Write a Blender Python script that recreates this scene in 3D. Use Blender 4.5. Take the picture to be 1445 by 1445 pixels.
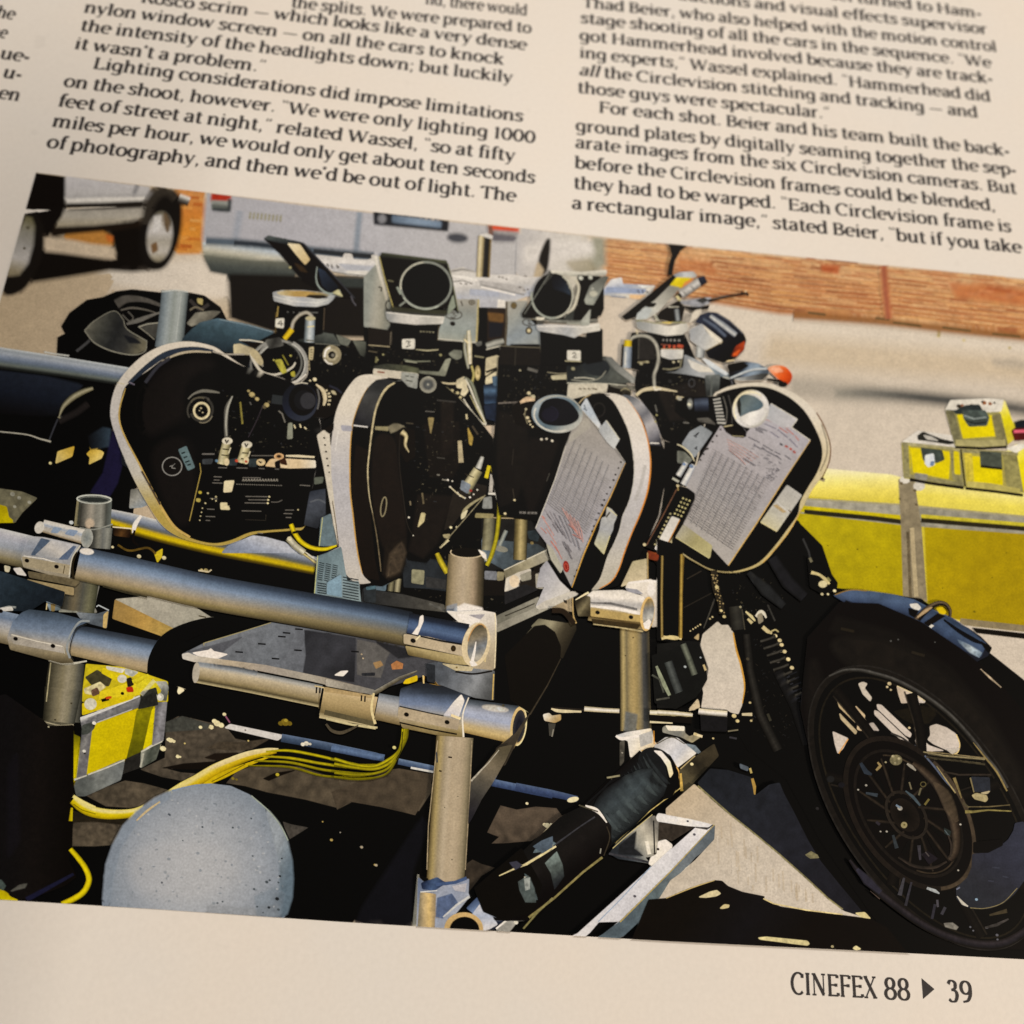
import bpy, math, random
import numpy as np
from mathutils import Vector, Matrix, geometry

for o_ in list(bpy.data.objects):
    bpy.data.objects.remove(o_)
scene = bpy.context.scene
rng = np.random.default_rng(7)
random.seed(7)

# ---------------------------------------------------------------- camera
# The page lies on z = 0 (x to the right of the page, y up the page, metres).
F = 1331.4                      # focal length for a picture 1445 wide
DH = np.array([0.99409328, 0.08654448, 0.0654874])     # page right, seen from the camera (x right, y down, z ahead)
DV = np.array([0.05978181, -0.94027344, 0.33512982])   # page up
NN = np.cross(DH, DV)                                   # page normal, towards the camera
DIST = 0.135                    # camera to page along the view axis
C_PAGE = np.array([-DH[2], -DV[2], -NN[2]]) * DIST      # camera position in page coordinates
R_PAGE = np.stack([DH, DV, NN])                         # camera vector -> page vector

cam = bpy.data.cameras.new('camera')
cam_o = bpy.data.objects.new('camera', cam)
scene.collection.objects.link(cam_o)
cx_, cy_, cz_ = R_PAGE @ [1, 0, 0], R_PAGE @ [0, -1, 0], R_PAGE @ [0, 0, -1]
M4 = Matrix(((cx_[0], cy_[0], cz_[0], C_PAGE[0]), (cx_[1], cy_[1], cz_[1], C_PAGE[1]),
             (cx_[2], cy_[2], cz_[2], C_PAGE[2]), (0, 0, 0, 1)))
cam_o.matrix_world = M4
cam.sensor_fit = 'HORIZONTAL'
cam.sensor_width = 36.0
cam.lens = 36.0 * F / 1445.0
cam.clip_start = 0.005
cam.clip_end = 20.0
cam.dof.use_dof = True
cam.dof.focus_distance = 0.1235
cam.dof.aperture_fstop = cam.lens / 2.1
cam.dof.aperture_blades = 0
scene.camera = cam_o

# ---------------------------------------------------------------- light
world = bpy.data.worlds.new('World')
scene.world = world
world.use_nodes = True
bg = world.node_tree.nodes['Background']
bg.inputs[0].default_value = (1.0, 0.90, 0.80, 1)
bg.inputs[1].default_value = 0.17

def lamp(name, loc, target, power, size, col, spread=180):
    l = bpy.data.lights.new(name, 'AREA')
    l.shape = 'DISK'; l.size = size; l.energy = power; l.color = col
    l.spread = math.radians(spread)
    ob = bpy.data.objects.new(name, l)
    ob.location = loc
    ob.rotation_euler = (Vector(target) - Vector(loc)).to_track_quat('-Z', 'Y').to_euler()
    scene.collection.objects.link(ob)
    return ob
lamp('ceiling_lamp', (0.10, 0.75, 1.05), (0.0, 0.03, 0), 7.8, 0.40, (1.0, 0.905, 0.80))
lamp('desk_lamp', (1.20, -0.38, 0.44), (0.0, -0.02, 0), 22, 0.22, (1.0, 0.815, 0.625))

scene.view_settings.view_transform = 'Standard'
scene.view_settings.look = 'None'
scene.view_settings.exposure = 0.0
scene.view_settings.gamma = 1.0
scene.view_settings.use_curve_mapping = False
scene.render.engine = 'CYCLES'
scene.cycles.max_bounces = 6

# ---------------------------------------------------------------- page shape
def bend(x, y=0.0):
    """height of the sheet: nearly flat, with a dip added beside the left column to darken it"""
    x = np.asarray(x, float); y = np.asarray(y, float)
    z = 0.0006 * (np.clip(x, -0.09, 0.2) / 0.075) ** 2
    t = np.clip((-0.048 - x) / 0.072, 0, 1)
    k = 1 - 0.75 * np.clip((y - 0.045) / 0.04, 0, 1)
    return z - SHADE_DIP * k * t * t * (3 - 2 * t)
SHADE_DIP = 0.0125  # depth of the added dip that turns the left side into shade

def to_page(px, h):
    """image position of the print (in the photograph's pixels) -> place on the bent sheet, h above it"""
    px = np.asarray(px, float).reshape(-1, 2)
    r = np.stack([(px[:, 0] - 722.5) / F, (px[:, 1] - 722.5) / F, np.ones(len(px))], 1) @ R_PAGE.T
    z = np.full(len(px), float(h))
    for _ in range(14):
        t = (z - C_PAGE[2]) / r[:, 2]
        z = bend(C_PAGE[0] + t * r[:, 0], C_PAGE[1] + t * r[:, 1]) + h
    t = (z - C_PAGE[2]) / r[:, 2]
    return C_PAGE + r * t[:, None]

# ---------------------------------------------------------------- colours and ink
PAPER = np.array([0.80, 0.785, 0.755])
def lin(c):
    c = np.asarray(c, float)
    return np.where(c <= 0.04045, c / 12.92, ((c + 0.055) / 1.055) ** 2.4)
_hexc = {}
def hx(s):
    if not isinstance(s, str):
        return np.asarray(s, float)
    if s not in _hexc:
        c = np.array([int(s[i:i + 2], 16) / 255 for i in (0, 2, 4)])
        if c[2] > 0.8 * c[0]:                 # the press prints blues and greens dull
            g_ = c @ [0.3, 0.55, 0.15]; c = g_ + (c - g_) * 0.66
        _hexc[s] = np.clip(0.42 + (c - 0.42) * 1.12, 0.012, 1)     # the print is contrasty
    return _hexc[s]
LIT = lin(hx('e2d5c3')) / PAPER          # how the room's light tints blank paper
def ink_rgb(srgb):                       # ink reflectance for a colour as it reads under that light
    return np.clip(lin(srgb) / LIT, 0.0, 0.93)

def nt_new(name):
    m = bpy.data.materials.new(name); m.use_nodes = True
    return m, m.node_tree, m.node_tree.nodes['Principled BSDF']

def ink_material():
    m, nt, b = nt_new('printed_ink')
    N, L = nt.nodes, nt.links
    at = N.new('ShaderNodeAttribute'); at.attribute_name = 'ink'
    geo = N.new('ShaderNodeNewGeometry')
    n1 = N.new('ShaderNodeTexNoise'); n1.inputs['Scale'].default_value = 3800; n1.inputs['Detail'].default_value = 2
    n2 = N.new('ShaderNodeTexNoise'); n2.inputs['Scale'].default_value = 900; n2.inputs['Detail'].default_value = 3
    L.new(geo.outputs['Position'], n1.inputs['Vector']); L.new(geo.outputs['Position'], n2.inputs['Vector'])
    a = N.new('ShaderNodeMath'); a.operation = 'MULTIPLY_ADD'
    a.inputs[1].default_value = 0.60; a.inputs[2].default_value = 0.70
    L.new(n1.outputs['Fac'], a.inputs[0])
    a2 = N.new('ShaderNodeMath'); a2.operation = 'MULTIPLY_ADD'
    a2.inputs[1].default_value = 0.16; a2.inputs[2].default_value = 0.92
    L.new(n2.outputs['Fac'], a2.inputs[0])
    mu = N.new('ShaderNodeMath'); mu.operation = 'MULTIPLY'
    L.new(a.outputs[0], mu.inputs[0]); L.new(a2.outputs[0], mu.inputs[1])
    vm = N.new('ShaderNodeVectorMath'); vm.operation = 'SCALE'
    L.new(at.outputs['Color'], vm.inputs[0]); L.new(mu.outputs[0], vm.inputs['Scale'])
    L.new(vm.outputs[0], b.inputs['Base Color'])
    b.inputs['Roughness'].default_value = 0.5
    b.inputs['Specular IOR Level'].default_value = 0.07
    return m
def text_material():
    m, nt, b = nt_new('black_text_ink')
    N, L = nt.nodes, nt.links
    geo = N.new('ShaderNodeNewGeometry')
    n1 = N.new('ShaderNodeTexNoise'); n1.inputs['Scale'].default_value = 2500
    L.new(geo.outputs['Position'], n1.inputs['Vector'])
    cr = N.new('ShaderNodeValToRGB')
    cr.color_ramp.elements[0].color = (0.028, 0.026, 0.028, 1); cr.color_ramp.elements[1].color = (0.055, 0.051, 0.053, 1)
    L.new(n1.outputs['Fac'], cr.inputs[0]); L.new(cr.outputs[0], b.inputs['Base Color'])
    b.inputs['Roughness'].default_value = 0.5; b.inputs['Specular IOR Level'].default_value = 0.15
    return m
def paper_material():
    m, nt, b = nt_new('coated_paper')
    N, L = nt.nodes, nt.links
    geo = N.new('ShaderNodeNewGeometry')
    n1 = N.new('ShaderNodeTexNoise'); n1.inputs['Scale'].default_value = 38; n1.inputs['Detail'].default_value = 4
    n2 = N.new('ShaderNodeTexNoise'); n2.inputs['Scale'].default_value = 1600; n2.inputs['Detail'].default_value = 2
    n3 = N.new('ShaderNodeTexNoise'); n3.inputs['Scale'].default_value = 330; n3.inputs['Detail'].default_value = 1
    for n in (n1, n2, n3): L.new(geo.outputs['Position'], n.inputs['Vector'])
    cr = N.new('ShaderNodeValToRGB')
    cr.color_ramp.elements[0].position = 0.35; cr.color_ramp.elements[0].color = (0.795, 0.785, 0.765, 1)
    cr.color_ramp.elements[1].position = 0.65; cr.color_ramp.elements[1].color = (0.815, 0.785, 0.745, 1)
    L.new(n1.outputs['Fac'], cr.inputs[0])
    m1 = N.new('ShaderNodeMapRange'); m1.inputs[3].default_value = 0.955; m1.inputs[4].default_value = 1.045
    L.new(n2.outputs['Fac'], m1.inputs[0])
    sp = N.new('ShaderNodeMapRange')         # faint specks of show-through
    sp.inputs[1].default_value = 0.20; sp.inputs[2].default_value = 0.27; sp.inputs[3].default_value = 0.95; sp.inputs[4].default_value = 1.0
    L.new(n3.outputs['Fac'], sp.inputs[0])
    mu = N.new('ShaderNodeMath'); mu.operation = 'MULTIPLY'
    L.new(m1.outputs[0], mu.inputs[0]); L.new(sp.outputs[0], mu.inputs[1])
    vm = N.new('ShaderNodeVectorMath'); vm.operation = 'SCALE'
    L.new(cr.outputs[0], vm.inputs[0]); L.new(mu.outputs[0], vm.inputs['Scale'])
    L.new(vm.outputs[0], b.inputs['Base Color'])
    b.inputs['Roughness'].default_value = 0.42; b.inputs['Specular IOR Level'].default_value = 0.22
    bp = N.new('ShaderNodeBump'); bp.inputs['Strength'].default_value = 0.04; bp.inputs['Distance'].default_value = 0.0002
    L.new(n2.outputs['Fac'], bp.inputs['Height']); L.new(bp.outputs[0], b.inputs['Normal'])
    return m
INK, TXT, PAP = ink_material(), text_material(), paper_material()

# ---------------------------------------------------------------- parts
STEP = 2.0e-6                    # one layer of ink
BUF = {}                         # key -> dict(verts, cols, faces)
PART_INFO = {}                   # key -> (name, label)
CUR = [None]
def part(key, name, label=None):
    PART_INFO[key] = (name, label)
    BUF.setdefault(key, dict(v=[], c=[], f=[], n=0))
    CUR[0] = key
def o(key, label=None):
    """draw into this part ('rig') or sub-part ('rig/clamp:2')"""
    if key not in BUF:
        nm = key.split('/')[-1].split(':')[0]
        BUF[key] = dict(v=[], c=[], f=[], n=0); PART_INFO[key] = (nm, label)
    elif label:
        PART_INFO[key] = (PART_INFO[key][0], label)
    CUR[0] = key

FR = [0.0, 0.0, 1.0]
FRAMES = dict(A=(0, 230), B=(270, 260), C=(520, 300), D=(800, 320), F=(0, 470), G=(230, 480), H=(440, 520), I=(680, 540),
              J=(900, 520), K=(0, 690), L=(230, 780), M=(460, 760), N=(700, 780), O=(940, 760), P=(1145, 780),
              Q=(0, 980), R=(230, 1020), S=(480, 1020), T=(740, 1000), U=(940, 1060), W=(1145, 1060))
def fr(k):
    if k == 'px': FR[:] = [0, 0, 1.0]
    elif k == 'E': FR[:] = [1100, 350, 1445 / 345]
    else: FR[:] = [FRAMES[k][0], FRAMES[k][1], 1445 / 300]
def X(pts):
    return np.asarray(pts, float).reshape(-1, 2) / FR[2] + [FR[0], FR[1]]
FEM = [1.0]
def W(w): return np.asarray(w, float) / FR[2]

# the printed picture's edges, measured
TOPX = [-400, 51, 270, 536, 820, 1100, 1445, 1700]; TOPY = [191, 243.5, 269.2, 300, 331, 359.5, 393, 417]
BOTX = [-400, 0, 230, 480, 780, 940, 1240, 1445, 1700]; BOTY = [1246, 1269.5, 1283.6, 1300.8, 1318.6, 1328, 1342.8, 1353.7, 1366]
LEFTY = [200, 243.5, 414.8, 1300]; LEFTX = [63, 51, 3, -245]
RIGHTX = 1535
def clamp_px(p):
    p = p.copy()
    p[:, 1] = np.clip(p[:, 1], np.interp(p[:, 0], TOPX, TOPY), np.interp(p[:, 0], BOTX, BOTY))
    p[:, 0] = np.clip(p[:, 0], np.interp(p[:, 1], LEFTY, LEFTX), RIGHTX)
    return p

# smooth value noise over the print
_ng = rng.random((6, 97, 97))
def vnoise(p, cell, k=0):
    q = p / cell; i = np.floor(q).astype(int); f = q - i; f = f * f * (3 - 2 * f); i %= 96
    g = _ng[k % 6]
    a = g[i[:, 0], i[:, 1]]; b = g[i[:, 0] + 1, i[:, 1]]; c = g[i[:, 0], i[:, 1] + 1]; d = g[i[:, 0] + 1, i[:, 1] + 1]
    return (a * (1 - f[:, 0]) + b * f[:, 0]) * (1 - f[:, 1]) + (c * (1 - f[:, 0]) + d * f[:, 0]) * f[:, 1] - 0.5
_nk = [0]
def noise_rgb(p, amp):
    _nk[0] += 1
    n = vnoise(p + _nk[0] * 37.3, 3.1, _nk[0]) + 0.45 * vnoise(p + _nk[0] * 11.7, 11.0, _nk[0] + 1) + 0.3 * vnoise(p + _nk[0] * 5.1, 37.0, _nk[0] + 2)
    return (1 + amp * n)[:, None]

TONE = [1.0]          # density of the next inks
CELL = 4
LEVEL = np.zeros((520, 460), np.int32)
def emit(p, rgb, alpha, faces, clip=True):
    """p: pixel positions, rgb: srgb colours 0..1, faces: index lists"""
    if len(faces) == 0: return
    p = np.asarray(p, float)
    if clip: p = clamp_px(p)
    ii = np.clip(((p + [300, 100]) / CELL).astype(int), 0, [519, 459])
    cells = []
    top = 0
    for f in faces:
        q = ii[list(f)]
        a, b = q.min(0), q.max(0) + 1
        cells.append((a, b))
        top = max(top, LEVEL[a[0]:b[0], a[1]:b[1]].max())
    lv = top + 1
    for a, b in cells:
        LEVEL[a[0]:b[0], a[1]:b[1]] = lv
    rgb = np.clip(np.broadcast_to(rgb, (len(p), 3)) * TONE[0], 0, 1)
    alpha = np.broadcast_to(np.asarray(alpha, float).ravel(), (len(p),))
    if alpha.min() < 0.999:                       # soft edges: ease into the ink already lying there
        jj = np.clip(np.round(p + CANVAS_OFF).astype(int), 0, [CANVAS.shape[1] - 1, CANVAS.shape[0] - 1])
        rgb = rgb * alpha[:, None] + CANVAS[jj[:, 1], jj[:, 0]] * (1 - alpha[:, None])
    tri = [(f[0], f[i], f[i + 1]) for f in faces for i in range(1, len(f) - 1)]
    remember(p, rgb, np.array(tri))
    P = to_page(p, 10e-6 + STEP * lv)
    B = BUF[CUR[0]]
    B['v'].append(P); B['c'].append(np.concatenate([ink_rgb(rgb), np.ones((len(p), 1))], 1))
    B['f'].extend([[int(i) + B['n'] for i in f] for f in faces])
    B['n'] += len(p)

CANVAS_OFF = np.array([260.0, 20.0])
CANVAS = np.tile(hx('c9b79d'), (1420, 1830, 1))
_bary = {}
def remember(p, rgb, tri):
    a, b, c = p[tri[:, 0]], p[tri[:, 1]], p[tri[:, 2]]
    ln_ = np.maximum(np.linalg.norm(b - a, axis=1), np.maximum(np.linalg.norm(c - a, axis=1), np.linalg.norm(c - b, axis=1)))
    kk = np.clip(np.ceil(ln_ / 0.75).astype(int), 1, 64)
    for k in np.unique(kk):
        if k not in _bary:
            _bary[k] = np.array([(i, j, k - i - j) for i in range(k + 1) for j in range(k + 1 - i)], float) / k
        w = _bary[k]; t = tri[kk == k]
        q = np.einsum('sk,tkd->tsd', w, p[t]).reshape(-1, 2); col = np.einsum('sk,tkd->tsd', w, rgb[t]).reshape(-1, 3)
        jj = np.clip(np.round(q + CANVAS_OFF).astype(int), 0, [CANVAS.shape[1] - 1, CANVAS.shape[0] - 1])
        CANVAS[jj[:, 1], jj[:, 0]] = col

def crm(pts, n=6, closed=False, vals=None):
    """Catmull-Rom through pts"""
    pts = np.asarray(pts, float)
    m = len(pts)
    if m < 3 and not closed:
        t = np.linspace(0, 1, n + 1)[:, None]
        return pts[0] * (1 - t) + pts[-1] * t
    out = []
    segs = m if closed else m - 1
    for i in range(segs):
        if closed: a, b, c, d = pts[(i - 1) % m], pts[i], pts[(i + 1) % m], pts[(i + 2) % m]
        else:
            b, c = pts[i], pts[i + 1]
            a = pts[i - 1] if i else 2 * b - c
            d = pts[i + 2] if i + 2 < m else 2 * c - b
        for k in range(n):
            t = k / n
            out.append(0.5 * ((2 * b) + (c - a) * t + (2 * a - 5 * b + 4 * c - d) * t * t + (3 * b - a - 3 * c + d) * t ** 3))
    if not closed: out.append(pts[-1])
    return np.array(out)

def densify(pts, step):
    out = []
    m = len(pts)
    for i in range(m):
        a, b = pts[i], pts[(i + 1) % m]
        k = max(1, int(np.linalg.norm(b - a) / step))
        for j in range(k): out.append(a + (b - a) * j / k)
    return np.array(out)

def colour_at(p, col, g):
    if g is None:
        return np.tile(hx(col), (len(p), 1))
    a, b = X([g[0]])[0], X([g[1]])[0]
    st = g[2]
    if len(g) > 3 and g[3] == 'r':                       # radial from a, reaching b
        t = np.linalg.norm(p - a, axis=1) / max(1e-6, np.linalg.norm(b - a))
    else:
        t = ((p - a) @ (b - a)) / max(1e-6, (b - a) @ (b - a))
    pos = np.linspace(0, 1, len(st)); cs = np.array([hx(s) for s in st])
    return np.stack([np.interp(np.clip(t, 0, 1), pos, cs[:, k]) for k in range(3)], 1)

def outward(q):
    ar = 0.5 * np.sum(q[:, 0] * np.roll(q[:, 1], -1) - np.roll(q[:, 0], -1) * q[:, 1])
    nn = lambda e: np.stack([e[:, 1], -e[:, 0]], 1) / np.maximum(1e-9, np.linalg.norm(e, axis=1))[:, None]
    nv = nn(q - np.roll(q, 1, 0)) + nn(np.roll(q, -1, 0) - q)
    nv /= np.maximum(0.5, np.linalg.norm(nv, axis=1))[:, None]
    return -nv if ar < 0 else nv
SOFT = [0.9]
def round_corners(q, r):
    out = []
    m = len(q)
    for i in range(m):
        a, b, c = q[i - 1], q[i], q[(i + 1) % m]
        la, lc = np.linalg.norm(a - b), np.linalg.norm(c - b)
        if la < 0.3 or lc < 0.3: out.append(b); continue
        p0 = b + (a - b) / la * min(r, la * 0.3); p1 = b + (c - b) / lc * min(r, lc * 0.3)
        out += [p0, 0.25 * p0 + 0.5 * b + 0.25 * p1, p1]
    return np.array(out)
def P(col, pts, g=None, s=0, fe=0, n=0.10, sp=None, clip=True, a=1.0):
    """filled outline. g: gradient ((x,y),(x,y),[colours]); s: smooth outline; fe: soft edge width"""
    q = X(pts)
    if fe:                                            # the soft edge straddles the outline
        q = q - outward(q) * min(0.45 * float(W(fe)) * FEM[0], 0.12 * max(2.0, min(q.max(0) - q.min(0))))
    if s: q = crm(q, 5, True)
    elif not fe: q = round_corners(q, 1.6)
    soft = 0.0 if fe else SOFT[0]
    lo, hi = q.min(0), q.max(0)
    size = max(2.0, min(hi - lo))
    if sp is None: sp = min(9.0, max(2.2, size / 7))
    if lo[0] < 270: sp = min(sp, 5.0)
    q = densify(q, max(sp, 2.0))
    keep = [0]
    for i in range(1, len(q)):
        if np.linalg.norm(q[i] - q[keep[-1]]) > 0.05: keep.append(i)
    if np.linalg.norm(q[keep[-1]] - q[keep[0]]) < 0.05: keep.pop()
    q = q[keep]
    m = len(q)
    if m < 3: return
    gx, gy = np.meshgrid(np.arange(lo[0], hi[0] + sp, sp), np.arange(lo[1], hi[1] + sp, sp * 0.87))
    gx = gx + (np.arange(gx.shape[0]) % 2)[:, None] * sp * 0.5
    ip = np.stack([gx.ravel(), gy.ravel()], 1)
    x, y = ip[:, 0], ip[:, 1]
    ins = np.zeros(len(ip), bool); dmin = np.full(len(ip), 1e9)
    for i in range(m):
        a_, b_ = q[i], q[(i + 1) % m]
        if a_[1] != b_[1]:
            c = (a_[1] > y) != (b_[1] > y)
            xi = (b_[0] - a_[0]) * (y - a_[1]) / (b_[1] - a_[1]) + a_[0]
            ins ^= c & (x < xi)
        d = b_ - a_; t = np.clip(((ip - a_) @ d) / max(1e-9, d @ d), 0, 1)
        dmin = np.minimum(dmin, ((ip - a_ - t[:, None] * d) ** 2).sum(1))
    ip = ip[ins & (dmin > (0.35 * sp) ** 2)]
    vin = [Vector(v) for v in np.concatenate([q, ip])]
    r = geometry.delaunay_2d_cdt(vin, [(i, (i + 1) % m) for i in range(m)], [list(range(m))], 1, 1e-5)
    v = np.array([tuple(w) for w in r[0]]); f = [list(t) for t in r[2]]
    rgb = colour_at(v, col, g) * (noise_rgb(v, n) if n else 1)
    al = np.full(len(v), float(a))
    if fe or soft:
        fw = float(W(fe)) * FEM[0] if fe else soft
        nv = outward(q)
        b0 = len(v)
        if soft: fw = min(fw, 0.25 * size)
        v = np.concatenate([v, q, q + nv * fw])
        rq = colour_at(q, col, g)
        rgb = np.concatenate([rgb, rq, rq]); al = np.concatenate([al, np.full(m, float(a)), np.zeros(m)])
        f += [[b0 + i, b0 + (i + 1) % m, b0 + m + (i + 1) % m, b0 + m + i] for i in range(m)]
    emit(v, rgb, al, f, clip)

def S(col, pts, w, s=0, closed=False, fe=0, n=0.08, clip=True, a=1.0, seg=None):
    """line or tube. col: one colour, or a list of colours across it; w: width, or widths along it; s: smooth"""
    q = X(pts)
    m0 = len(q)
    w = np.atleast_1d(W(w))
    wl = np.interp(np.linspace(0, 1, m0), np.linspace(0, 1, len(w)), w)
    if s:
        e = crm(np.concatenate([q, wl[:, None]], 1), 6, closed)
        q, wl = e[:, :2], np.maximum(0.05, e[:, 2])
    st = seg or max(2.5, wl.max() * 0.6 if isinstance(col, str) else min(10, max(3, wl.max() / 4)))
    if q[:, 0].min() < 270: st = min(st, 5.0)
    Q, Wd = [], []
    cnt = len(q) if closed else len(q) - 1
    for i in range(cnt):
        a_, b_ = q[i], q[(i + 1) % len(q)]
        k = max(1, int(np.linalg.norm(b_ - a_) / st))
        for j in range(k):
            t = j / k; Q.append(a_ * (1 - t) + b_ * t); Wd.append(wl[i] * (1 - t) + wl[(i + 1) % len(q)] * t)
    if not closed: Q.append(q[-1]); Wd.append(wl[-1])
    Q, Wd = np.array(Q), np.array(Wd)
    if len(Q) < 2: return
    if closed: d = np.roll(Q, -1, 0) - np.roll(Q, 1, 0)
    else: d = np.gradient(Q, axis=0)
    d /= np.maximum(1e-9, np.linalg.norm(d, axis=1))[:, None]
    nv = np.stack([-d[:, 1], d[:, 0]], 1)         # first colour lies on the upper side of a line running right
    along = None
    if isinstance(col, list) and isinstance(col[0], list):      # several profiles, eased along the tube
        along, col = col, col[0]
    cols = [col] if isinstance(col, str) or not isinstance(col, (list, tuple)) else list(col)
    if len(cols) == 1: cols = cols * 2
    ts = np.linspace(-1, 1, len(cols)); al = [a] * len(cols)
    if not fe:
        f_ = min(0.9, 0.8 * SOFT[0] / max(0.3, wl.mean())); ts = ts * (1 - f_ * 0.6); f_ *= 1.4
        ts = np.concatenate([[ts[0] - f_], ts, [ts[-1] + f_]]); cols = [cols[0]] + cols + [cols[-1]]; al = [0] + al + [0]
    else:
        f_ = 2 * W(fe) * FEM[0] / max(0.1, wl.mean())
        ts = np.concatenate([[-1 - f_], ts, [1 + f_]]); cols = [cols[0]] + cols + [cols[-1]]; al = [0] + al + [0]
    K, Lr = len(ts), len(Q)
    v = (Q[:, None, :] + nv[:, None, :] * (ts[None, :, None] * Wd[:, None, None] / 2)).reshape(-1, 2)
    if len(cols) > 6: n = n * 0.5
    rgb = np.tile(np.array([hx(c) for c in cols]), (Lr, 1))
    if along:
        prof = np.array([[hx(c) for c in [a_[0]] + a_ + [a_[-1]]] for a_ in along])
        u = np.linspace(0, len(along) - 1, Lr); i0 = np.minimum(u.astype(int), len(along) - 2); w_ = (u - i0)[:, None, None]
        rgb = (prof[i0] * (1 - w_) + prof[i0 + 1] * w_).reshape(-1, 3)
    if n: rgb = rgb * noise_rgb(v, n)
    f = []
    for i in range(Lr if closed else Lr - 1):
        i2 = (i + 1) % Lr
        for k in range(K - 1): f.append([i * K + k, i2 * K + k, i2 * K + k + 1, i * K + k + 1])
    emit(v, rgb, np.tile(al, Lr), f, clip)

def ell(cx, cy, rx, ry, rot=0, a0=0, a1=360, k=40):
    t = np.radians(np.linspace(a0, a1, k + 1)); r = math.radians(rot)
    x, y = rx * np.cos(t), ry * np.sin(t)
    return np.stack([cx + x * math.cos(r) - y * math.sin(r), cy + x * math.sin(r) + y * math.cos(r)], 1)
def E(col, cx, cy, rx, ry=None, rot=0, g=None, fe=0, n=0.08, k=None, a=1.0):
    ry = rx if ry is None else ry
    big = max(W(rx), W(ry))
    k = k or int(min(56, max(10, big * 2)))
    if isinstance(col, (list, tuple)):                # colours from the middle outwards
        rings = np.linspace(0, 1, len(col)); v = [X([[cx, cy]])]; rgb = [hx(col[0])[None]]
        for rr, c in zip(rings[1:], col[1:]):
            q = X(ell(cx, cy, rx * rr, ry * rr, rot, k=k)[:-1]); v.append(q); rgb.append(np.tile(hx(c), (k, 1)))
        v = np.concatenate(v); rgb = np.concatenate(rgb) * noise_rgb(v, n); f = [[0, 1 + i, 1 + (i + 1) % k] for i in range(k)]
        for j in range(len(col) - 2):
            b0, b1 = 1 + j * k, 1 + (j + 1) * k
            f += [[b0 + i, b1 + i, b1 + (i + 1) % k, b0 + (i + 1) % k] for i in range(k)]
        emit(v, rgb, np.full(len(v), a), f)
    else:
        P(col, ell(cx, cy, rx, ry, rot, k=k)[:-1], g=g, fe=fe, n=n, a=a)
def R(col, cx, cy, rx, ry, w, rot=0, a0=0, a1=360, fe=0, n=0.08, k=44, a=1.0):
    q = ell(cx, cy, rx, ry, rot, a0, a1, k)
    full = abs(a1 - a0) >= 360
    S(col, q[:-1] if full else q, w, closed=full, fe=fe, n=n, a=a)
def D(col, *xyr):                                     # small round spots: x, y, radius, ...
    for i in range(0, len(xyr), 3): E(col, xyr[i], xyr[i + 1], xyr[i + 2] * 0.72, xyr[i + 2] * 0.58, rot=20, k=9, n=0.3)
def B(col, *segs, w=5):                               # many short bars: x0,y0,x1,y1, ...
    for i in range(0, len(segs), 4): S(col, [segs[i:i + 2], segs[i + 2:i + 4]], w, n=0.15)

def clutter(poly, n, cols=('2e2a22', '4a4436', '3a362c', '5c5646', '26231d', '6a6452', '35383c'), ang=0.12, l=(6, 22), w=(3, 8)):
    """small dim machine detail inside an outline"""
    q = np.asarray(poly, float); lo, hi = q.min(0), q.max(0); k = 0
    while k < n:
        p = lo + rng.random(2) * (hi - lo); ins = False
        for i in range(len(q)):
            a_, b_ = q[i], q[(i + 1) % len(q)]
            if (a_[1] > p[1]) != (b_[1] > p[1]) and p[0] < (b_[0] - a_[0]) * (p[1] - a_[1]) / (b_[1] - a_[1]) + a_[0]: ins = not ins
        if not ins: continue
        k += 1
        t = ang + (math.pi / 2 if rng.random() < 0.45 else 0) + rng.normal() * 0.12
        L = l[0] + rng.random() ** 2 * (l[1] - l[0]); d = np.array([math.cos(t), math.sin(t)]) * L
        S(cols[int(rng.random() * len(cols))], [tuple(p), tuple(p + d)], w[0] + rng.random() ** 2 * (w[1] - w[0]), n=0.35, a=0.45 + 0.5 * rng.random())
# ---------------------------------------------------------------- a hand-made book serif
XH, ASC, CAP, DSC = 500, 735, 680, -215
def arc(cx, cy, rx, ry, a0, a1, k=14):
    t = np.radians(np.linspace(a0, a1, k)); return [(cx + rx * math.cos(x), cy + ry * math.sin(x)) for x in t]
def stem(x, y0, y1, f=''):
    """f: b = foot serif, t = flag at the top left, T = serif both sides at the top, r = foot to the right only"""
    s = [('t', [(x, y0), (x, y1)])]
    if 'b' in f: s.append(('s', [(x - 92, y0 + 18), (x + 92, y0 + 18)]))
    if 'r' in f: s.append(('s', [(x, y0 + 18), (x + 100, y0 + 18)]))
    if 't' in f: s.append(('s', [(x - 100, y1 - 42), (x + 10, y1 - 18)]))
    if 'T' in f: s.append(('s', [(x - 92, y1 - 18), (x + 92, y1 - 18)]))
    return s
def cu(*p): return [('p', [tuple(v) for v in crm(np.array(p), 5)])]
def ln(*p): return [('p', list(p))]
def th(*p): return [('s', list(p))]
def tk(*p): return [('t', list(p))]
def bowl(cx, cy, rx, ry, a0=0, a1=360): return [('p', arc(cx, cy, rx, ry, a0, a1, 22))]
def dot(x, y, r=58): return [('d', [(x, y), r])]
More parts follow.
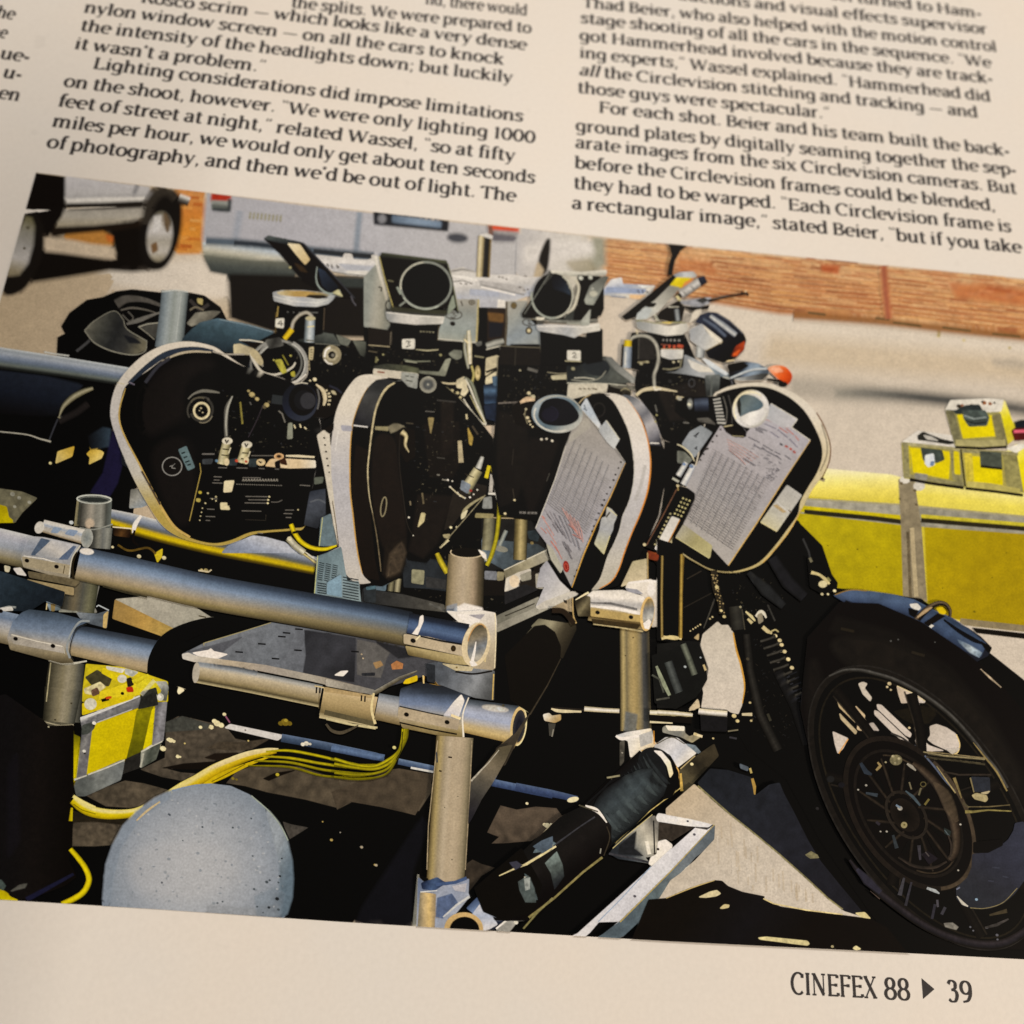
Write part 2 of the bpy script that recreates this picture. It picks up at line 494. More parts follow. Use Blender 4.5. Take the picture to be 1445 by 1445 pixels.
GL = {
 'a': (468, cu((85, 400), (140, 465), (230, 490), (320, 455), (350, 370)) + tk((350, 385), (350, 60)) + th((350, 30), (440, 22)) + cu((350, 290), (220, 270), (110, 215), (78, 130), (120, 38), (205, 12), (290, 48), (350, 130))),
 'b': (520, stem(115, 0, ASC, 't') + bowl(280, 250, 178, 238, 155, -155)),
 'c': (455, bowl(270, 250, 195, 240, 48, 315) + tk((400, 440), (400, 370))),
 'd': (540, stem(412, 0, ASC, 'tr') + bowl(245, 250, 178, 238, 25, 335)),
 'e': (480, bowl(255, 250, 188, 240, 3, 312) + th((70, 268), (440, 268))),
 'f': (310, cu((335, 680), (280, 725), (205, 690), (165, 590), (160, 480)) + stem(160, 0, 500, 'b') + th((50, 478), (300, 478))),
 'g': (520, bowl(240, 260, 172, 228, 25, 335) + tk((405, 495), (405, -60)) + cu((405, -40), (370, -150), (270, -200), (160, -190), (80, -140))),
 'h': (560, stem(120, 0, ASC, 'tb') + cu((120, 330), (180, 440), (290, 490), (390, 440), (425, 330)) + stem(425, 0, 340, 'b')),
 'i': (265, stem(130, 0, 500, 'tb') + dot(125, 655)),
 'j': (250, stem(130, -60, 500, 't') + cu((130, -40), (100, -160), (20, -200)) + dot(125, 655)),
 'k': (530, stem(120, 0, ASC, 'tb') + ln((400, 480), (130, 240)) + tk((210, 300), (420, 20)) + th((330, 480), (480, 480)) + th((380, 18), (510, 18))),
 'l': (265, stem(130, 0, ASC, 'tb')),
 'm': (850, stem(120, 0, 500, 'tb') + cu((120, 330), (180, 440), (280, 490), (370, 440), (400, 330)) + stem(400, 0, 340, 'b') + cu((400, 330), (460, 440), (560, 490), (660, 440), (690, 330)) + stem(690, 0, 340, 'b')),
 'n': (560, stem(120, 0, 500, 'tb') + cu((120, 330), (180, 440), (290, 490), (390, 440), (425, 330)) + stem(425, 0, 340, 'b')),
 'o': (510, bowl(255, 250, 190, 240)),
 'p': (530, stem(120, DSC, 500, 'tb') + bowl(285, 250, 178, 238, 155, -155)),
 'q': (530, stem(408, DSC, 495, 'b') + bowl(240, 250, 175, 238, 25, 335)),
 'r': (375, stem(120, 0, 500, 'tb') + cu((120, 320), (185, 430), (270, 485), (345, 460))),
 's': (400, cu((325, 400), (270, 475), (185, 490), (100, 440), (100, 350), (190, 275), (290, 220), (325, 130), (265, 30), (170, 10), (75, 60)) + tk((330, 470), (330, 390)) + tk((68, 100), (68, 20))),
 't': (335, stem(150, 120, 640) + cu((150, 140), (165, 40), (230, 10), (310, 50)) + th((40, 478), (305, 478))),
 'u': (555, stem(125, 170, 500, 't') + cu((125, 190), (150, 60), (250, 12), (350, 60), (420, 170)) + stem(420, 0, 500, 'tr')),
 'v': (490, tk((75, 490), (250, 15)) + th((250, 15), (415, 490)) + th((10, 480), (170, 480)) + th((340, 480), (480, 480))),
 'w': (750, tk((75, 490), (220, 15)) + th((220, 15), (370, 490)) + tk((370, 490), (515, 15)) + th((515, 15), (670, 490)) + th((10, 480), (165, 480)) + th((600, 480), (740, 480))),
 'x': (500, tk((80, 490), (410, 10)) + th((410, 490), (80, 10)) + th((20, 480), (170, 480)) + th((330, 480), (470, 480)) + th((20, 18), (160, 18)) + th((330, 18), (480, 18))),
 'y': (490, tk((75, 490), (255, 20)) + th((415, 490), (255, 20), (170, -180), (60, -190)) + th((10, 480), (170, 480)) + th((340, 480), (480, 480))),
 'z': (440, th((60, 475), (370, 475)) + tk((370, 475), (60, 20)) + th((60, 20), (380, 20))),
 'A': (640, th((90, 0), (315, 670)) + tk((315, 670), (550, 0)) + th((170, 230), (460, 230)) + th((20, 18), (180, 18)) + th((460, 18), (630, 18))),
 'B': (580, stem(140, 0, CAP, 'bT') + bowl(250, 515, 210, 150, 90, -90) + bowl(260, 185, 245, 170, 90, -90) + th((140, 660), (260, 660)) + th((140, 360), (270, 360)) + th((140, 20), (270, 20))),
 'C': (640, bowl(360, 340, 285, 335, 50, 312) + tk((545, 650), (545, 520))),
 'E': (570, stem(140, 0, CAP, 'bT') + th((140, 660), (490, 660)) + th((140, 350), (420, 350)) + th((140, 20), (510, 20)) + tk((485, 665), (485, 570)) + tk((505, 110), (505, 15)) + tk((420, 400), (420, 300))),
 'F': (540, stem(140, 0, CAP, 'bT') + th((140, 660), (480, 660)) + th((140, 350), (410, 350)) + tk((475, 665), (475, 560)) + tk((410, 400), (410, 300))),
 'H': (720, stem(140, 0, CAP, 'bT') + stem(570, 0, CAP, 'bT') + th((140, 350), (570, 350))),
 'I': (300, stem(150, 0, CAP, 'bT')),
 'L': (540, stem(140, 0, CAP, 'bT') + th((140, 20), (480, 20)) + tk((475, 130), (475, 15))),
 'M': (840, stem(130, 0, CAP, 'bT') + tk((130, 670), (410, 60)) + th((410, 60), (690, 670)) + stem(700, 0, CAP, 'bT')),
 'N': (720, th((140, 0), (140, 680)) + tk((140, 670), (570, 20)) + th((570, 0), (570, 680)) + th((50, 18), (230, 18)) + th((50, 662), (190, 662)) + th((480, 662), (660, 662))),
 'O': (700, bowl(350, 340, 285, 335)),
 'P': (550, stem(140, 0, CAP, 'bT') + bowl(270, 490, 220, 172, 90, -90) + th((140, 660), (280, 660)) + th((140, 318), (280, 318))),
 'R': (600, stem(140, 0, CAP, 'bT') + bowl(270, 500, 210, 162, 90, -90) + th((140, 660), (280, 660)) + th((140, 340), (280, 340)) + tk((320, 345), (540, 15)) + th((470, 18), (600, 18))),
 'S': (500, cu((410, 540), (330, 660), (220, 665), (110, 590), (120, 460), (260, 360), (390, 280), (420, 150), (320, 25), (200, 10), (80, 90))),
 'T': (600, stem(300, 0, CAP, 'b') + th((50, 660), (550, 660)) + tk((55, 665), (55, 550)) + tk((545, 665), (545, 550))),
 'W': (920, tk((90, 670), (280, 10)) + th((280, 10), (460, 670)) + tk((460, 670), (650, 10)) + th((650, 10), (830, 670)) + th((10, 662), (190, 662)) + th((740, 662), (920, 662)) + th((390, 662), (520, 662))),
 'X': (620, tk((100, 670), (520, 10)) + th((520, 670), (100, 10)) + th((30, 662), (200, 662)) + th((420, 662), (590, 662)) + th((20, 18), (190, 18)) + th((420, 18), (610, 18))),
 '0': (540, bowl(270, 340, 195, 335)),
 '1': (400, stem(220, 0, 690, 'b') + th((110, 590), (215, 680))),
 '2': (500, cu((90, 520), (140, 640), (260, 670), (370, 600), (370, 460), (250, 260), (80, 30)) + th((70, 22), (420, 22)) + tk((415, 100), (415, 15))),
 '3': (500, cu((90, 560), (160, 660), (270, 665), (360, 590), (340, 440), (200, 375)) + cu((200, 375), (360, 340), (405, 200), (330, 40), (190, 10), (80, 80))),
 '4': (520, tk((350, 0), (350, 680)) + th((350, 670), (60, 200), (470, 200))),
 '8': (530, bowl(265, 505, 158, 162) + bowl(265, 175, 192, 168)),
 '9': (530, bowl(265, 470, 180, 200) + cu((445, 470), (430, 250), (320, 70), (130, 15))),
 '.': (235, dot(115, 45)), ',': (235, dot(115, 45) + th((140, 50), (125, -40), (70, -110))),
 ';': (240, dot(115, 45) + th((140, 50), (125, -40), (70, -110)) + dot(115, 420)),
 '-': (300, tk((45, 240), (255, 240))), '\u2014': (760, th((60, 250), (700, 250))),
 "'": (190, tk((110, 720), (85, 560))),
 '\u201c': (350, [('s', [(80, 750), (135, 590)]), ('s', [(225, 750), (280, 590)])]), '\u201d': (350, [('s', [(140, 750), (75, 590)]), ('s', [(285, 750), (220, 590)])]),
 ' ': (200, []),
 '>': (620, [('f', [(60, 20), (60, 620), (540, 320)])]),
}
def glyph_faces(ch, thick, thin):
    """ribbons for one glyph: list of (points, faces), em units"""
    out = []
    for kind, dat in GL[ch][1]:
        if kind == 'd':
            c, r = dat; q = arc(c[0], c[1], r, r, 0, 360, 13)[:-1]; out.append((np.array(q), [list(range(len(q)))])); continue
        if kind == 'f':
            out.append((np.array(dat, float), [list(range(len(dat)))])); continue
        q = np.array(dat, float)
        closed = len(q) > 4 and np.linalg.norm(q[0] - q[-1]) < 1
        if closed: q = q[:-1]
        d = (np.roll(q, -1, 0) - np.roll(q, 1, 0)) if closed else np.gradient(q, axis=0)
        d /= np.maximum(1e-6, np.linalg.norm(d, axis=1))[:, None]
        if kind == 't': w = np.full(len(q), thick)
        elif kind == 's': w = np.full(len(q), thin)
        else: w = thin + (thick - thin) * np.abs(d[:, 1]) ** 1.3
        nv = np.stack([-d[:, 1], d[:, 0]], 1) * w[:, None] / 2
        m = len(q)
        v = np.concatenate([q + nv, q - nv])
        out.append((v, [[i, (i + 1) % m, m + (i + 1) % m, m + i] for i in range(m if closed else m - 1)]))
    return out

def to_flat(px):
    px = np.asarray(px, float).reshape(-1, 2)
    r = np.stack([(px[:, 0] - 722.5) / F, (px[:, 1] - 722.5) / F, np.ones(len(px))], 1) @ R_PAGE.T
    return C_PAGE + r * (-C_PAGE[2] / r[:, 2])[:, None]
def from_flat(xy, h):
    r = np.column_stack([xy, np.zeros(len(xy))]) - C_PAGE
    c = r @ R_PAGE                                   # back to camera axes
    return to_page(np.column_stack([c[:, 0] / c[:, 2] * F + 722.5, c[:, 1] / c[:, 2] * F + 722.5]), h)
def text_line(key, name, txt, p0, p1, size, thick=150, thin=72, italic=(), mat=None, lvl=0, parent=None):
    """set txt on the page from image point p0 to p1 (baseline), size = em in metres"""
    A, Bp = to_flat([p0, p1])
    ax = (Bp - A)[:2]; Ld = np.linalg.norm(ax); ax /= Ld; ay = np.array([-ax[1], ax[0]])
    adv = sum(GL[c][0] for c in txt)
    ks = size / 1000; kx = Ld / adv
    v, f, n = [], [], 0
    pen = 0; q = 0
    for ci, ch in enumerate(txt):
        sl = 0.21 if ci in italic else 0.0
        for pts, fs in glyph_faces(ch, thick, thin):
            q += 1
            xy = A[:2] + ((pen + pts[:, 0] + sl * pts[:, 1]) * kx)[:, None] * ax + (pts[:, 1] * ks)[:, None] * ay
            v.append(from_flat(xy, 10e-6 + STEP * (lvl + 1) + 5e-7 * (q % 7))); f += [[i + n for i in t] for t in fs]; n += len(pts)
        pen += GL[ch][0]
    return mesh_obj(name, np.concatenate(v), f, mat or TXT, parent)

def mesh_obj(name, v, f, mat, parent=None, cols=None):
    me = bpy.data.meshes.new(name)
    ctr = (v.min(0) + v.max(0)) / 2; ctr[2] = 0
    me.from_pydata((v - ctr).tolist(), [], f)
    if cols is not None:
        at = me.color_attributes.new('ink', 'FLOAT_COLOR', 'POINT')
        at.data.foreach_set('color', np.asarray(cols, np.float32).ravel())
    me.materials.append(mat)
    # keep every face looking up from the paper
    me.update()
    nz = np.zeros(len(me.polygons) * 3); me.polygons.foreach_get('normal', nz)
    bad = [i for i, z in enumerate(nz.reshape(-1, 3)[:, 2]) if z < 0]
    for i in bad: me.polygons[i].flip()
    ob = bpy.data.objects.new(name, me)
    scene.collection.objects.link(ob)
    if parent is not None:
        ob.parent = parent
        pw = parent['_loc'] if '_loc' in parent else (0, 0, 0)
        ob.location = Vector(ctr) - Vector(pw)
    else: ob.location = ctr
    ob['_loc'] = [float(c) for c in ctr]
    return ob
# ---------------------------------------------------------------- the magazine and its type
mag = bpy.data.objects.new('magazine', None); scene.collection.objects.link(mag)
mag['label'] = 'open magazine page with grey serif columns above a wide colour photograph of film cameras'
mag['category'] = 'magazine'
mag['_loc'] = [0.0, 0.0, 0.0]
X0, X1, Y0, Y1 = -0.175, 0.098, -0.085, 0.135
def sheet():
    nx, ny = 500, 60
    xs = np.linspace(X0, X1, nx); ys = np.linspace(Y0, Y1, ny)
    v, f = [], []
    th = 0.004
    for zoff in (0, -1):
        for j in range(ny):
            for i in range(nx):
                v.append((xs[i], ys[j], float(bend(xs[i], ys[j])) + zoff * th))
    idx = lambda l, i, j: l * nx * ny + j * nx + i
    for j in range(ny - 1):
        for i in range(nx - 1):
            f.append([idx(0, i, j), idx(0, i + 1, j), idx(0, i + 1, j + 1), idx(0, i, j + 1)])
            f.append([idx(1, i, j), idx(1, i, j + 1), idx(1, i + 1, j + 1), idx(1, i + 1, j)])
    for i in range(nx - 1):
        f.append([idx(1, i, 0), idx(1, i + 1, 0), idx(0, i + 1, 0), idx(0, i, 0)])
        f.append([idx(0, i, ny - 1), idx(0, i + 1, ny - 1), idx(1, i + 1, ny - 1), idx(1, i, ny - 1)])
    for j in range(ny - 1):
        f.append([idx(0, 0, j), idx(0, 0, j + 1), idx(1, 0, j + 1), idx(1, 0, j)])
        f.append([idx(1, nx - 1, j), idx(1, nx - 1, j + 1), idx(0, nx - 1, j + 1), idx(0, nx - 1, j)])
    me = bpy.data.meshes.new('paper'); me.from_pydata(v, [], f); me.materials.append(PAP); me.update()
    for p in me.polygons: p.use_smooth = abs(p.normal.z) > 0.5 and True
    ob = bpy.data.objects.new('paper', me); scene.collection.objects.link(ob); ob.parent = mag
    return ob
sheet()

# the table it rests on, below the page
def table():
    m, nt, b = nt_new('dark_wood')
    N, L = nt.nodes, nt.links
    geo = N.new('ShaderNodeNewGeometry'); wv = N.new('ShaderNodeTexNoise'); wv.inputs['Scale'].default_value = 9
    mp = N.new('ShaderNodeMapping'); mp.inputs['Scale'].default_value = (1, 14, 1)
    L.new(geo.outputs['Position'], mp.inputs[0]); L.new(mp.outputs[0], wv.inputs['Vector'])
    cr = N.new('ShaderNodeValToRGB'); cr.color_ramp.elements[0].color = (0.05, 0.028, 0.016, 1); cr.color_ramp.elements[1].color = (0.13, 0.075, 0.042, 1)
    L.new(wv.outputs['Fac'], cr.inputs[0]); L.new(cr.outputs[0], b.inputs['Base Color']); b.inputs['Roughness'].default_value = 0.5
    me = bpy.data.meshes.new('tabletop')
    a, z0, z1 = 0.45, -0.045, -0.0135
    vs = [(-a, -a * .8, z0), (a, -a * .8, z0), (a, a * .8, z0), (-a, a * .8, z0), (-a, -a * .8, z1), (a, -a * .8, z1), (a, a * .8, z1), (-a, a * .8, z1)]
    me.from_pydata(vs, [], [(0, 3, 2, 1), (4, 5, 6, 7), (0, 1, 5, 4), (1, 2, 6, 5), (2, 3, 7, 6), (3, 0, 4, 7)])
    me.materials.append(m)
    ob = bpy.data.objects.new('tabletop', me); scene.collection.objects.link(ob)
    ob['kind'] = 'structure'; ob['label'] = 'dark wooden tabletop under the magazine'; ob['category'] = 'tabletop'
table()

def column(label):
    c = bpy.data.objects.new('text_column', None); scene.collection.objects.link(c); c.parent = mag; c['_loc'] = [0.0, 0.0, 0.0]
    if label: c['label'] = label
    return c
EM = 0.00345
c1 = column('cut off ends of lines at the left edge of the page')
c2 = column('text column beginning nylon window screen')
c3 = column('text column beginning stage shooting of all the cars')
s1 = 3.6125
for t, a, b in [('he', (-24, 86), (70, 100)), ('the', (-78, 180), (30, 196)), ('ue-', (-6, 297), (147, 318)), ('u-', (8, 393), (106, 408)), ('en', (-14, 500), (96, 515))]:
    text_line('', 'text_line', t, (a[0] / s1, a[1] / s1), (b[0] / s1, b[1] / s1), EM, parent=c1)
LQ, RQ, EMD = '\u201c', '\u201d', '\u2014'
for t, a, b in [
    ('nd, there would', (600, 5.5), (744, 22)),
    ('the splits. We were prepared to', (410, 10), (750, 47)),
    ('Rosco scrim ' + EMD + ' which looks like a very dense', (198, 3), (743, 70.6)),
    ('nylon window screen ' + EMD + ' on all the cars to knock', (117.5, 17.2), (711, 91.3)),
    ('the intensity of the headlights down; but luckily', (112, 43), (723.5, 117)),
    ("it wasn't a problem." + RQ, (104, 68.6), (374, 102)),
    ('Lighting considerations did impose limitations', (130, 96.5), (738, 171.8)),
    ('on the shoot, however. ' + LQ + 'We were only lighting 1000', (88.5, 121.8), (755.5, 202)),
    ('feet of street at night,' + RQ + ' related Wassel, ' + LQ + 'so at fifty', (80, 149.5), (727, 228)),
    ('miles per hour, we would only get about ten seconds', (72.5, 178.3), (755, 258.8)),
    ("of photography, and then we'd be out of light. The", (64.5, 208), (728, 284.8))]:
    text_line('', 'text_line', t, a, b, EM, parent=c2)
for t, a, b in [
    ('sel turned to Ham-', (1172, -1.5), (1386, 25.5)),
    ('ductions and visual effects supervisor', (955, -1), (1394, 48.2)),
    ('Thad Beier, who also helped with the motion control', (821.5, 10), (1407.5, 73.2)),
    ('stage shooting of all the cars in the sequence. ' + LQ + 'We', (819, 32), (1400, 95.6)),
    ('got Hammerhead involved because they are track-', (817.5, 56.7), (1402, 118)),
    ('ing experts,' + RQ + ' Wassel explained. ' + LQ + 'Hammerhead did', (817.5, 81), (1399, 143.5)),
    ('all the Circlevision stitching and tracking ' + EMD + ' and', (816.5, 105.7), (1381, 166)),
    ('those guys were spectacular.' + RQ, (814.5, 130.5), (1172, 168)),
    ('For each shot. Beier and his team built the back-', (844.5, 158.5), (1426, 220.5)),
    ('ground plates by digitally seaming together the sep-', (812, 184.5), (1435.5, 247.5)),
    ('arate images from the six Circlevision cameras. But', (811.5, 208.5), (1435.5, 273.7)),
    ('before the Circlevision frames could be blended,', (810.5, 237), (1406, 298)),
    ('they had to be warped. ' + LQ + 'Each Circlevision frame is', (808.8, 265.8), (1428, 327.8)),
    ('a rectangular image,' + RQ + ' stated Beier, ' + LQ + 'but if you take', (806.5, 294.3), (1443, 357.2))]:
    it = (0, 1, 2) if t.startswith('all ') else ()
    text_line('', 'text_line', t, a, b, EM, italic=it, parent=c3)
ft = bpy.data.objects.new('page_footer', None); scene.collection.objects.link(ft); ft.parent = mag; ft['_loc'] = [0.0, 0.0, 0.0]
FE = 0.0036
text_line('', 'magazine_title', 'CINEFEX', (1116, 1402.6), (1238.5, 1409), FE, 138, 58, parent=ft)
text_line('', 'issue_number', '88', (1248, 1409.8), (1285.5, 1411.8), FE, 138, 58, parent=ft)
text_line('', 'arrow_mark', '>', (1300.5, 1410.6), (1323, 1411.8), FE * 1.1, parent=ft)
text_line('', 'page_number', '39', (1337, 1413.5), (1374, 1415.4), FE, 138, 58, parent=ft)
# ================================================================ the printed photograph, back to front
FEM[0] = 2.4
K = '0e0a07'; KN = '161821'
part('pic', 'printed_photograph', 'pale asphalt lot forming the ground of the printed photograph')
fr('px')
P('c9b79d', [(51, 243), (300, 272), (600, 307), (820, 331), (1100, 359), (1445, 393), (1535, 402), (1535, 1358), (1445, 1354), (940, 1328), (480, 1301), (0, 1270), (-237, 1256), (-100, 783), (3, 415)],
  g=((0, 470), (900, 560), ['b9a588', 'bfad93', 'cdbca3', 'd0bea5', 'd0bfa7']), n=0.05)
P('d8c7ae', [(1000, 430), (1100, 448), (1250, 462), (1445, 482), (1535, 492), (1535, 512), (1400, 500), (1250, 490), (1100, 478), (1000, 470)], fe=14, n=0.05)
P('c5b49a', [(1090, 478), (1260, 492), (1445, 508), (1535, 520), (1535, 545), (1400, 532), (1200, 520), (1080, 505)], fe=10, n=0.06, a=0.8)
P('d9c9b2', [(180, 372), (250, 368), (330, 366), (340, 420), (250, 415), (160, 400), (150, 385)], fe=12, n=0.05)
fr('E')
o('pic/oil_stain', 'long dark stain across the asphalt')
P('8a8272', [(60, 770), (300, 780), (600, 820), (1000, 850), (1445, 910), (1800, 950), (1800, 1040), (1445, 1000), (1100, 950), (700, 925), (300, 900), (60, 870)], fe=30, a=0.45, n=0.05)
P('5d5b55', [(330, 835), (500, 825), (720, 842), (1000, 872), (1300, 905), (1445, 925), (1800, 960), (1800, 1010), (1445, 985), (1300, 960), (1000, 930), (760, 905), (560, 890), (330, 880)],
  g=((250, 850), (1445, 930), ['a39a87', '777368', '55544f', '4f4f4c', '6a655c']), fe=20, n=0.05)
P('a89b88', [(1260, 670), (1400, 665), (1445, 680), (1445, 700), (1300, 690)], fe=14, a=0.5)
D('c9b98a', 940, 520, 14, 1090, 545, 12, 1360, 590, 12)

# ---- brick wall
def streaks(poly, n, cols, slope, l0, l1, w0, w1):
    q = X(poly); lo, hi = q.min(0), q.max(0); k = 0
    s0 = FR[:]
    while k < n:
        p = lo + rng.random(2) * (hi - lo)
        x, y = p; ins = False
        for i in range(len(q)):
            a_, b_ = q[i], q[(i + 1) % len(q)]
            if (a_[1] > y) != (b_[1] > y) and x < (b_[0] - a_[0]) * (y - a_[1]) / (b_[1] - a_[1]) + a_[0]: ins = not ins
        if not ins: continue
        L = l0 + rng.random() * (l1 - l0)
        FR[:] = [0, 0, 1]
        e = min(x + L, hi[0] - 1)
        S(cols[int(rng.random() * len(cols))], [(x, y), (e, y + slope * (e - x))], w0 + rng.random() * (w1 - w0), fe=0.55, n=0.05, a=0.4 + 0.35 * rng.random())
        FR[:] = s0; k += 1
part('wall', 'brick_wall', 'long orange brick wall at the back of the lot')
fr('px')
WALL = [(850, 336), (1000, 350), (1100, 359), (1250, 374), (1445, 393), (1540, 402), (1540, 484), (1445, 475), (1350, 464), (1253, 452), (1100, 443), (1003, 427), (930, 412), (855, 400)]
P('c07a42', WALL, g=((1150, 370), (1140, 450), ['cda478', 'c39163', 'b98054', 'bb8759', 'ab744b']), fe=3, n=0.12)
fr('px')
streaks([(p[0], p[1] - (4 if p[1] > 400 else -1)) for p in WALL], 520, ['aa6c46', 'cf9a62', 'd8ae80', '9c5f3e', 'b87c52', 'd4a672', 'ae744e', 'cd9c66', '8c5a3c'], 0.105, 12, 60, 0.8, 2.0)
for k in range(12):
    u = (k + 0.6) / 12.6
    S('d6b088', [(852 + 40 * j, np.interp(852 + 40 * j, [p[0] for p in WALL[:6]], [p[1] for p in WALL[:6]]) * (1 - u) + np.interp(852 + 40 * j, [p[0] for p in WALL[6:]][::-1], [p[1] for p in WALL[6:]][::-1]) * u) for j in range(17)], 1.0, fe=0.25, n=0.5, a=0.5)
P('b06a40', [(958, 366), (1000, 370), (1010, 382), (960, 382)], fe=3, a=0.5)
P('a6431f', [(1160, 374), (1184, 376), (1182, 386), (1160, 382)], fe=2, a=0.6)
P('ad4a22', [(1340, 400), (1445, 410), (1530, 420), (1530, 440), (1445, 430), (1350, 418)], fe=3, a=0.35)
S('8a5a30', [(1120, 445), (1180, 449), (1253, 455), (1330, 464), (1445, 476), (1535, 486)], 4, s=1, fe=3, a=0.8)
B('6a5538', 1235, 449, 1255, 451, 1260, 455, 1300, 460, 1330, 462, 1370, 467, 1140, 441, 1165, 444, 1400, 471, 1440, 475, w=3)
o('wall/downpipe', 'dark red pipe on the wall')
S(['ae6e4c', '9c5a44', 'a56a4c'], [(1247, 375), (1250, 412), (1254, 450)], 6, fe=2)
o('wall')
fr('A')
o('wall/wall_section')
WALL2 = [(1200, 160), (1460, 205), (1440, 380), (1380, 560), (1360, 615), (1190, 615), (1220, 470), (1240, 300)]
P('c8863f', WALL2, g=((1300, 200), (1280, 610), ['c58a52', 'c27d3a', 'cb8838', 'c98c48']), fe=10)
streaks(WALL2, 26, ['b2662a', 'd69a52', 'c47a34', 'd8a868', 'aa5a28'], 0.08, 8, 22, 2, 4)

# ---- the parked four wheel drive at the upper left
part('suv', 'parked_suv', 'blurred white four wheel drive at the upper left of the print')
fr('A')
P('c3bdb8', [(430, 80), (700, 120), (1050, 165), (1045, 265), (900, 275), (430, 285)], g=((600, 90), (600, 280), ['c8c2bf', 'c0bab8', 'bcb6b0', 'd6cec2']), fe=8, n=0.04)
S('8d8a8a', [(935, 150), (915, 200), (900, 262)], 10, fe=8)
S('a9a4a0', [(440, 232), (700, 225), (1010, 222)], 8, fe=8, a=0.6)
S('ded5c6', [(440, 262), (700, 252), (1010, 248)], 16, fe=8)
P('aea28f', [(420, 315), (1010, 285), (960, 380), (900, 405), (640, 425), (365, 445)], g=((700, 300), (700, 430), ['a79d8c', 'b3a893', 'a89c84']), fe=10)
S('28231e', [(425, 298), (700, 292), (1010, 278)], 24, fe=10)
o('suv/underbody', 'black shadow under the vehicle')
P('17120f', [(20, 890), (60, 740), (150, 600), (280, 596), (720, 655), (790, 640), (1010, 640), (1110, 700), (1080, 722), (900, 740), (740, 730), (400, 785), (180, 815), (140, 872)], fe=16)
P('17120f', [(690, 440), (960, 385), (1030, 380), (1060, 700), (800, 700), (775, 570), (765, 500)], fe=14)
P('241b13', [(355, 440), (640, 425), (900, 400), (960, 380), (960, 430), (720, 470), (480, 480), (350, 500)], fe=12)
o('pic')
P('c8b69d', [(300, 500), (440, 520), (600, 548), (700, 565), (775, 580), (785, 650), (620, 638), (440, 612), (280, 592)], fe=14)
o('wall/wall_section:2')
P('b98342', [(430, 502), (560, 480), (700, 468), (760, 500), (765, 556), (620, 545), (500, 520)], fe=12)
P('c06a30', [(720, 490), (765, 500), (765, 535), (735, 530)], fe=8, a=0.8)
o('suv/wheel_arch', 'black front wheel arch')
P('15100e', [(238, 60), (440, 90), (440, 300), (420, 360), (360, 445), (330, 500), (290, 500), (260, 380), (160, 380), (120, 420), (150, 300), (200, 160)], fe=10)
o('suv/wheel:1')
P('1d1814', [(95, 330), (200, 300), (280, 400), (300, 520), (285, 640), (230, 760), (160, 860), (30, 890), (-30, 700)], s=1, fe=12)
P('8f8872', [(175, 362), (215, 372), (235, 430), (225, 560), (190, 680), (130, 760), (50, 765), (60, 640), (120, 480)], g=((200, 380), (110, 740), ['6f694e', '8d8674', '9b948a', 'b9b0a6', '8b8068']), fe=12)
D('5d5748', 190, 440, 16, 165, 580, 12)
o('suv/wheel:2')
P('1b1714', [(1040, 165), (1140, 170), (1220, 220), (1236, 330), (1225, 480), (1180, 620), (1110, 715), (1010, 720), (960, 640), (950, 500), (980, 330)], s=1, fe=14)
S('453f37', [(990, 420), (1020, 280), (1080, 205), (1150, 195), (1200, 240)], 26, s=1, fe=16, a=0.7)
E('b3a999', 1085, 500, 84, 168, 6, g=((1085, 330), (1090, 670), ['6d6653', 'b3ab9c', 'c3bcb4', 'a89e8a', 'c2b8a8', '8a8068']), fe=12)
P('6b5a45', [(1120, 340), (1150, 400), (1140, 470), (1120, 420)], fe=8)
P('7a5f42', [(1030, 560), (1060, 540), (1070, 590), (1040, 610)], fe=8)
P('d9d3cc', [(1050, 370), (1090, 360), (1090, 430), (1050, 470)], fe=10, a=0.8)
o('suv/exhaust')
S(['d8d2c4', '6f6a60', '2a2420'], [(1215, 240), (1285, 265)], 44, fe=8)

# ---- the white van behind the cameras
part('van', 'white_van', 'blurred white van tail with red lights behind the cameras')
fr('px')
P('b0aeb3', [(292, 270), (420, 287), (535, 300), (700, 318), (740, 323), (735, 392), (600, 380), (520, 366), (400, 350), (286, 345)],
  g=((300, 300), (740, 340), ['a7a6ac', 'acaab1', 'b1afb4', 'b6b3b4', 'b9b5b2']), fe=3, n=0.04)
P('c9c1b5', [(735, 320), (800, 328), (852, 334), (850, 360), (842, 385), (780, 392), (732, 392)], g=((740, 330), (850, 360), ['bdb7b2', 'cbc3b8', 'cfc7b8', 'aaa58c']), fe=3, n=0.05)
P('d6cec3', [(742, 350), (800, 342), (838, 342), (840, 355), (790, 362), (742, 368)], fe=5)
P('9d9a80', [(838, 336), (850, 338), (852, 372), (838, 380), (842, 355)], fe=4)
fr('C')
P('1d1813', [(1215, 180), (1235, 190), (1232, 280), (1215, 390), (1180, 425), (1150, 400), (1160, 300), (1190, 220)], s=1, fe=8)
P('b5a58a', [(1150, 340), (1190, 390), (1170, 440), (1125, 440)], fe=8)
fr('B')
S('8e97a6', [(330, 180), (318, 260), (300, 370)], 14, fe=14, a=0.7)
S('8793a2', [(1145, 190), (1130, 330), (1118, 480)], 16, fe=10)
o('van/maker_lettering', 'olive lettering on the tail')
for i in range(9):
    x = 392 + i * 26
    S('827b52', [(x, 212 + i * 2.4), (x + 15, 214 + i * 2.4)], 26, fe=7, a=0.62)
    S('a5a290', [(x + 4, 212 + i * 2.4), (x + 12, 213 + i * 2.4)], 8, fe=4, a=0.7)
o('van/tail_light:1', 'left tail light')
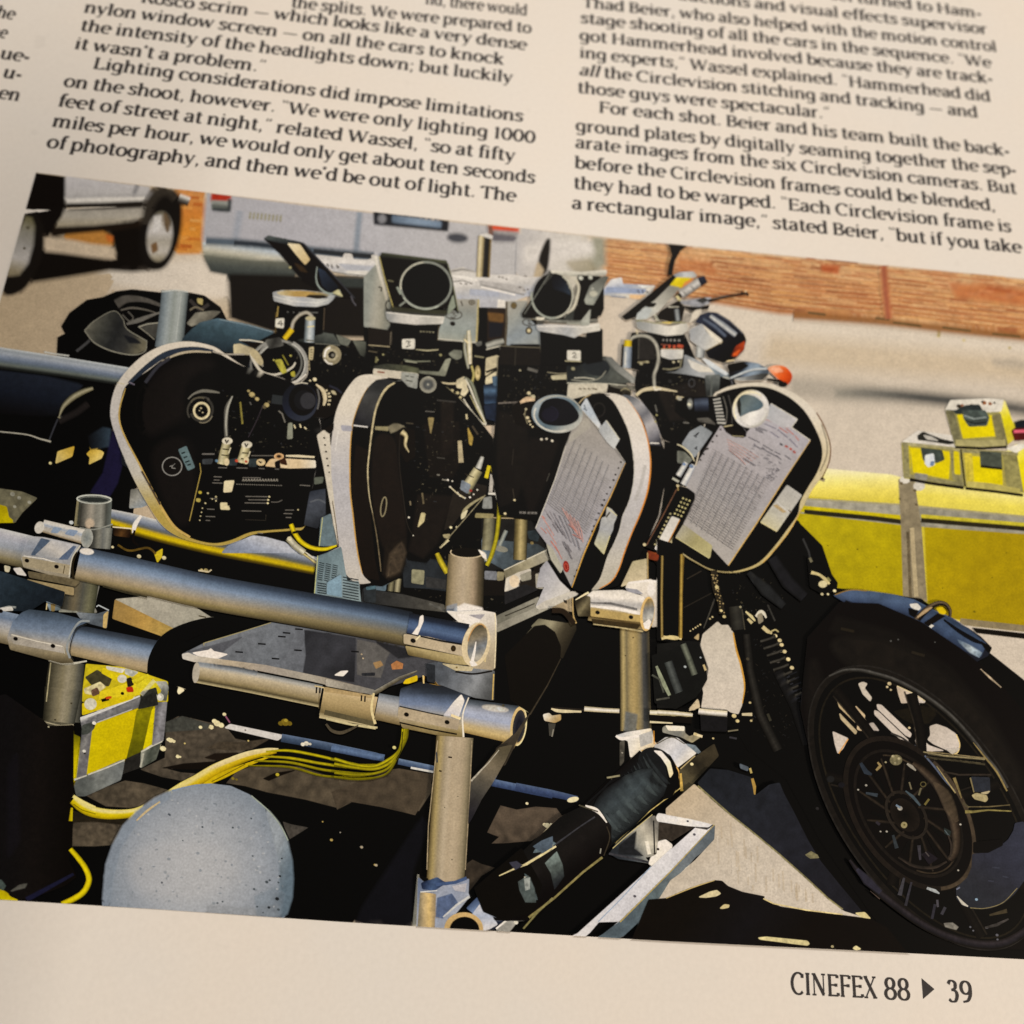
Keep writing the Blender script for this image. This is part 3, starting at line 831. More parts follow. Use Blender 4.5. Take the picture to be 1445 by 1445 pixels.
P('a83522', [(140, 62), (268, 78), (262, 118), (136, 112)], fe=8)
P('8f9288', [(136, 112), (262, 118), (256, 150), (140, 142)], fe=6)
P('5f665f', [(140, 140), (260, 150), (255, 185), (140, 168)], fe=8)
P('2d3438', [(252, 100), (272, 105), (266, 185), (200, 186), (140, 176), (140, 164), (250, 170)], fe=8, a=0.8)
fr('C')
o('van/tail_light:2', 'right tail light')
P('d2512f', [(818, 85), (1020, 108), (1018, 136), (830, 122)], fe=8)
P('9b9390', [(830, 122), (1015, 136), (1005, 170), (845, 150)], fe=8)
P('66626a', [(842, 148), (1003, 170), (985, 192), (850, 188)], fe=10)
P('6d4a3c', [(815, 90), (838, 94), (845, 150), (820, 150)], fe=6, a=0.8)
o('van/licence_plate', 'black licence plate')
P('23252d', [(35, -20), (545, 55), (540, 126), (290, 105), (38, 80)], fe=8)
P('7790ab', [(165, 20), (490, 62), (490, 98), (330, 82), (165, 62)], g=((170, 40), (490, 80), ['5f7690', '7f98b4', '6d87a4']), fe=10)
E('85858a', 92, 42, 22, 24, fe=10)
E('484a53', 605, 172, 62, 24, 4, fe=12)
fr('B')
o('van/bumper', 'chrome bumper')
P('8fa3b6', [(75, 395), (300, 400), (560, 430), (800, 460), (1240, 490), (1240, 560), (900, 540), (640, 520), (380, 510), (80, 478)],
  g=((400, 405), (385, 512), ['7d93ab', 'a9bacb', 'b7b9b0', 'c0b99f', '8c8b74']), fe=8)
S('50606f', [(100, 385), (300, 395), (560, 420), (860, 452), (1240, 488)], 22, fe=12)
S('2e3742', [(290, 398), (420, 405), (560, 422)], 16, fe=8)
S('2b2f34', [(830, 455), (1020, 475), (1240, 492)], 22, fe=8)
P('4a5049', [(78, 482), (380, 512), (640, 522), (740, 620), (700, 640), (260, 620), (130, 595)], g=((350, 505), (340, 620), ['6c6d5c', '4c524c', '39403e']), fe=10)
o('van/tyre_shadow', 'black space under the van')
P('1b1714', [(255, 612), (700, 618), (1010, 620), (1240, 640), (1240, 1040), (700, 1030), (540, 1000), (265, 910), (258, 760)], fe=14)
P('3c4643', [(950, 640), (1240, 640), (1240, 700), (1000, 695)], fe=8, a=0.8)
o('pic')
P('a4977e', [(120, 800), (240, 770), (255, 900), (190, 890)], fe=10, a=0.35)
fr('C')
o('van')
P('8e8368', [(1350, 340), (1500, 320), (1560, 420), (1400, 400)], fe=16, a=0.5)

FEM[0] = 1.0
# ================================================================ things behind the cameras
part('cover', 'covered_wheel', 'crumpled black cover over a wheel behind the left film magazine')
fr('A')
P(K, [(385, 1310), (390, 1185), (440, 1160), (415, 1110), (470, 1020), (590, 930), (700, 910), (790, 872), (900, 858), (1100, 880), (1290, 880), (1390, 900), (1500, 980), (1540, 1060), (1540, 1130), (1300, 1260), (900, 1420), (600, 1380)], fe=4)
P('514d42', [(572, 1142), (640, 1072), (772, 1004), (830, 1050), (862, 1130), (920, 1180), (1000, 1212), (992, 1270), (900, 1306), (760, 1280), (640, 1222)], g=((600, 1100), (950, 1260), ['6a6655', '46463e', '2c2d2d', '3c3b38', '6f6a58']), n=0.3)
P('23252a', [(840, 1170), (920, 1190), (960, 1225), (880, 1225)], fe=12, n=0.2)
S('8e8973', [(575, 1140), (640, 1220), (760, 1278), (900, 1304), (985, 1280), (998, 1215)], [4, 9, 8, 6, 5], s=1)
S('8a8570', [(575, 1138), (640, 1075), (770, 1006), (835, 1060), (865, 1130), (1000, 1212)], [6, 5, 4, 6, 7], s=1)
S('5a544b', [(790, 960), (860, 925), (980, 930), (1100, 970)], [50, 40, 26, 16], s=1, fe=8, n=0.25)
S('665f52', [(820, 1000), (900, 985), (1000, 1000), (1090, 1030)], [10, 14, 10, 6], s=1)
S('6f6a60', [(860, 1095), (940, 1070), (1020, 1040), (1090, 1015)], [12, 26, 18, 8], s=1, fe=3, n=0.2)
S('5f5a50', [(830, 1030), (880, 1075), (905, 1050), (870, 1010)], 9, s=1)
P('4c4a42', [(940, 1110), (1010, 1085), (1080, 1090), (1060, 1190), (1000, 1150)], n=0.3)
S('a39d86', [(940, 1115), (1000, 1095), (1085, 1085)], 7); S('8e8872', [(945, 1115), (1010, 1165), (1050, 1200)], 6)
S('3c3632', [(1290, 930), (1360, 1000), (1420, 960)], 18, fe=6); P('a89a68', [(1340, 920), (1378, 925), (1375, 965), (1345, 950)], n=0.2)
S('6e6656', [(1290, 1000), (1330, 980), (1385, 1000)], 12, s=1)
S('4b4a4a', [(520, 1280), (570, 1240), (610, 1205)], 14, fe=4)
P('75705f', [(1270, 1090), (1330, 1020), (1445, 1005), (1500, 1010), (1440, 1060), (1300, 1110)], g=((1280, 1010), (1400, 1090), ['6a6455', '8b8571', '615c4e']), n=0.2)
part('post', 'silver_post', 'short silver tube standing up beside the black cover')
S(['4f5a5c', '8a948f', 'a3aba5', '8e978f', '98a3a2', '7e8c92', '5a676d'], [(1190, 872), (1178, 1000), (1148, 1260)], [182, 180, 190], n=0.12)
S('bcc0b6', [(1100, 874), (1190, 866), (1278, 876)], 8, s=1)
S('ccd0c4', [(1232, 890), (1215, 1040), (1195, 1200)], 6, a=0.5)

part('tank', 'blue_tank', 'dark blue rounded tank behind the left camera')
fr('B')
P('2c4350', [(-60, 1050), (0, 990), (60, 940), (180, 913), (380, 952), (560, 1002), (520, 1090), (300, 1190), (200, 1160), (60, 1090), (-60, 1100)],
  g=((240, 925), (200, 1160), ['4a6a7c', '36525f', '2a3f4b', '1b2730']), n=0.25)
S('6f8894', [(190, 918), (380, 955), (550, 1003)], 5, fe=4)

part('bag', 'black_bag', 'black padded bag with navy sheen and yellow patches at the left edge')
fr('F')
P(K, [(-1300, 60), (-200, 100), (0, 200), (300, 250), (790, 340), (770, 420), (752, 560), (790, 700), (860, 880), (930, 1040), (900, 1250), (880, 1500), (-1300, 1500)])
P('1c2230', [(-300, 220), (0, 255), (300, 290), (560, 355), (460, 460), (380, 560), (200, 560), (-300, 520)], g=((200, 260), (150, 580), ['262d3c', '1c2230', '120f10']), fe=20, n=0.2)
S('3f4048', [(330, 740), (365, 650), (400, 570), (440, 500)], 5, s=1, fe=5)
S(['4a4838', 'aca487', '6a644c'], [(400, 570), (430, 500), (490, 440), (560, 400), (632, 374)], [6, 26, 36, 34, 22], s=1, fe=4)
S('b6ae96', [(-200, 650), (0, 670), (180, 690), (270, 718), (346, 738)], [7, 8, 8, 10, 12], s=1)
P('d0b25a', [(392, 806), (505, 770), (490, 838), (378, 886)], g=((400, 870), (500, 780), ['e0c87e', 'caa63e']), n=0.15); D('e0d29a', 342, 884, 13)
P('d8bd62', [(588, 822), (615, 795), (680, 796), (706, 812), (690, 850), (605, 892), (612, 845)], g=((600, 800), (680, 880), ['c9a63e', 'e2cd84']), n=0.15)
P('221d46', [(615, 1085), (700, 950), (775, 640), (835, 880), (800, 1020), (745, 1112)], fe=14, n=0.15)
P('2f4252', [(600, 700), (700, 640), (752, 650), (738, 770), (620, 792)], fe=16, n=0.2, g=((600, 700), (750, 700), ['14161a', '34485a']))
S('2a2422', [(400, 600), (520, 540), (600, 480)], 20, fe=20)
part('crate3', 'yellow_case', 'yellow corner of a case under the black bag')
P('77725c', [(-300, 1040), (0, 1058), (150, 1080), (252, 1122), (150, 1220), (60, 1345), (-300, 1340)], n=0.4)
D('a8a48c', 85, 1095, 20, 130, 1120, 16, 200, 1150, 16, 100, 1180, 14)
P('d2bf10', [(-300, 1150), (0, 1168), (45, 1180), (60, 1250), (90, 1275), (50, 1340), (-300, 1320)], g=((0, 1160), (0, 1340), ['b8a410', 'd9c80c']))

part('rear', 'rear_rail', 'long silver tube crossing behind the black bag')
fr('F')
S(['c7cbc8', '9ba4ab', 'a8b0b9', '8b98ac', '6f7f98', '65747f', '6c7468', '2f332e', K], [(-1300, -90), (0, 172), (400, 228), (880, 302)], [150, 150, 140, 132], n=0.13)
S('c9c7b8', [(300, 128), (380, 143), (470, 155)], 8, fe=3)

# ================================================================ floor under the rig
part('pic2', 'shaded_ground', 'dark ground in the shadow under the camera rig')
fr('px')
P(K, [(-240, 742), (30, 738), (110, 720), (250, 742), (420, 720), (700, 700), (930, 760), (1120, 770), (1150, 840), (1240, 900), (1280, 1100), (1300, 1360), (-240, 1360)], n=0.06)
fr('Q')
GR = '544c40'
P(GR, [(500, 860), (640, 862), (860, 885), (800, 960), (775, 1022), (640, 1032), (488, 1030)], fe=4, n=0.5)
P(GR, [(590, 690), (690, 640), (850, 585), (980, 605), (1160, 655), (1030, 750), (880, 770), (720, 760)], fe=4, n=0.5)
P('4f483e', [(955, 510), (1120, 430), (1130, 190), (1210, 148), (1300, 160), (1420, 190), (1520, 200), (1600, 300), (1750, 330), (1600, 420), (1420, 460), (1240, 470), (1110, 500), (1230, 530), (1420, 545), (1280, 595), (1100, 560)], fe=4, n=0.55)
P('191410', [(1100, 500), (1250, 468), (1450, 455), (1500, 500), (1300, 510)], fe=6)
P('241d17', [(1390, 430), (1460, 400), (1620, 395), (1620, 430), (1480, 450)], fe=8)
D('e8dcae', 1160, 312, 22, 1180, 318, 14, 1108, 368, 26, 1085, 362, 14, 1208, 420, 15, 1362, 222, 16, 1435, 222, 22, 1150, 302, 12, 1225, 424, 9)
fr('R')
P('51493d', [(590, 300), (800, 285), (930, 300), (1200, 385), (1445, 395), (1760, 380), (1850, 430), (1740, 600), (1650, 590), (1445, 565), (1290, 535), (1200, 582), (960, 520), (700, 470), (560, 430), (430, 410), (500, 330)], fe=5, n=0.5)
P('4a4237', [(550, 130), (720, 110), (600, 180), (470, 190), (300, 170), (380, 130)], fe=8, n=0.4)
P('17120e', [(680, 380), (760, 340), (900, 322), (800, 360), (720, 395)], fe=6); D('c3b23c', 778, 352, 15)
P('4a443c', [(815, 672), (870, 690), (985, 712), (862, 790), (830, 720)], fe=4, n=0.3)
D('b49e60', 1145, 796, 12, 1440, 965, 9, 1085, 672, 6); D('8d8474', 1350, 845, 13, 1205, 745, 6)
D('7d6f2c', 475, 378, 14, 500, 385, 10); D('cbb878', 250, 30, 16, 1215, 0, 6, 580, 122, 8, 148, 140, 8)
fr('S')
P('50473b', [(260, 330), (400, 310), (600, 345), (632, 345), (610, 440), (510, 628), (420, 605), (270, 570), (70, 535), (-20, 590), (-60, 470), (120, 400)], fe=4, n=0.45)
P('554b40', [(1000, 745), (1090, 562), (1200, 590), (1330, 570), (1470, 580), (1520, 650), (1400, 740), (1300, 802), (1150, 815), (1030, 820), (1080, 775)], fe=4, n=0.45)
P('3e372f', [(855, 960), (900, 930), (960, 960), (1050, 985), (960, 1040), (880, 1140), (850, 1060)], fe=5, n=0.4)
D('e9dcb4', 1408, 698, 26, 1390, 692, 16, 1435, 690, 12, 1270, 548, 12); D('a89c84', 145, 845, 11, 245, 968, 12)
P('1c1c28', [(150, 1250), (560, 640), (600, 690), (500, 1000), (490, 1400), (100, 1400)], fe=30, n=0.2, a=0.6)
fr('L')
P('46473f', [(0, 1160), (130, 1110), (320, 1165), (300, 1200), (0, 1220)], fe=6, n=0.4)
D('e8dcae', 368, 1160, 30, 395, 1172, 26, 350, 1145, 22, 328, 1185, 20, 417, 1098, 15, 255, 1186, 15, 55, 1275, 20, 35, 1270, 14, 75, 1282, 12, 100, 1386, 15, 5, 1332, 18)
P('efe2bc', [(98, 945), (112, 895), (145, 935), (108, 962)]); S('8d5a70', [(425, 1110), (455, 1155)], 10)
D('7c6a24', 830, 1152, 38, 800, 1160, 22, 860, 1160, 22); D('a3903a', 835, 1140, 16)
o('pic2/ground_rail', 'thin blue white rail lying on the ground')
P('d3cdc4', [(420, 1190), (455, 1165), (825, 1242), (780, 1275)], n=0.06)
S(['5a7296', '3c5272', '2c3d58'], [(805, 1258), (1100, 1312), (1445, 1385)], 54, n=0.15); D('d8ceb0', 975, 1296, 22, 950, 1302, 18, 1000, 1300, 12); D('8a8078', 560, 1206, 8)
fr('S')
S(['4a6590', '5a79a8', '3a5078'], [(-60, 170), (300, 240)], 48, n=0.15)
S(['6a86ac', '4c6690', '3a5078'], [(395, 262), (640, 315)], [40, 44], n=0.15); S('d8d4c8', [(480, 305), (640, 335)], 14)
S(['5a74a0', '40598a', '2c3e68'], [(1030, 405), (1445, 490)], 50, n=0.2)
fr('T')
S(['4a6088', '3a4f80', '2c3e68'], [(-60, 530), (180, 575), (360, 615)], [52, 48, 40], n=0.2); E('e6dcb4', 330, 618, 38, 16, -12)
# ================================================================ right hand background: yellow cases
part('long', 'long_yellow_case', 'long low yellow case with aluminium edges behind the motorcycle')
fr('px')
P('c9b93c', [(1135, 664), (1200, 666), (1275, 676), (1380, 688), (1535, 700), (1535, 900), (1380, 884), (1270, 850), (1125, 835), (1100, 740)], n=0.03)
P('e0d36a', [(1150, 660), (1258, 670), (1278, 676), (1278, 712), (1140, 700), (1148, 676)], g=((1200, 664), (1200, 706), ['f2ebb8', 'ebe08a', 'e6d768', 'd6c652']), n=0.06)
P('dfd05e', [(1290, 676), (1445, 696), (1540, 706), (1540, 738), (1445, 727), (1290, 712)], g=((1360, 690), (1356, 720), ['e9de8c', 'e3d55e', 'd9cb5a']), n=0.06)
P('a09a84', [(1120, 702), (1278, 712), (1278, 742), (1128, 724)], n=0.25)
P('c3b416', [(1125, 713), (1278, 728), (1278, 733), (1128, 722)], n=0.15)
S('2c281c', [(1135, 722), (1230, 731), (1278, 737)], 5, fe=1.5, n=0.3)
P('99937c', [(1288, 714), (1445, 728), (1540, 736), (1540, 764), (1445, 754), (1290, 742)], n=0.3)
P('bfb338', [(1300, 726), (1445, 738), (1540, 745), (1540, 750), (1445, 743), (1300, 731)], n=0.2)
S('2f2a1c', [(1300, 734), (1445, 746), (1540, 753)], 5, fe=1.5, n=0.4)
S('a39c7c', [(1138, 704), (1278, 713)], 2); S('a39c7c', [(1290, 714), (1445, 729), (1540, 737)], 2.5)
P('c2ae0c', [(1122, 724), (1278, 742), (1282, 846), (1200, 838), (1160, 830)], g=((1180, 730), (1250, 850), ['b3a516', 'ab9c10', 'a7960c']), n=0.12)
P('b39c0c', [(1305, 744), (1445, 754), (1540, 764), (1540, 892), (1445, 884), (1340, 872), (1310, 850)], g=((1310, 760), (1440, 860), ['ab9808', 'a48e08', 'a18b0c']), n=0.10)
P('8d826a', [(1268, 676), (1290, 678), (1300, 744), (1308, 850), (1275, 848), (1272, 742)], n=0.25)
S('b5a684', [(1287, 745), (1290, 800), (1293, 842)], 6, n=0.15); S('6b604a', [(1281, 750), (1285, 846)], 4, n=0.3)
E('d6cebc', 1277, 677, 7, 5); E('d0c8b6', 1297, 686, 8, 6); D('6d6148', 1272, 682, 3, 1291, 692, 3, 1270, 704, 2, 1293, 712, 2.5)
S('8d8064', [(1355, 877), (1445, 887), (1540, 896)], 9, n=0.2)
P('17120c', [(1372, 886), (1445, 894), (1540, 902), (1540, 908), (1445, 901), (1378, 893)])
D('6d6206', 1278 - 110, 770, 1.2, 1210, 775, 1.5, 1237, 800, 1.2, 1420, 780, 1, 1400, 815, 1.2, 1375, 863, 2, 1330, 830, 1)
S('9c8f70', [(1154, 674), (1164, 678)], 5); S('2a2416', [(1150, 671), (1162, 676)], 3)
fr('E')
part('cs1', 'yellow_case', 'small yellow case on the left of the stack of three')
P('a39a4e', [(722, 1150), (1075, 1185), (1095, 1410), (1000, 1395), (735, 1360)], n=0.15)
P('d8d0c0', [(722, 1148), (820, 1080), (1030, 1110), (1060, 1180), (900, 1165)], n=0.12); P('2c2c26', [(815, 1110), (850, 1085), (880, 1100), (960, 1130), (1050, 1150), (1000, 1160), (880, 1140), (820, 1135)], n=0.4); P('b8b3a6', [(850, 1105), (900, 1115), (940, 1140), (870, 1130)])
P('d9c70a', [(775, 1180), (1010, 1205), (1000, 1365), (790, 1325)], n=0.1); P('c8b718', [(740, 1160), (770, 1165), (775, 1300), (742, 1320)], n=0.15)
P('87815c', [(730, 1150), (760, 1155), (770, 1350), (738, 1358)], n=0.35); P('8e8860', [(1005, 1180), (1070, 1188), (1085, 1390), (1025, 1370)], n=0.3)
P('d2c21a', [(1030, 1200), (1060, 1205), (1070, 1340), (1035, 1335)], n=0.1)
S('9c9570', [(725, 1155), (900, 1172), (1070, 1190)], 18, n=0.35); S('8a8460', [(740, 1345), (880, 1365), (1090, 1398)], 22, n=0.35)
P('3f4a42', [(835, 1180), (960, 1195), (975, 1250), (930, 1270), (850, 1255)], n=0.4); P('d4dae2', [(862, 1225), (910, 1215), (918, 1280), (880, 1295), (860, 1275)], n=0.1); P('6a86b4', [(895, 1260), (916, 1262), (908, 1288), (890, 1285)])
P('8b8878', [(800, 1330), (875, 1340), (870, 1372), (800, 1360)], n=0.2); S('1a150e', [(770, 1368), (900, 1392), (1090, 1418)], 14, fe=4)
part('cs2', 'yellow_case', 'small yellow case on the right of the stack of three')
P('aaa058', [(1078, 1190), (1340, 1200), (1445, 1160), (1560, 1190), (1560, 1440), (1400, 1445), (1105, 1415)], n=0.15)
P('e2d63c', [(1330, 1210), (1400, 1160), (1560, 1190), (1560, 1420), (1445, 1440), (1410, 1300)], n=0.1, g=((1340, 1180), (1500, 1400), ['ebe3a6', 'e0d220', 'd8c80a']))
P('d9c80a', [(1140, 1230), (1310, 1245), (1320, 1400), (1150, 1385)], n=0.1); P('c2b244', [(1090, 1200), (1135, 1205), (1150, 1400), (1110, 1400)], n=0.25)
P('8d8758', [(1320, 1215), (1400, 1210), (1440, 1440), (1345, 1425)], n=0.35)
S('979068', [(1080, 1200), (1200, 1205), (1410, 1215)], 20, n=0.35); S('b3a963', [(1110, 1395), (1250, 1408), (1420, 1440)], 34, n=0.2)
P('4a5244', [(1185, 1200), (1310, 1210), (1315, 1300), (1190, 1290)], n=0.45); P('1c1a12', [(1190, 1285), (1315, 1300), (1315, 1310), (1190, 1296)])
S('1a150e', [(1100, 1420), (1280, 1440), (1440, 1462)], 12, fe=4); S('16120c', [(1072, 1190), (1098, 1410)], 8)
P('e8e2cc', [(1340, 1185), (1420, 1158), (1470, 1165), (1400, 1210)], n=0.15)
part('cs3', 'yellow_case', 'small yellow case on top of the stack of three')
P('97905a', [(980, 955), (1310, 960), (1380, 1130), (1330, 1172), (1040, 1172)], n=0.15)
P('dccf4a', [(1300, 960), (1330, 900), (1390, 1060), (1385, 1130), (1345, 1165)], g=((1310, 930), (1380, 1100), ['e9df8c', 'dcd01c', 'c8ba3a']), n=0.1)
P('d8d0bd', [(980, 960), (1010, 900), (1240, 890), (1325, 898), (1310, 965), (1100, 975)], n=0.15)
D('8a5a3a', 1210, 915, 18, 1245, 920, 14, 1080, 930, 12); D('3c3428', 1060, 935, 18, 1200, 910, 10, 1270, 915, 9, 1135, 930, 12)
P('2f3a3a', [(985, 958), (1040, 960), (1100, 930), (1180, 925), (1200, 960), (1120, 1000), (1060, 980), (985, 975)], n=0.5)
P('dccb0a', [(1050, 985), (1270, 990), (1295, 1110), (1085, 1125)], n=0.1)
P('46544e', [(1080, 960), (1215, 960), (1240, 1000), (1225, 1050), (1120, 1055), (1090, 1010)], n=0.5); S('8b9a94', [(1090, 990), (1150, 1010), (1225, 1000)], 9, n=0.3); S('27302c', [(1100, 1020), (1160, 1038), (1225, 1030)], 10)
P('7a7658', [(985, 960), (1030, 965), (1085, 1170), (1040, 1172)], n=0.4); P('807a56', [(1255, 990), (1305, 975), (1350, 1165), (1290, 1170)], n=0.35)
S('a8a070', [(1040, 1150), (1180, 1155), (1335, 1150)], 36, n=0.2); S('17120c', [(1040, 1176), (1200, 1184), (1345, 1175)], 12, fe=3)
part('redobj', 'red_bag', 'dark red thing at the right edge behind the cases')
P('5a1f1c', [(1370, 1080), (1400, 1055), (1500, 1060), (1500, 1130), (1390, 1140)], fe=6, n=0.3); P('20242e', [(1385, 1030), (1430, 1015), (1520, 1020), (1520, 1060), (1395, 1065)], fe=6, n=0.3); S('d8667a', [(1385, 1085), (1480, 1080)], 14, fe=4)

part('moto', 'motorcycle', 'black motorcycle parked behind the rig, front wheel to the right')
fr('O')
o('moto', 'black motorcycle parked behind the rig, front wheel to the right')
P(K, [(-60, -60), (300, -100), (600, -200), (900, -120), (965, 0), (990, 130), (1160, 290), (1160, 370), (1445, 380), (1600, 520), (1600, 1500), (700, 1500), (560, 1445), (440, 1230), (500, 1190), (530, 990), (470, 720), (430, 600), (350, 565), (240, 650), (250, 760), (290, 900), (230, 1050), (240, 1150), (-60, 1200), (-200, 700), (-60, 680)], n=0.12)
fr('px')
P(K, [(1130, 740), (1160, 770), (1180, 830), (1300, 845), (1445, 960), (1535, 1100), (1535, 1380), (1300, 1380), (1230, 1290), (1160, 1190), (1110, 1100), (1060, 1060), (1060, 900), (1090, 800)], n=0.1)
part('frame', 'tube_frame', 'silver scaffold tube frame carrying the rig')
fr('K')
# rail behind, yellow underside
o('frame/rail:1', 'rear silver tube with yellow reflected underneath')
fr('px')
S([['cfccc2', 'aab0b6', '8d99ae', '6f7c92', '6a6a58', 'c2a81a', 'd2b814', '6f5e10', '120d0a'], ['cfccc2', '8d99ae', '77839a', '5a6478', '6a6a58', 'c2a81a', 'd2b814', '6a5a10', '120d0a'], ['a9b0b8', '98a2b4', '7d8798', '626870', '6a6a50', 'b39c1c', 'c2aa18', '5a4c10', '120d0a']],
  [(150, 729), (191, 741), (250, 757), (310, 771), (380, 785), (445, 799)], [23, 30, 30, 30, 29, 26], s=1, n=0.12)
fr('G'); P('a9adbe', [(610, 1328), (700, 1340), (830, 1375), (880, 1410), (940, 1445), (400, 1445), (440, 1400)], g=((600, 1330), (560, 1445), ['b9bdc8', '98a2b8', '7d8aa4']), n=0.15)
fr('K')
S('efe8d8', [(960, 180), (920, 240), (905, 300)], [14, 26, 16], s=1, fe=4); P('3c2a14', [(770, 265), (890, 275), (880, 330), (775, 315)], g=((770, 270), (880, 320), ['1a120c', '5a4024', '241810']), n=0.3); S('e6d8b4', [(765, 258), (895, 270)], 8); S('17110c', [(915, 280), (905, 350), (940, 385)], 14, s=1); P('c9c6be', [(890, 5), (940, 0), (1000, 110), (960, 125), (880, 130)], g=((890, 20), (960, 120), ['77766a', 'a3a194', '8f9aa0']), n=0.2)
P('c9b42a', [(1050, 440), (1105, 405), (1100, 460), (1070, 500)], n=0.15); D('d4c9a2', 945, 458, 18, 1115, 468, 18, 765, 395, 12); S('5c4a20', [(800, 380), (880, 420), (1000, 400), (1060, 440)], 14, s=1, n=0.5); D('c2b078', 1400, 555, 20, 1370, 550, 12)
# ================================================================ top of the rig
part('rig', 'camera_rig', 'aluminium camera rig holding four film cameras')
fr('C')
P(K, [(-30, 780), (130, 620), (640, 560), (760, 640), (900, 640), (1180, 620), (1200, 900), (1180, 1100), (1000, 1445), (-30, 1445)])
o('rig/top_plate', 'sunlit white top frame of the rig')
P('cdc6bb', [(540, 395), (640, 370), (740, 420), (860, 425), (960, 420), (1060, 440), (1180, 440), (1140, 560), (1070, 570), (940, 620), (925, 655), (750, 645), (740, 590), (600, 600), (560, 440)], g=((700, 400), (720, 640), ['c9c2b6', 'd9d2c8', 'bfbab2', 'a9aebc', 'd2cabd']), n=0.10)
P('b9b3ac', [(750, 460), (1050, 500), (1075, 545), (1000, 545), (760, 500)], n=0.15); S('8f8a84', [(760, 490), (900, 520), (1060, 560)], 9); S('efe8da', [(765, 505), (1000, 560)], 10)
S('9a948c', [(560, 400), (640, 385), (720, 400)], 14, n=0.3); S('e6dfd2', [(560, 430), (650, 440), (740, 460)], 16, n=0.1); S('6f6a64', [(570, 470), (640, 462), (700, 480)], 6)
P('a7adbd', [(690, 520), (890, 540), (885, 570), (690, 560)], n=0.08); P('b3b2b8', [(760, 590), (875, 600), (870, 650), (760, 645)], n=0.08); P('e2d8c8', [(880, 590), (930, 600), (920, 652), (880, 650)])
for x, y in ((620, 480), (655, 482), (690, 480), (1020, 505), (1050, 525), (1075, 520), (905, 440), (930, 450), (1060, 430), (880, 435)): S('6a6058', [(x, y), (x + 16, y + 4)], 8, n=0.4)
P('cbc4b9', [(-30, 330), (60, 300), (90, 380), (60, 400), (-30, 390)], n=0.1)
fr('B')
P('cfc8bf', [(840, 480), (1030, 500), (1040, 470), (1090, 475), (1100, 510), (1290, 520), (1290, 590), (1230, 630), (1060, 615), (960, 590), (900, 545)], g=((1000, 490), (1000, 620), ['c9c2b8', 'dcd5cb', 'b8b6b8', 'cfcabf']), n=0.12)
P('b0b2ba', [(1000, 540), (1240, 560), (1240, 585), (1060, 585)], n=0.08); P('d9d2c4', [(1055, 588), (1230, 592), (1225, 622), (1060, 612)], n=0.08); S('7b776f', [(960, 595), (1060, 610), (1230, 625)], 6)
B('4a4640', 920, 540, 935, 560, 950, 545, 960, 570, 985, 550, 1000, 565, 990, 570, 1005, 560, w=9); P('cbc3b6', [(1225, 480), (1285, 490), (1285, 530), (1230, 520)])
fr('D')
P('b7bac4', [(230, 460), (300, 360), (370, 345), (380, 390), (600, 400), (560, 470), (520, 490), (400, 480)], g=((300, 370), (330, 480), ['d5d3cf', 'c9cbd2', '9aa9c6', 'b0b4ba', 'd6cdbb']), n=0.12)
P('8fa0c4', [(270, 410), (540, 425), (520, 455), (260, 445)], n=0.1); P('d8b58a', [(425, 462), (540, 465), (500, 492), (430, 485)], n=0.15); P('dfe0de', [(480, 395), (560, 405), (520, 415)]); B('3f4250', 480, 430, 490, 450, 510, 430, 520, 450, 535, 440, 555, 445, w=8)
S('8a94a8', [(300, 470), (400, 480)], 9)
o('rig/mast', 'short bright post on top of the rig')
fr('C')
S(['8e7a4e', '2a2620', '1c1a18', '34302a', 'b0a078', 'd8ccaa', '8a7c58'], [(792, 160), (778, 440)], [92, 98, 92], n=0.15)
P('cfc8bd', [(755, 150), (800, 140), (845, 160), (840, 180), (790, 165)], n=0.1)
o('rig/bracket:1', 'silver bracket behind the third mirror')
P('a19f88', [(-30, 440), (80, 320), (130, 500), (165, 640), (135, 700), (150, 800), (-30, 775)], g=((0, 600), (150, 620), ['8f9488', 'a9a592', '9a9680', '7d7f70']), n=0.10)
P('c9bfa4', [(40, 300), (85, 300), (140, 560), (120, 600), (70, 420)], g=((60, 320), (130, 590), ['e0d8c4', 'b8ae94']), n=0.1)
S('2d2820', [(68, 505), (92, 512), (84, 535)], 9); R('2d2820', 138, 630, 22, 30, 7)
o('rig/bracket:2', 'silver bracket with a ringed number beside the third mirror')
P('8d9187', [(570, 470), (600, 590), (752, 590), (735, 880), (560, 870), (470, 860), (480, 800), (520, 700), (560, 640)], g=((600, 590), (560, 880), ['a59f8e', '8b8f85', '98a099', '8e9890', 'a3a592']), n=0.12)
S('b5a878', [(748, 590), (733, 880)], 12, n=0.1); S('c3bda6', [(475, 858), (640, 874), (735, 884)], 8)
E(['3a3428', '8d8672', '4a4234'], 702, 610, 24, 20); D('1d1812', 572, 755, 24); S('3c342a', [(628, 600), (640, 636)], 7)
R('3a3226', 580, 695, 54, 30, 6); S('3a3226', [(560, 680), (590, 678), (575, 695), (598, 700), (580, 716), (558, 712)], 7)
o('rig/bracket:3', 'silver bracket with a ringed number left of the second mirror')
P('98988c', [(935, 605), (1080, 600), (1060, 680), (1090, 720), (1170, 800), (1165, 915), (940, 900)], g=((960, 610), (1120, 900), ['aba492', '93978e', '87939a', '9aa09a']), n=0.12)
S('5a5244', [(938, 605), (940, 760), (930, 900)], 14); S('a8a696', [(950, 905), (1160, 912)], 7)
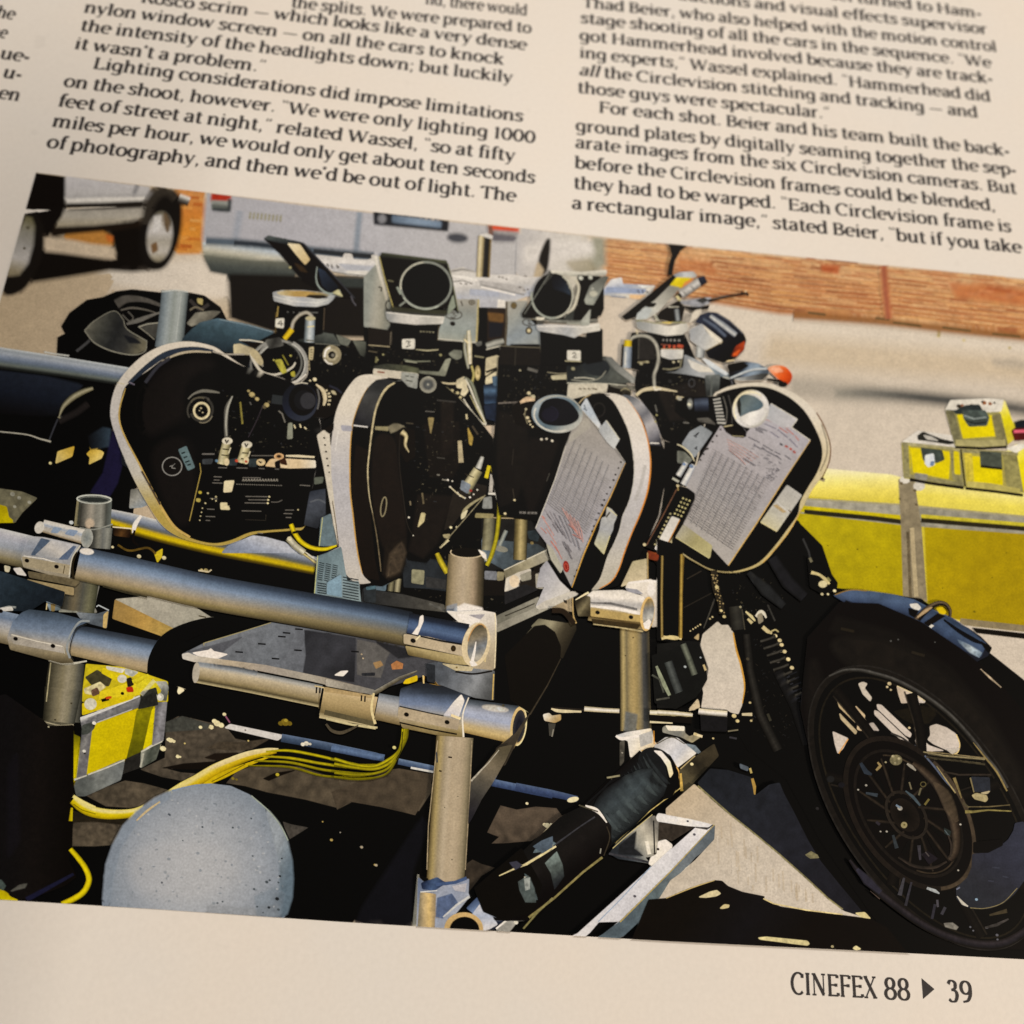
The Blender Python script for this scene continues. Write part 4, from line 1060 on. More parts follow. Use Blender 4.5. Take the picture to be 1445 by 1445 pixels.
E(['3a3020', '7a6a48', '3c3426'], 988, 632, 22, 24); E(['c9b88c', 'd8caa2', '2a241a', '4a4232'], 1090, 802, 24, 26); R('3a3226', 1098, 745, 50, 24, 6); S('3a3226', [(1078, 735), (1100, 732), (1085, 758), (1112, 755)], 7)
P('b9ae94', [(1085, 680), (1170, 700), (1150, 730), (1090, 720)], n=0.12)
o('rig/centre_post', 'dark post between the cameras')
P('2b211a', [(752, 645), (930, 650), (925, 860), (800, 900), (755, 880)], n=0.2); P('6a4e2c', [(810, 680), (920, 690), (915, 745), (820, 735)], fe=12, n=0.2); P('1c1c26', [(820, 745), (915, 750), (905, 840), (820, 850)], fe=8)
S('0c0907', [(778, 645), (775, 1445)], 60)
S(['5a5a50', 'b5b3a2', '77776c'], [(800, 905), (860, 885), (920, 870)], [40, 44, 36]); S('c9c2a8', [(800, 930), (900, 905)], 8)
P('c3b898', [(800, 990), (880, 970), (890, 1040), (795, 1110)], n=0.15); P('d4c9a8', [(800, 1120), (870, 1080), (860, 1150), (795, 1165)], n=0.15); S('17120e', [(800, 1085), (890, 1050)], 14)
P('33506e', [(785, 1170), (880, 1160), (885, 1290), (790, 1300)], g=((800, 1170), (800, 1300), ['1c2a40', '4a7096', '1c2a40', '35557a']), n=0.2); P('4a6a86', [(840, 1115), (870, 1110), (885, 1180), (850, 1175)])
P('1d2b44', [(785, 1310), (880, 1300), (870, 1420), (800, 1400)], n=0.3)
# ---------------------------------------------------------------- camera with the number 4
part('c4', 'film_camera', 'black film camera marked 4 with coiled grey cable, at the left of the row')
fr('px')
P(K, [(430, 520), (505, 535), (490, 570), (476, 620), (470, 700), (480, 770), (430, 755), (425, 600)])
fr('B')
P(K, [(0, 1120), (200, 1140), (300, 1150), (480, 1055), (590, 1000), (760, 1060), (900, 1005), (970, 1015), (1070, 1060), (1180, 1065), (1250, 1200), (1250, 1300), (1150, 1320), (1060, 1445), (900, 1600), (700, 2300), (300, 2300), (100, 1700)])
clutter([(650, 1090), (1180, 1100), (1200, 1300), (820, 1310)], 70)
P('3b403c', [(690, 1045), (890, 1008), (965, 1020), (1012, 1092), (830, 1078), (750, 1070)], g=((880, 1010), (860, 1080), ['565c54', '2d322f']), n=0.2)
P('6b6e5f', [(985, 1022), (1085, 1060), (1062, 1098), (1012, 1085)], n=0.2); P('565a4c', [(1098, 1062), (1185, 1072), (1182, 1175), (1150, 1160)], g=((1100, 1065), (1180, 1170), ['6f7362', '3a3d34']), n=0.2)
S('6a6a5c', [(840, 1082), (1010, 1095)], 5); S('3c3a34', [(1180, 1180), (1186, 1300)], 5)
P('c0b492', [(288, 1090), (330, 1085), (432, 1122), (405, 1160), (290, 1152)], g=((290, 1100), (420, 1140), ['cbbf9c', 'a3987e']), n=0.15); P('15100c', [(330, 1062), (480, 1085), (436, 1118)]); S('cfc6ac', [(325, 1058), (400, 1060), (490, 1075)], 9)
D('6d675a', 270, 1215, 22, 300, 1222, 14); D('3b372f', 285, 1270, 30, 255, 1235, 20); S('57524a', [(255, 1210), (290, 1195), (310, 1215)], 8, s=1)
fr('B')
o('c4/lens', 'black lens barrel with a pale ring')
P(K, [(572, 815), (915, 820), (893, 1015), (700, 1060), (590, 1025)])
S('a08a50', [(590, 830), (583, 900)], 8); S('5c4c2a', [(575, 870), (572, 1010)], 6); S('554a3c', [(905, 840), (898, 990)], 6); B('6a6a64', 650, 868, 660, 869, 690, 870, 700, 871, 730, 871, 740, 872, 800, 872, 860, 872, w=7)
P('b9b7ae', [(554, 735), (620, 722), (760, 722), (900, 738), (978, 758), (960, 785), (930, 812), (850, 832), (700, 826), (562, 792)], g=((560, 780), (960, 790), ['9a9c9c', 'c9c6bc', 'a9acb0', 'c3c2ba', 'a3a8a8']), n=0.08)
P('b0975c', [(580, 735), (640, 724), (760, 726), (880, 738), (940, 755), (860, 768), (700, 762), (600, 750)], g=((590, 740), (930, 755), ['c8bb98', 'b3955a', 'a88c54', '8c8468']), n=0.12); P('2a241c', [(780, 765), (800, 752), (900, 755), (930, 770), (860, 778)])
S('e0dccf', [(556, 762), (690, 796), (850, 806), (935, 785)], 5, a=0.7)
P('d9d2bc', [(575, 915), (630, 912), (626, 978), (572, 970)]); S('1a1512', [(612, 965), (612, 925), (588, 950), (625, 950)], 6)
o('c4/mirror', 'tilted black mirror holder')
P('120e0c', [(496, 372), (522, 350), (740, 393), (768, 402), (960, 610), (1112, 772), (1030, 768), (960, 748), (890, 730), (760, 655), (700, 590), (600, 470)])
P('39413f', [(497, 372), (522, 350), (742, 394), (728, 422), (560, 388)], g=((600, 360), (600, 410), ['4c5654', '20252a']), n=0.15)
P('d2c098', [(654, 402), (738, 410), (806, 512), (774, 547), (715, 480)], g=((670, 405), (790, 530), ['dccfae', 'c3ad80']), n=0.1)
P('1c2636', [(862, 570), (905, 590), (1000, 700), (945, 738), (890, 690)], g=((860, 570), (980, 730), ['2a3850', '131822']), n=0.2)
S('8f9d92', [(855, 560), (848, 640), (870, 700), (930, 742), (990, 735), (1010, 720)], [6, 9, 12, 12, 8], s=1)
P('b5b08a', [(960, 738), (1000, 715), (1030, 765)], n=0.2); D('a8a276', 672, 566, 12); S('3a3c44', [(760, 400), (960, 610), (1110, 775)], 8); S('5b5860', [(1085, 760), (1100, 800), (1120, 825)], 9)
P('4f3c22', [(700, 535), (760, 560), (790, 600), (740, 590)], fe=8, a=0.6)
o('c4/cable', 'grey cable with a yellow plug')
S(['8a8270', 'bdb39c', '7d7564'], [(682, 985), (695, 935), (735, 890), (785, 872), (822, 900)], 24, s=1); S(['b99a14', 'e0c22a', 'a88a10'], [(685, 985), (632, 1052)], [38, 34])
S(['6a7780', 'a9b6bc', 'c9cfcc', '8c9a9e', '4c555a'], [(808, 905), (800, 1075)], [66, 70], n=0.12); E('b7ae8c', 810, 912, 32, 14); S('dccb8c', [(790, 970), (835, 965)], 7); S('6d6a58', [(780, 1060), (835, 1066)], 10)
o('c4/round_port', 'round metal port')
E(['2a241c', '8d8468', 'b3aa8e', '8a8066', '9a9176'], 955, 1160, 64, 66, n=0.25); E(['0e0b08', '1c1812'], 955, 1160, 26); S('e6e0d0', [(905, 1175), (915, 1130), (945, 1108)], 14, s=1, n=0.05); S('d8d0bc', [(905, 1190), (930, 1215), (960, 1222)], 12, s=1); E('7a7464', 962, 1162, 10)
P('b9ac88', [(802, 1110), (832, 1105), (824, 1192), (800, 1190)]); B('2a2218', 808, 1125, 824, 1125, 808, 1142, 824, 1142, 808, 1160, 822, 1160, 808, 1178, 820, 1178, w=5); S('9a8e70', [(798, 1195), (803, 1265)], 9); B('1a1510', 796, 1215, 806, 1215, 796, 1240, 806, 1240, w=4); D('d9cb8c', 838, 1330, 13)
o('c4/coiled_cable', 'coil of grey cable')
R('1e2430', 600, 1260, 200, 165, 26, 8, 60, 200, n=0.2); R('2a3040', 620, 1290, 190, 140, 12, 8, 30, 160)
R('76746a', 590, 1225, 185, 165, 15, 0, 150, 300); R('8c8a80', 600, 1215, 150, 150, 13, 0, 170, 300); R('9a988e', 610, 1215, 176, 158, 18, 8, -70, 60); R('6a6a62', 600, 1210, 150, 140, 12, 8, -75, 50); R('c2bfb2', 604, 1218, 168, 152, 7, 8, -70, 70)
S('8f8d83', [(445, 1130), (500, 1085), (560, 1070)], 16, s=1); S('b1afa3', [(470, 1150), (520, 1105), (580, 1090)], 10, s=1)
P('4c4b46', [(505, 1060), (600, 1040), (628, 1095), (530, 1118)], g=((510, 1060), (610, 1100), ['6a6960', '34332f', '5a5952']), n=0.25)
S('c9bfa6', [(400, 1150), (430, 1210), (480, 1275), (560, 1295), (640, 1272), (690, 1240), (708, 1210)], [16, 18, 18, 15, 15, 14, 10], s=1); S('8c8574', [(405, 1140), (470, 1190), (485, 1240)], 12, s=1); P('b8ab88', [(395, 1140), (440, 1130), (485, 1200), (470, 1230), (430, 1190)], s=1, n=0.2)
S('cbc2b0', [(480, 1320), (560, 1366), (660, 1360), (740, 1325), (780, 1290)], [8, 16, 18, 14, 9], s=1); S('a59b88', [(790, 1230), (785, 1300), (740, 1350)], 8, s=1)
P('a6a046', [(568, 1195), (612, 1190), (650, 1275), (618, 1288)], n=0.35); P('a39a3c', [(675, 1280), (700, 1270), (706, 1308), (682, 1305)], n=0.2); S('8a8238', [(620, 1160), (660, 1230)], 8); D('a8a05a', 675, 1165, 10, 560, 1195, 8)
S('9aa0a0', [(175, 1368), (260, 1385), (340, 1402)], [26, 20, 8]); S('8a8c84', [(240, 1360), (300, 1345), (345, 1365), (440, 1335)], 9, s=1); P('c9ccc8', [(165, 1360), (205, 1352), (215, 1378), (178, 1386)])
# the large magazine
o('c4/film_magazine', 'large black film magazine with a white rim and control panel')
fr('px')
OUT = [(318, 500), (300, 489), (270, 482.5), (245, 484), (222, 491), (197, 506), (172, 532), (160, 556), (156, 586), (164, 616), (176, 647), (191, 680), (208, 710), (228, 740), (252, 757), (285, 767), (310, 769.5), (330, 765), (355, 754.5), (377, 751), (412, 748), (430, 742), (440, 690), (452, 600), (420, 545), (350, 520)]
P('d5c8b2', OUT, s=1, g=((230, 480), (200, 720), ['dccdb4', 'd8cab2', 'c9c0b4', 'bdb6b0', 'c6bda9', 'b09a52']), n=0.05)
INN = [(312, 501), (298, 494), (270, 493), (250, 498), (232, 506), (208, 524), (188, 537), (176, 548), (169, 575), (169, 596), (178, 620), (195, 652), (213, 688), (230, 720), (247, 744), (270, 759), (300, 766), (325, 762), (352, 751), (377, 748), (412, 745), (432, 738), (440, 690), (452, 600), (420, 545), (350, 520)]
P(K, INN, s=1)
P('211c1a', [(200, 560), (225, 525), (265, 508), (300, 512), (300, 560), (240, 600), (205, 610)], s=1, fe=14, n=0.2, a=0.7)
P('1e1917', [(215, 640), (260, 620), (275, 680), (262, 740), (235, 715)], s=1, fe=10, n=0.2, a=0.7)
P('080605', [(262, 545), (330, 520), (420, 560), (440, 640), (290, 650)], s=1, fe=10, n=0.1, a=0.8)
S('c2a560', [(177, 548), (169, 575), (169, 596), (178, 620), (195, 652), (213, 688), (230, 720), (247, 744), (268, 758)], [1.2, 2, 2, 2, 2.2, 3, 3.5, 3.5, 3], s=1)
S('2c384a', [(182, 541), (205, 520), (230, 502), (255, 494), (280, 492), (300, 495)], [5, 7, 8, 7, 5, 3], s=1, n=0.2); S('b5a990', [(228, 510), (250, 500), (272, 496), (298, 497)], [2, 3, 3, 2], s=1); S('3a3a44', [(205, 540), (222, 518), (240, 505)], 3, s=1, fe=1.5)
S('4a4038', [(200, 665), (215, 692), (226, 712)], 1.6, fe=1); S('7a6e80', [(182, 539), (190, 543)], 1.6); S('cbbf9a', [(165, 540), (176, 542)], 2, a=0.5)
S('a89c88', [(300, 496), (316, 500), (345, 500)], 2); P('20232b', [(172, 640), (180, 660), (172, 655)])
fr('G')
clutter([(400, 330), (820, 560), (1000, 560), (1010, 760), (300, 770), (380, 560)], 90)
R('4a463c', 265, 480, 98, 92, 7, 0, 150, 300, fe=4); R('6a6455', 262, 470, 75, 80, 12, 0, -60, 160, fe=5, a=0.5); R('7d7664', 270, 490, 68, 72, 7, 0, 20, 110)
S('7a7666', [(170, 400), (210, 365), (270, 345), (340, 350), (385, 358)], [5, 9, 14, 12, 6], s=1, fe=4); R('5c5748', 250, 430, 60, 40, 8, 0, 190, 300, fe=3)
R('d6c9a2', 262, 480, 52, 54, 13, n=0.12); E('0c0907', 262, 480, 42); D('b5a988', 258, 462, 9, 248, 478, 6, 270, 492, 7)
R('8d8a82', 62, 858, 66, 62, 7); S('8d8a82', [(45, 858), (70, 850), (82, 838), (60, 866), (85, 872)], 5, s=1)
P('5e7c80', [(105, 745), (158, 720), (216, 865), (170, 886)], n=0.15); B('1c2a2c', 125, 770, 150, 762, 140, 800, 165, 790, 150, 830, 180, 820, 165, 850, 190, 842, w=9)
S('a3904e', [(250, 835), (258, 895), (180, 1230)], [4, 6, 6]); D('a8983c', 252, 1035, 15); P('b3a458', [(228, 1075), (256, 1080), (250, 1100), (226, 1095)])
S('6f6a62', [(265, 774), (350, 774)], 10); P('3f4448', [(268, 810), (340, 808), (330, 840), (270, 842)], n=0.4); P('2f3a3e', [(440, 815), (510, 800), (500, 850), (440, 850)], n=0.4)
S('dccfae', [(835, 786), (920, 788), (1030, 795)], [10, 16, 12]); S('6a6458', [(600, 785), (780, 785)], 6); P('d6c3a0', [(695, 855), (730, 810), (820, 802), (1035, 818), (1038, 866), (860, 870)], g=((700, 830), (1035, 845), ['c9ae84', 'dcc6a2', 'd8c29c', 'e6d9bc']), n=0.1)
P('3c2416', [(790, 800), (830, 800), (845, 850), (800, 840)]); P('140f0c', [(760, 830), (790, 815), (798, 868), (765, 868)]); E(['140f0b', '3a2a1c', 'c8a070', 'd8b488'], 788, 790, 34, 22); S('0d0a08', [(830, 800), (1030, 812)], 8)
P('2e3a3c', [(580, 810), (640, 805), (635, 860), (585, 860)], n=0.4); E(['5a5040', 'd6c39a', 'c3ac80'], 665, 830, 32, 24, n=0.2); B('3a2e20', 650, 822, 668, 835, w=8)
for x, y, h in ((415, 670, 175), (548, 695, 140)):
    S(['6f684e', 'b3aa82', 'cfc6a2', '8e8664'], [(x + 18, y + 20), (x - 12, y + h)], [56, 72], n=0.3); E('d8cdae', x + 22, y + 15, 34, 22); S('17120d', [(x + 8, y + 5), (x + 18, y + 30), (x + 30, y + 8)], 9); B('4a4430', x - 10, y + 70, x + 40, y + 75, x - 18, y + 110, x + 35, y + 116, w=8); E('d6c6a0', x + 18, y + h - 18, 16, 24); S('c8bfa0', [(x + 45, y + 60), (x + 30, y + 100)], 8)
D('5a86a8', 365, 820, 13); D('b04a34', 500, 820, 14, 565, 825, 12)
B('6a655c', 375, 866, 435, 868, 500, 868, 575, 870, 650, 872, 690, 874, 760, 876, 790, 877, w=6)
P('d8cca8', [(418, 958), (484, 954), (466, 1030), (412, 1034)]); P('d2c69e', [(390, 1105), (438, 1106), (455, 1152), (392, 1150)]); P('140f0c', [(438, 1100), (460, 1120), (440, 1125)])
B('6f695e', 345, 928, 400, 930, 345, 950, 385, 952, 335, 970, 405, 972, 540, 934, 665, 936, 930, 985, 1000, 990, 560, 1062, 710, 1064, 580, 1085, 715, 1086, 555, 1106, 710, 1108, 535, 1160, 668, 1163, 830, 1155, 890, 1155, 820, 1178, 880, 1180, 835, 1205, 872, 1206, 290, 1198, 355, 1200, 290, 1225, 320, 1226, 300, 1148, 350, 1150, 320, 1075, 370, 1080, 640, 1310, 680, 1314, w=6)
S('6a645a', [(735, 1100), (780, 1100), (812, 1086)], 5, s=1); S('3a352e', [(700, 1185), (698, 1225), (560, 1220)], 3)
fr('G')
for i, xx in enumerate(range(540, 770, 19)):        # upside down maker's lettering on the panel
    S('8d8676', [(xx, 958), (xx + 6, 942)], 5); S('8d8676', [(xx + 8, 944), (xx + 12, 960)], 5)
for xx in range(498, 800, 15): S('7a7467', [(xx, 978 + (xx - 498) * 0.03), (xx + 10, 980 + (xx - 498) * 0.03)], 5)
D('d8cca0', 722, 1064, 9, 715, 1086, 9, 712, 1108, 9); D('bfb48c', 305, 1040, 9, 288, 1108, 8, 268, 1142, 6, 262, 1170, 6, 255, 1196, 6, 250, 1224, 6, 335, 1080, 6, 360, 1065, 9, 360, 1092, 7, 918, 1153, 7)
# viewfinder
o('c4/viewfinder', 'round black eyepiece')
S('2f3436', [(740, 400), (900, 420)], 60)
P('15110e', [(1040, 290), (1130, 310), (1215, 350), (1200, 480), (1110, 530), (1020, 520)])
S(['d8caa8', 'c3b594'], [(1040, 300), (1085, 340), (1102, 395), (1092, 445)], [10, 24, 26, 14], s=1); B('c9bc9a', 1105, 345, 1118, 340, 1118, 365, 1136, 360, 1122, 385, 1142, 382, 1122, 410, 1142, 410, 1118, 435, 1136, 438, w=12); P('b3a888', [(1140, 345), (1165, 345), (1180, 372), (1155, 365)]); S('2a2c3c', [(1130, 310), (1180, 330), (1215, 360)], 14)
E('1d2230', 930, 420, 118, 128, 0, g=((860, 320), (1000, 530), ['191c26', '20263a', '343a4a'])); E('131110', 948, 408, 92, 104); E('1a1a1e', 955, 408, 62, 66); E('37373c', 985, 412, 52, 56, fe=5); S('6f6c66', [(1050, 330), (1062, 400), (1050, 470)], 7, s=1, fe=3)
S('cfc4a6', [(895, 300), (940, 290), (985, 295)], 7, s=1); D('e0d4b0', 1032, 266, 16, 1000, 275, 9)
B('d2c6a0', 890, 575, 900, 600, 930, 570, 938, 595, 960, 590, 975, 605, w=9); P('8d9078', [(852, 565), (878, 562), (880, 668), (845, 672)], n=0.15); S('7a7466', [(785, 480), (810, 500), (830, 560)], 9)
D('b0a070', 605, 370, 26, 640, 400, 18, 705, 440, 22, 582, 345, 12); D('5c5440', 690, 455, 16, 720, 420, 12, 620, 385, 10); S('82793e', [(525, 420), (540, 570)], 12, n=0.4); S('3a3038', [(680, 440), (640, 540), (580, 660)], 6, s=1)
S('5d5a50', [(430, 660), (428, 560), (435, 460), (470, 385)], [24, 26, 28, 12], s=1); S('a7a491', [(432, 650), (428, 560), (440, 460), (472, 380)], [8, 12, 14, 7], s=1); S('605d56', [(600, 440), (590, 420)], 8)
fr('G')
o('c4/data_strip')
P('4b525f', [(1000, 1030), (1110, 1010), (1140, 1190), (1080, 1210), (1050, 1280), (960, 1255)], g=((1000, 1030), (1080, 1270), ['2f3644', '474d5a', '3c424c', '22252c']), n=0.25); P('5d6454', [(1030, 935), (1090, 930), (1085, 970), (1030, 980)], n=0.2)
S('5d636c', [(1000, 1100), (1060, 1085), (1110, 1110)], 8, s=1, fe=4)
# ---------------------------------------------------------------- base plates seen behind the magazines
o('rig/base', 'dark lower base plates of the rig')
fr('M')
P(K, [(0, -350), (1445, -700), (1700, -600), (1700, 300), (1445, 300), (1160, 620), (700, 520), (0, 420)])
clutter([(250, 100), (1400, -100), (1440, 300), (1160, 560), (700, 480), (250, 400)], 90, ang=-0.3)
P('2a3036', [(520, 130), (820, 150), (840, 360), (700, 340), (530, 330)], n=0.4)
P('3c3d3e', [(250, 340), (520, 380), (800, 450), (830, 500), (560, 470), (240, 430)], g=((300, 380), (800, 480), ['2a2b2c', '45433e', '5c584c']), n=0.3); P('3a3a3a', [(680, 260), (830, 285), (830, 345), (680, 330)], n=0.3)
P('8d8a70', [(585, 210), (668, 218), (662, 312), (582, 300)], n=0.2); P('5a7484', [(325, 300), (410, 300), (405, 355), (330, 345)], n=0.2); S(['3c382a', 'b0a888', '2a261e', '8a8468', '1c1812'], [(470, 270), (460, 360)], 90, n=0.2)
S('5c5a52', [(700, 445), (760, 465), (810, 490)], 16, n=0.5)
fr('I')
P('22211f', [(0, 900), (330, 930), (440, 1130), (200, 1260), (0, 1280)], n=0.4)
o('rig/base_plate:1', 'silver upper base plate')
P('3c4a50', [(0, 1065), (90, 1070), (380, 1100), (440, 1140), (150, 1270), (60, 1220), (0, 1210)], g=((0, 1070), (400, 1180), ['6a8090', '44525a', '3a4448']), n=0.35)
P('9d957c', [(150, 1275), (440, 1135), (452, 1205), (160, 1330)], g=((160, 1280), (440, 1180), ['7a745f', 'a39b80', 'a79f86']), n=0.2); S('d8ceb0', [(150, 1275), (290, 1208), (440, 1138)], 6)
P('1a1613', [(0, 1280), (150, 1340), (160, 1445), (0, 1445)], n=0.3); P('7d8088', [(20, 1280), (100, 1285), (100, 1340), (20, 1335)], n=0.25); P('8c8468', [(105, 1285), (150, 1290), (145, 1340), (105, 1345)], n=0.2)
P('cfc4ae', [(165, 1330), (250, 1290), (330, 1265), (335, 1310), (250, 1355), (250, 1400), (180, 1415), (155, 1420)], n=0.2); E('e0cdb0', 220, 1350, 32, 40); P('2a2520', [(260, 1340), (345, 1285), (395, 1260), (400, 1310), (360, 1330), (370, 1400), (260, 1440)], n=0.3)
P('9c967e', [(260, 1310), (330, 1280), (335, 1335), (270, 1350)], n=0.2); P('a8a088', [(365, 1300), (415, 1300), (415, 1400), (370, 1395)], n=0.2)
fr('N')
P('29282a', [(60, 270), (200, 215), (285, 250), (60, 350)], n=0.3)
o('rig/base_plate:2', 'silver lower base plate running to the corner')
P('8c8774', [(5, 430), (290, 300), (300, 355), (5, 490)], g=((5, 440), (300, 320), ['757260', '9a947f']), n=0.2); P('a9a28a', [(5, 490), (300, 360), (540, 262), (545, 290), (380, 370), (5, 540)], g=((5, 500), (540, 280), ['8a8471', 'a8a28c', 'c2b99c']), n=0.2); S('3a362e', [(60, 430), (170, 385), (262, 345)], 7)
P('b5b1b2', [(300, 110), (345, 55), (430, 190), (505, 262), (300, 350), (270, 370), (330, 230), (275, 235)], g=((300, 120), (480, 280), ['a6a5ac', 'bcb9ba', 'd2cabc']), n=0.12); P('c9c0ac', [(270, 370), (330, 330), (520, 262), (560, 280), (380, 370), (290, 385)], n=0.12)
P('a8977a', [(375, 375), (520, 305), (525, 400), (440, 390)], n=0.15); D('1a120c', 472, 332, 14); S('17100b', [(460, 320), (480, 345)], 8)
P('1d1813', [(255, 100), (300, 90), (295, 135), (265, 130)])
fr('I')
o('rig/spacer:1'); S(['2c281e', '8c7f58', 'b9a878', '7d7048', '3a3424'], [(268, 915), (258, 1205)], [90, 92], n=0.2)
o('rig/spacer:2'); S(['2a2820', '77745e', '8f8a6e', '5a5642'], [(55, 915), (40, 1140)], [80, 84], n=0.25)
o('rig/base'); S(['5a6a70', 'a3a898', '6a7068'], [(165, 1005), (120, 1110)], 28, n=0.2); E('8a8874', 130, 1130, 46, 18, 12); S('1a1612', [(0, 900), (230, 918), (330, 930)], 12); S('b9a884', [(0, 912), (120, 920), (220, 922)], 6); P('2c3a40', [(310, 1010), (400, 1000), (380, 1080), (320, 1060)], n=0.4); D('8a7a50', 340, 1090, 14)

# ---------------------------------------------------------------- camera with the number 3
part('c3', 'film_camera', 'black film camera marked 3 with a narrow white rimmed magazine, second from the left')
fr('C')
P(K, [(0, 900), (0, 780), (130, 800), (160, 760), (470, 770), (470, 870), (640, 880), (650, 940), (740, 900), (790, 960), (780, 1100), (640, 1120), (700, 1160), (760, 1300), (800, 1445), (-60, 1445), (-60, 1100)])
clutter([(0, 820), (150, 810), (480, 940), (640, 960), (640, 1100), (350, 1060), (0, 1050)], 90)
P('1f1a16', [(0, 785), (130, 805), (155, 810), (150, 905), (0, 910)], n=0.3); S('6a6254', [(152, 812), (148, 900)], 6); S('a89c7e', [(0, 900), (145, 912)], 6); S('5c5444', [(0, 940), (60, 950)], 8, n=0.4)
P('7b7d6a', [(545, 960), (580, 935), (635, 940), (632, 985), (600, 1000), (570, 985)], n=0.3)
P('8a8b72', [(560, 990), (520, 1110), (345, 1090), (345, 1075), (480, 1085), (525, 1000)], g=((400, 1080), (540, 1000), ['6f715c', '9b9c80']), n=0.2)
P('424438', [(35, 1045), (120, 1030), (250, 1040), (340, 1060), (345, 1090), (240, 1085), (35, 1070)], g=((60, 1040), (300, 1070), ['3a3c32', '5a5c48']), n=0.4); S('777a60', [(240, 1000), (320, 1012), (420, 1010)], 8); S('9a9a7c', [(250, 1010), (330, 1020)], 7); D('a09a70', 490, 968, 12, 60, 1000, 10, 100, 965, 9); S('7a7654', [(55, 980), (50, 1020)], 12)
P('cfc2a6', [(35, 1062), (335, 1095), (335, 1145), (150, 1120), (32, 1110)], n=0.1); P('9a9c90', [(225, 1085), (335, 1098), (328, 1195), (270, 1180), (225, 1130)], n=0.25); B('5a5a50', 250, 1110, 275, 1112, 285, 1115, 310, 1118, 255, 1140, 300, 1148, w=9); B('8a5a48', 60, 1085, 110, 1090, w=10)
E(['77776f', '5a5d5a', '4a4d4c', '8f8b7a'], 405, 1170, 58, 56, n=0.2); D('8a8878', 405, 1168, 8); S('8a8672', [(400, 1130), (410, 1205)], 3, a=0.5)
S('c2b594', [(470, 1150), (540, 1162), (600, 1160), (640, 1140)], [8, 12, 14, 10], s=1); P('cfc4a4', [(600, 1140), (650, 1115), (690, 1135), (665, 1180), (680, 1210), (650, 1250), (625, 1235), (640, 1195), (600, 1190)], n=0.25); D('c2b68c', 570, 1208, 12, 605, 1225, 14, 625, 1255, 12)
o('c3/lens', 'black lens barrel with a pale ring')
P(K, [(160, 750), (470, 755), (460, 930), (320, 935), (160, 940)])
P('b9b5aa', [(118, 668), (300, 690), (515, 705), (505, 755), (320, 760), (150, 742), (125, 720)], g=((120, 690), (510, 730), ['8f9392', 'c3beb2', 'cfc8ba', 'b5b1a5', 'd2cbba']), n=0.08); S('e6dfce', [(125, 680), (320, 702), (510, 712)], 5); P('3c3c34', [(120, 655), (330, 672), (540, 690), (510, 706), (300, 692), (118, 670)], n=0.2)
B('8d8870', 350, 808, 362, 809, 370, 809, 382, 810, 392, 810, 402, 811, 412, 811, 424, 812, 434, 812, 446, 813, w=8); S('6a5e4a', [(480, 770), (470, 870)], 5); S('b0a98a', [(320, 930), (400, 938), (475, 932)], [4, 9, 7])
P('d9d2bd', [(230, 862), (314, 860), (312, 926), (230, 922)]); S('1a1512', [(255, 875), (285, 875), (268, 892), (285, 905), (255, 912)], 7)
o('c3/mirror', 'tilted square mirror with a round black glass')
P('14110f', [(72, 305), (85, 285), (530, 330), (560, 430), (612, 690), (590, 660), (560, 655), (430, 640), (160, 640)])
P('3a3d30', [(78, 300), (90, 272), (300, 298), (535, 328), (530, 350), (300, 320)], g=((300, 290), (295, 325), ['5c5e48', '26281f']), n=0.15); S('b5a868', [(74, 300), (110, 450), (165, 635)], 6); S('787a60', [(540, 345), (565, 440), (610, 670)], 6)
P('8f9a80', [(545, 640), (575, 560), (590, 640), (540, 690)], n=0.2); P('39392c', [(150, 640), (300, 655), (540, 668), (520, 690), (160, 665)], n=0.2)
E('0b0907', 388, 495, 172, 160); R('8b9082', 390, 495, 172, 158, 13, 0, n=0.15); R('c2bda0', 390, 495, 172, 158, 9, 0, 170, 265); R('a9b09c', 390, 495, 176, 160, 10, 0, 60, 150); R('2a2a24', 390, 495, 184, 170, 6, 0, 300, 420)
S('8f9884', [(195, 505), (220, 555)], 16); S('8a9080', [(210, 635), (250, 605)], 12); S('6a6650', [(130, 460), (170, 468)], 10)
fr('C')
o('c3/cable', 'grey cables hanging beside the camera')
S(['6a6a58', 'b3b09a', '77775f'], [(660, 830), (655, 920), (670, 1010), (680, 1060)], [16, 22, 22, 16], s=1); S(['b9ae8a', 'e0d8bc', 'a09670'], [(680, 800), (685, 900), (690, 1030)], [22, 34, 26], n=0.15); S('d8c9a0', [(650, 860), (680, 890)], 10)
S('b3a86a', [(700, 1040), (715, 1100), (705, 1150)], 14, s=1); E(['8a7a48', 'c9b888', '8a7c50'], 742, 1090, 20, 52, n=0.3); P('5a5a52', [(730, 880), (770, 875), (768, 900), (740, 910)], n=0.3); S('8a8468', [(720, 975), (785, 985)], 10)
S(['5c604c', '8f9278', '5a5c46'], [(650, 1120), (700, 1160), (740, 1270), (790, 1420)], [14, 22, 22, 14], s=1)
S('d8d0b4', [(660, 1130), (690, 1190), (730, 1290), (800, 1440)], [7, 12, 12, 10], s=1); S('cfc6a8', [(645, 1265), (700, 1350), (760, 1420), (800, 1445)], [8, 12, 12, 9], s=1); S('b5ac80', [(690, 1240), (740, 1340), (790, 1430)], [5, 8, 7], s=1)
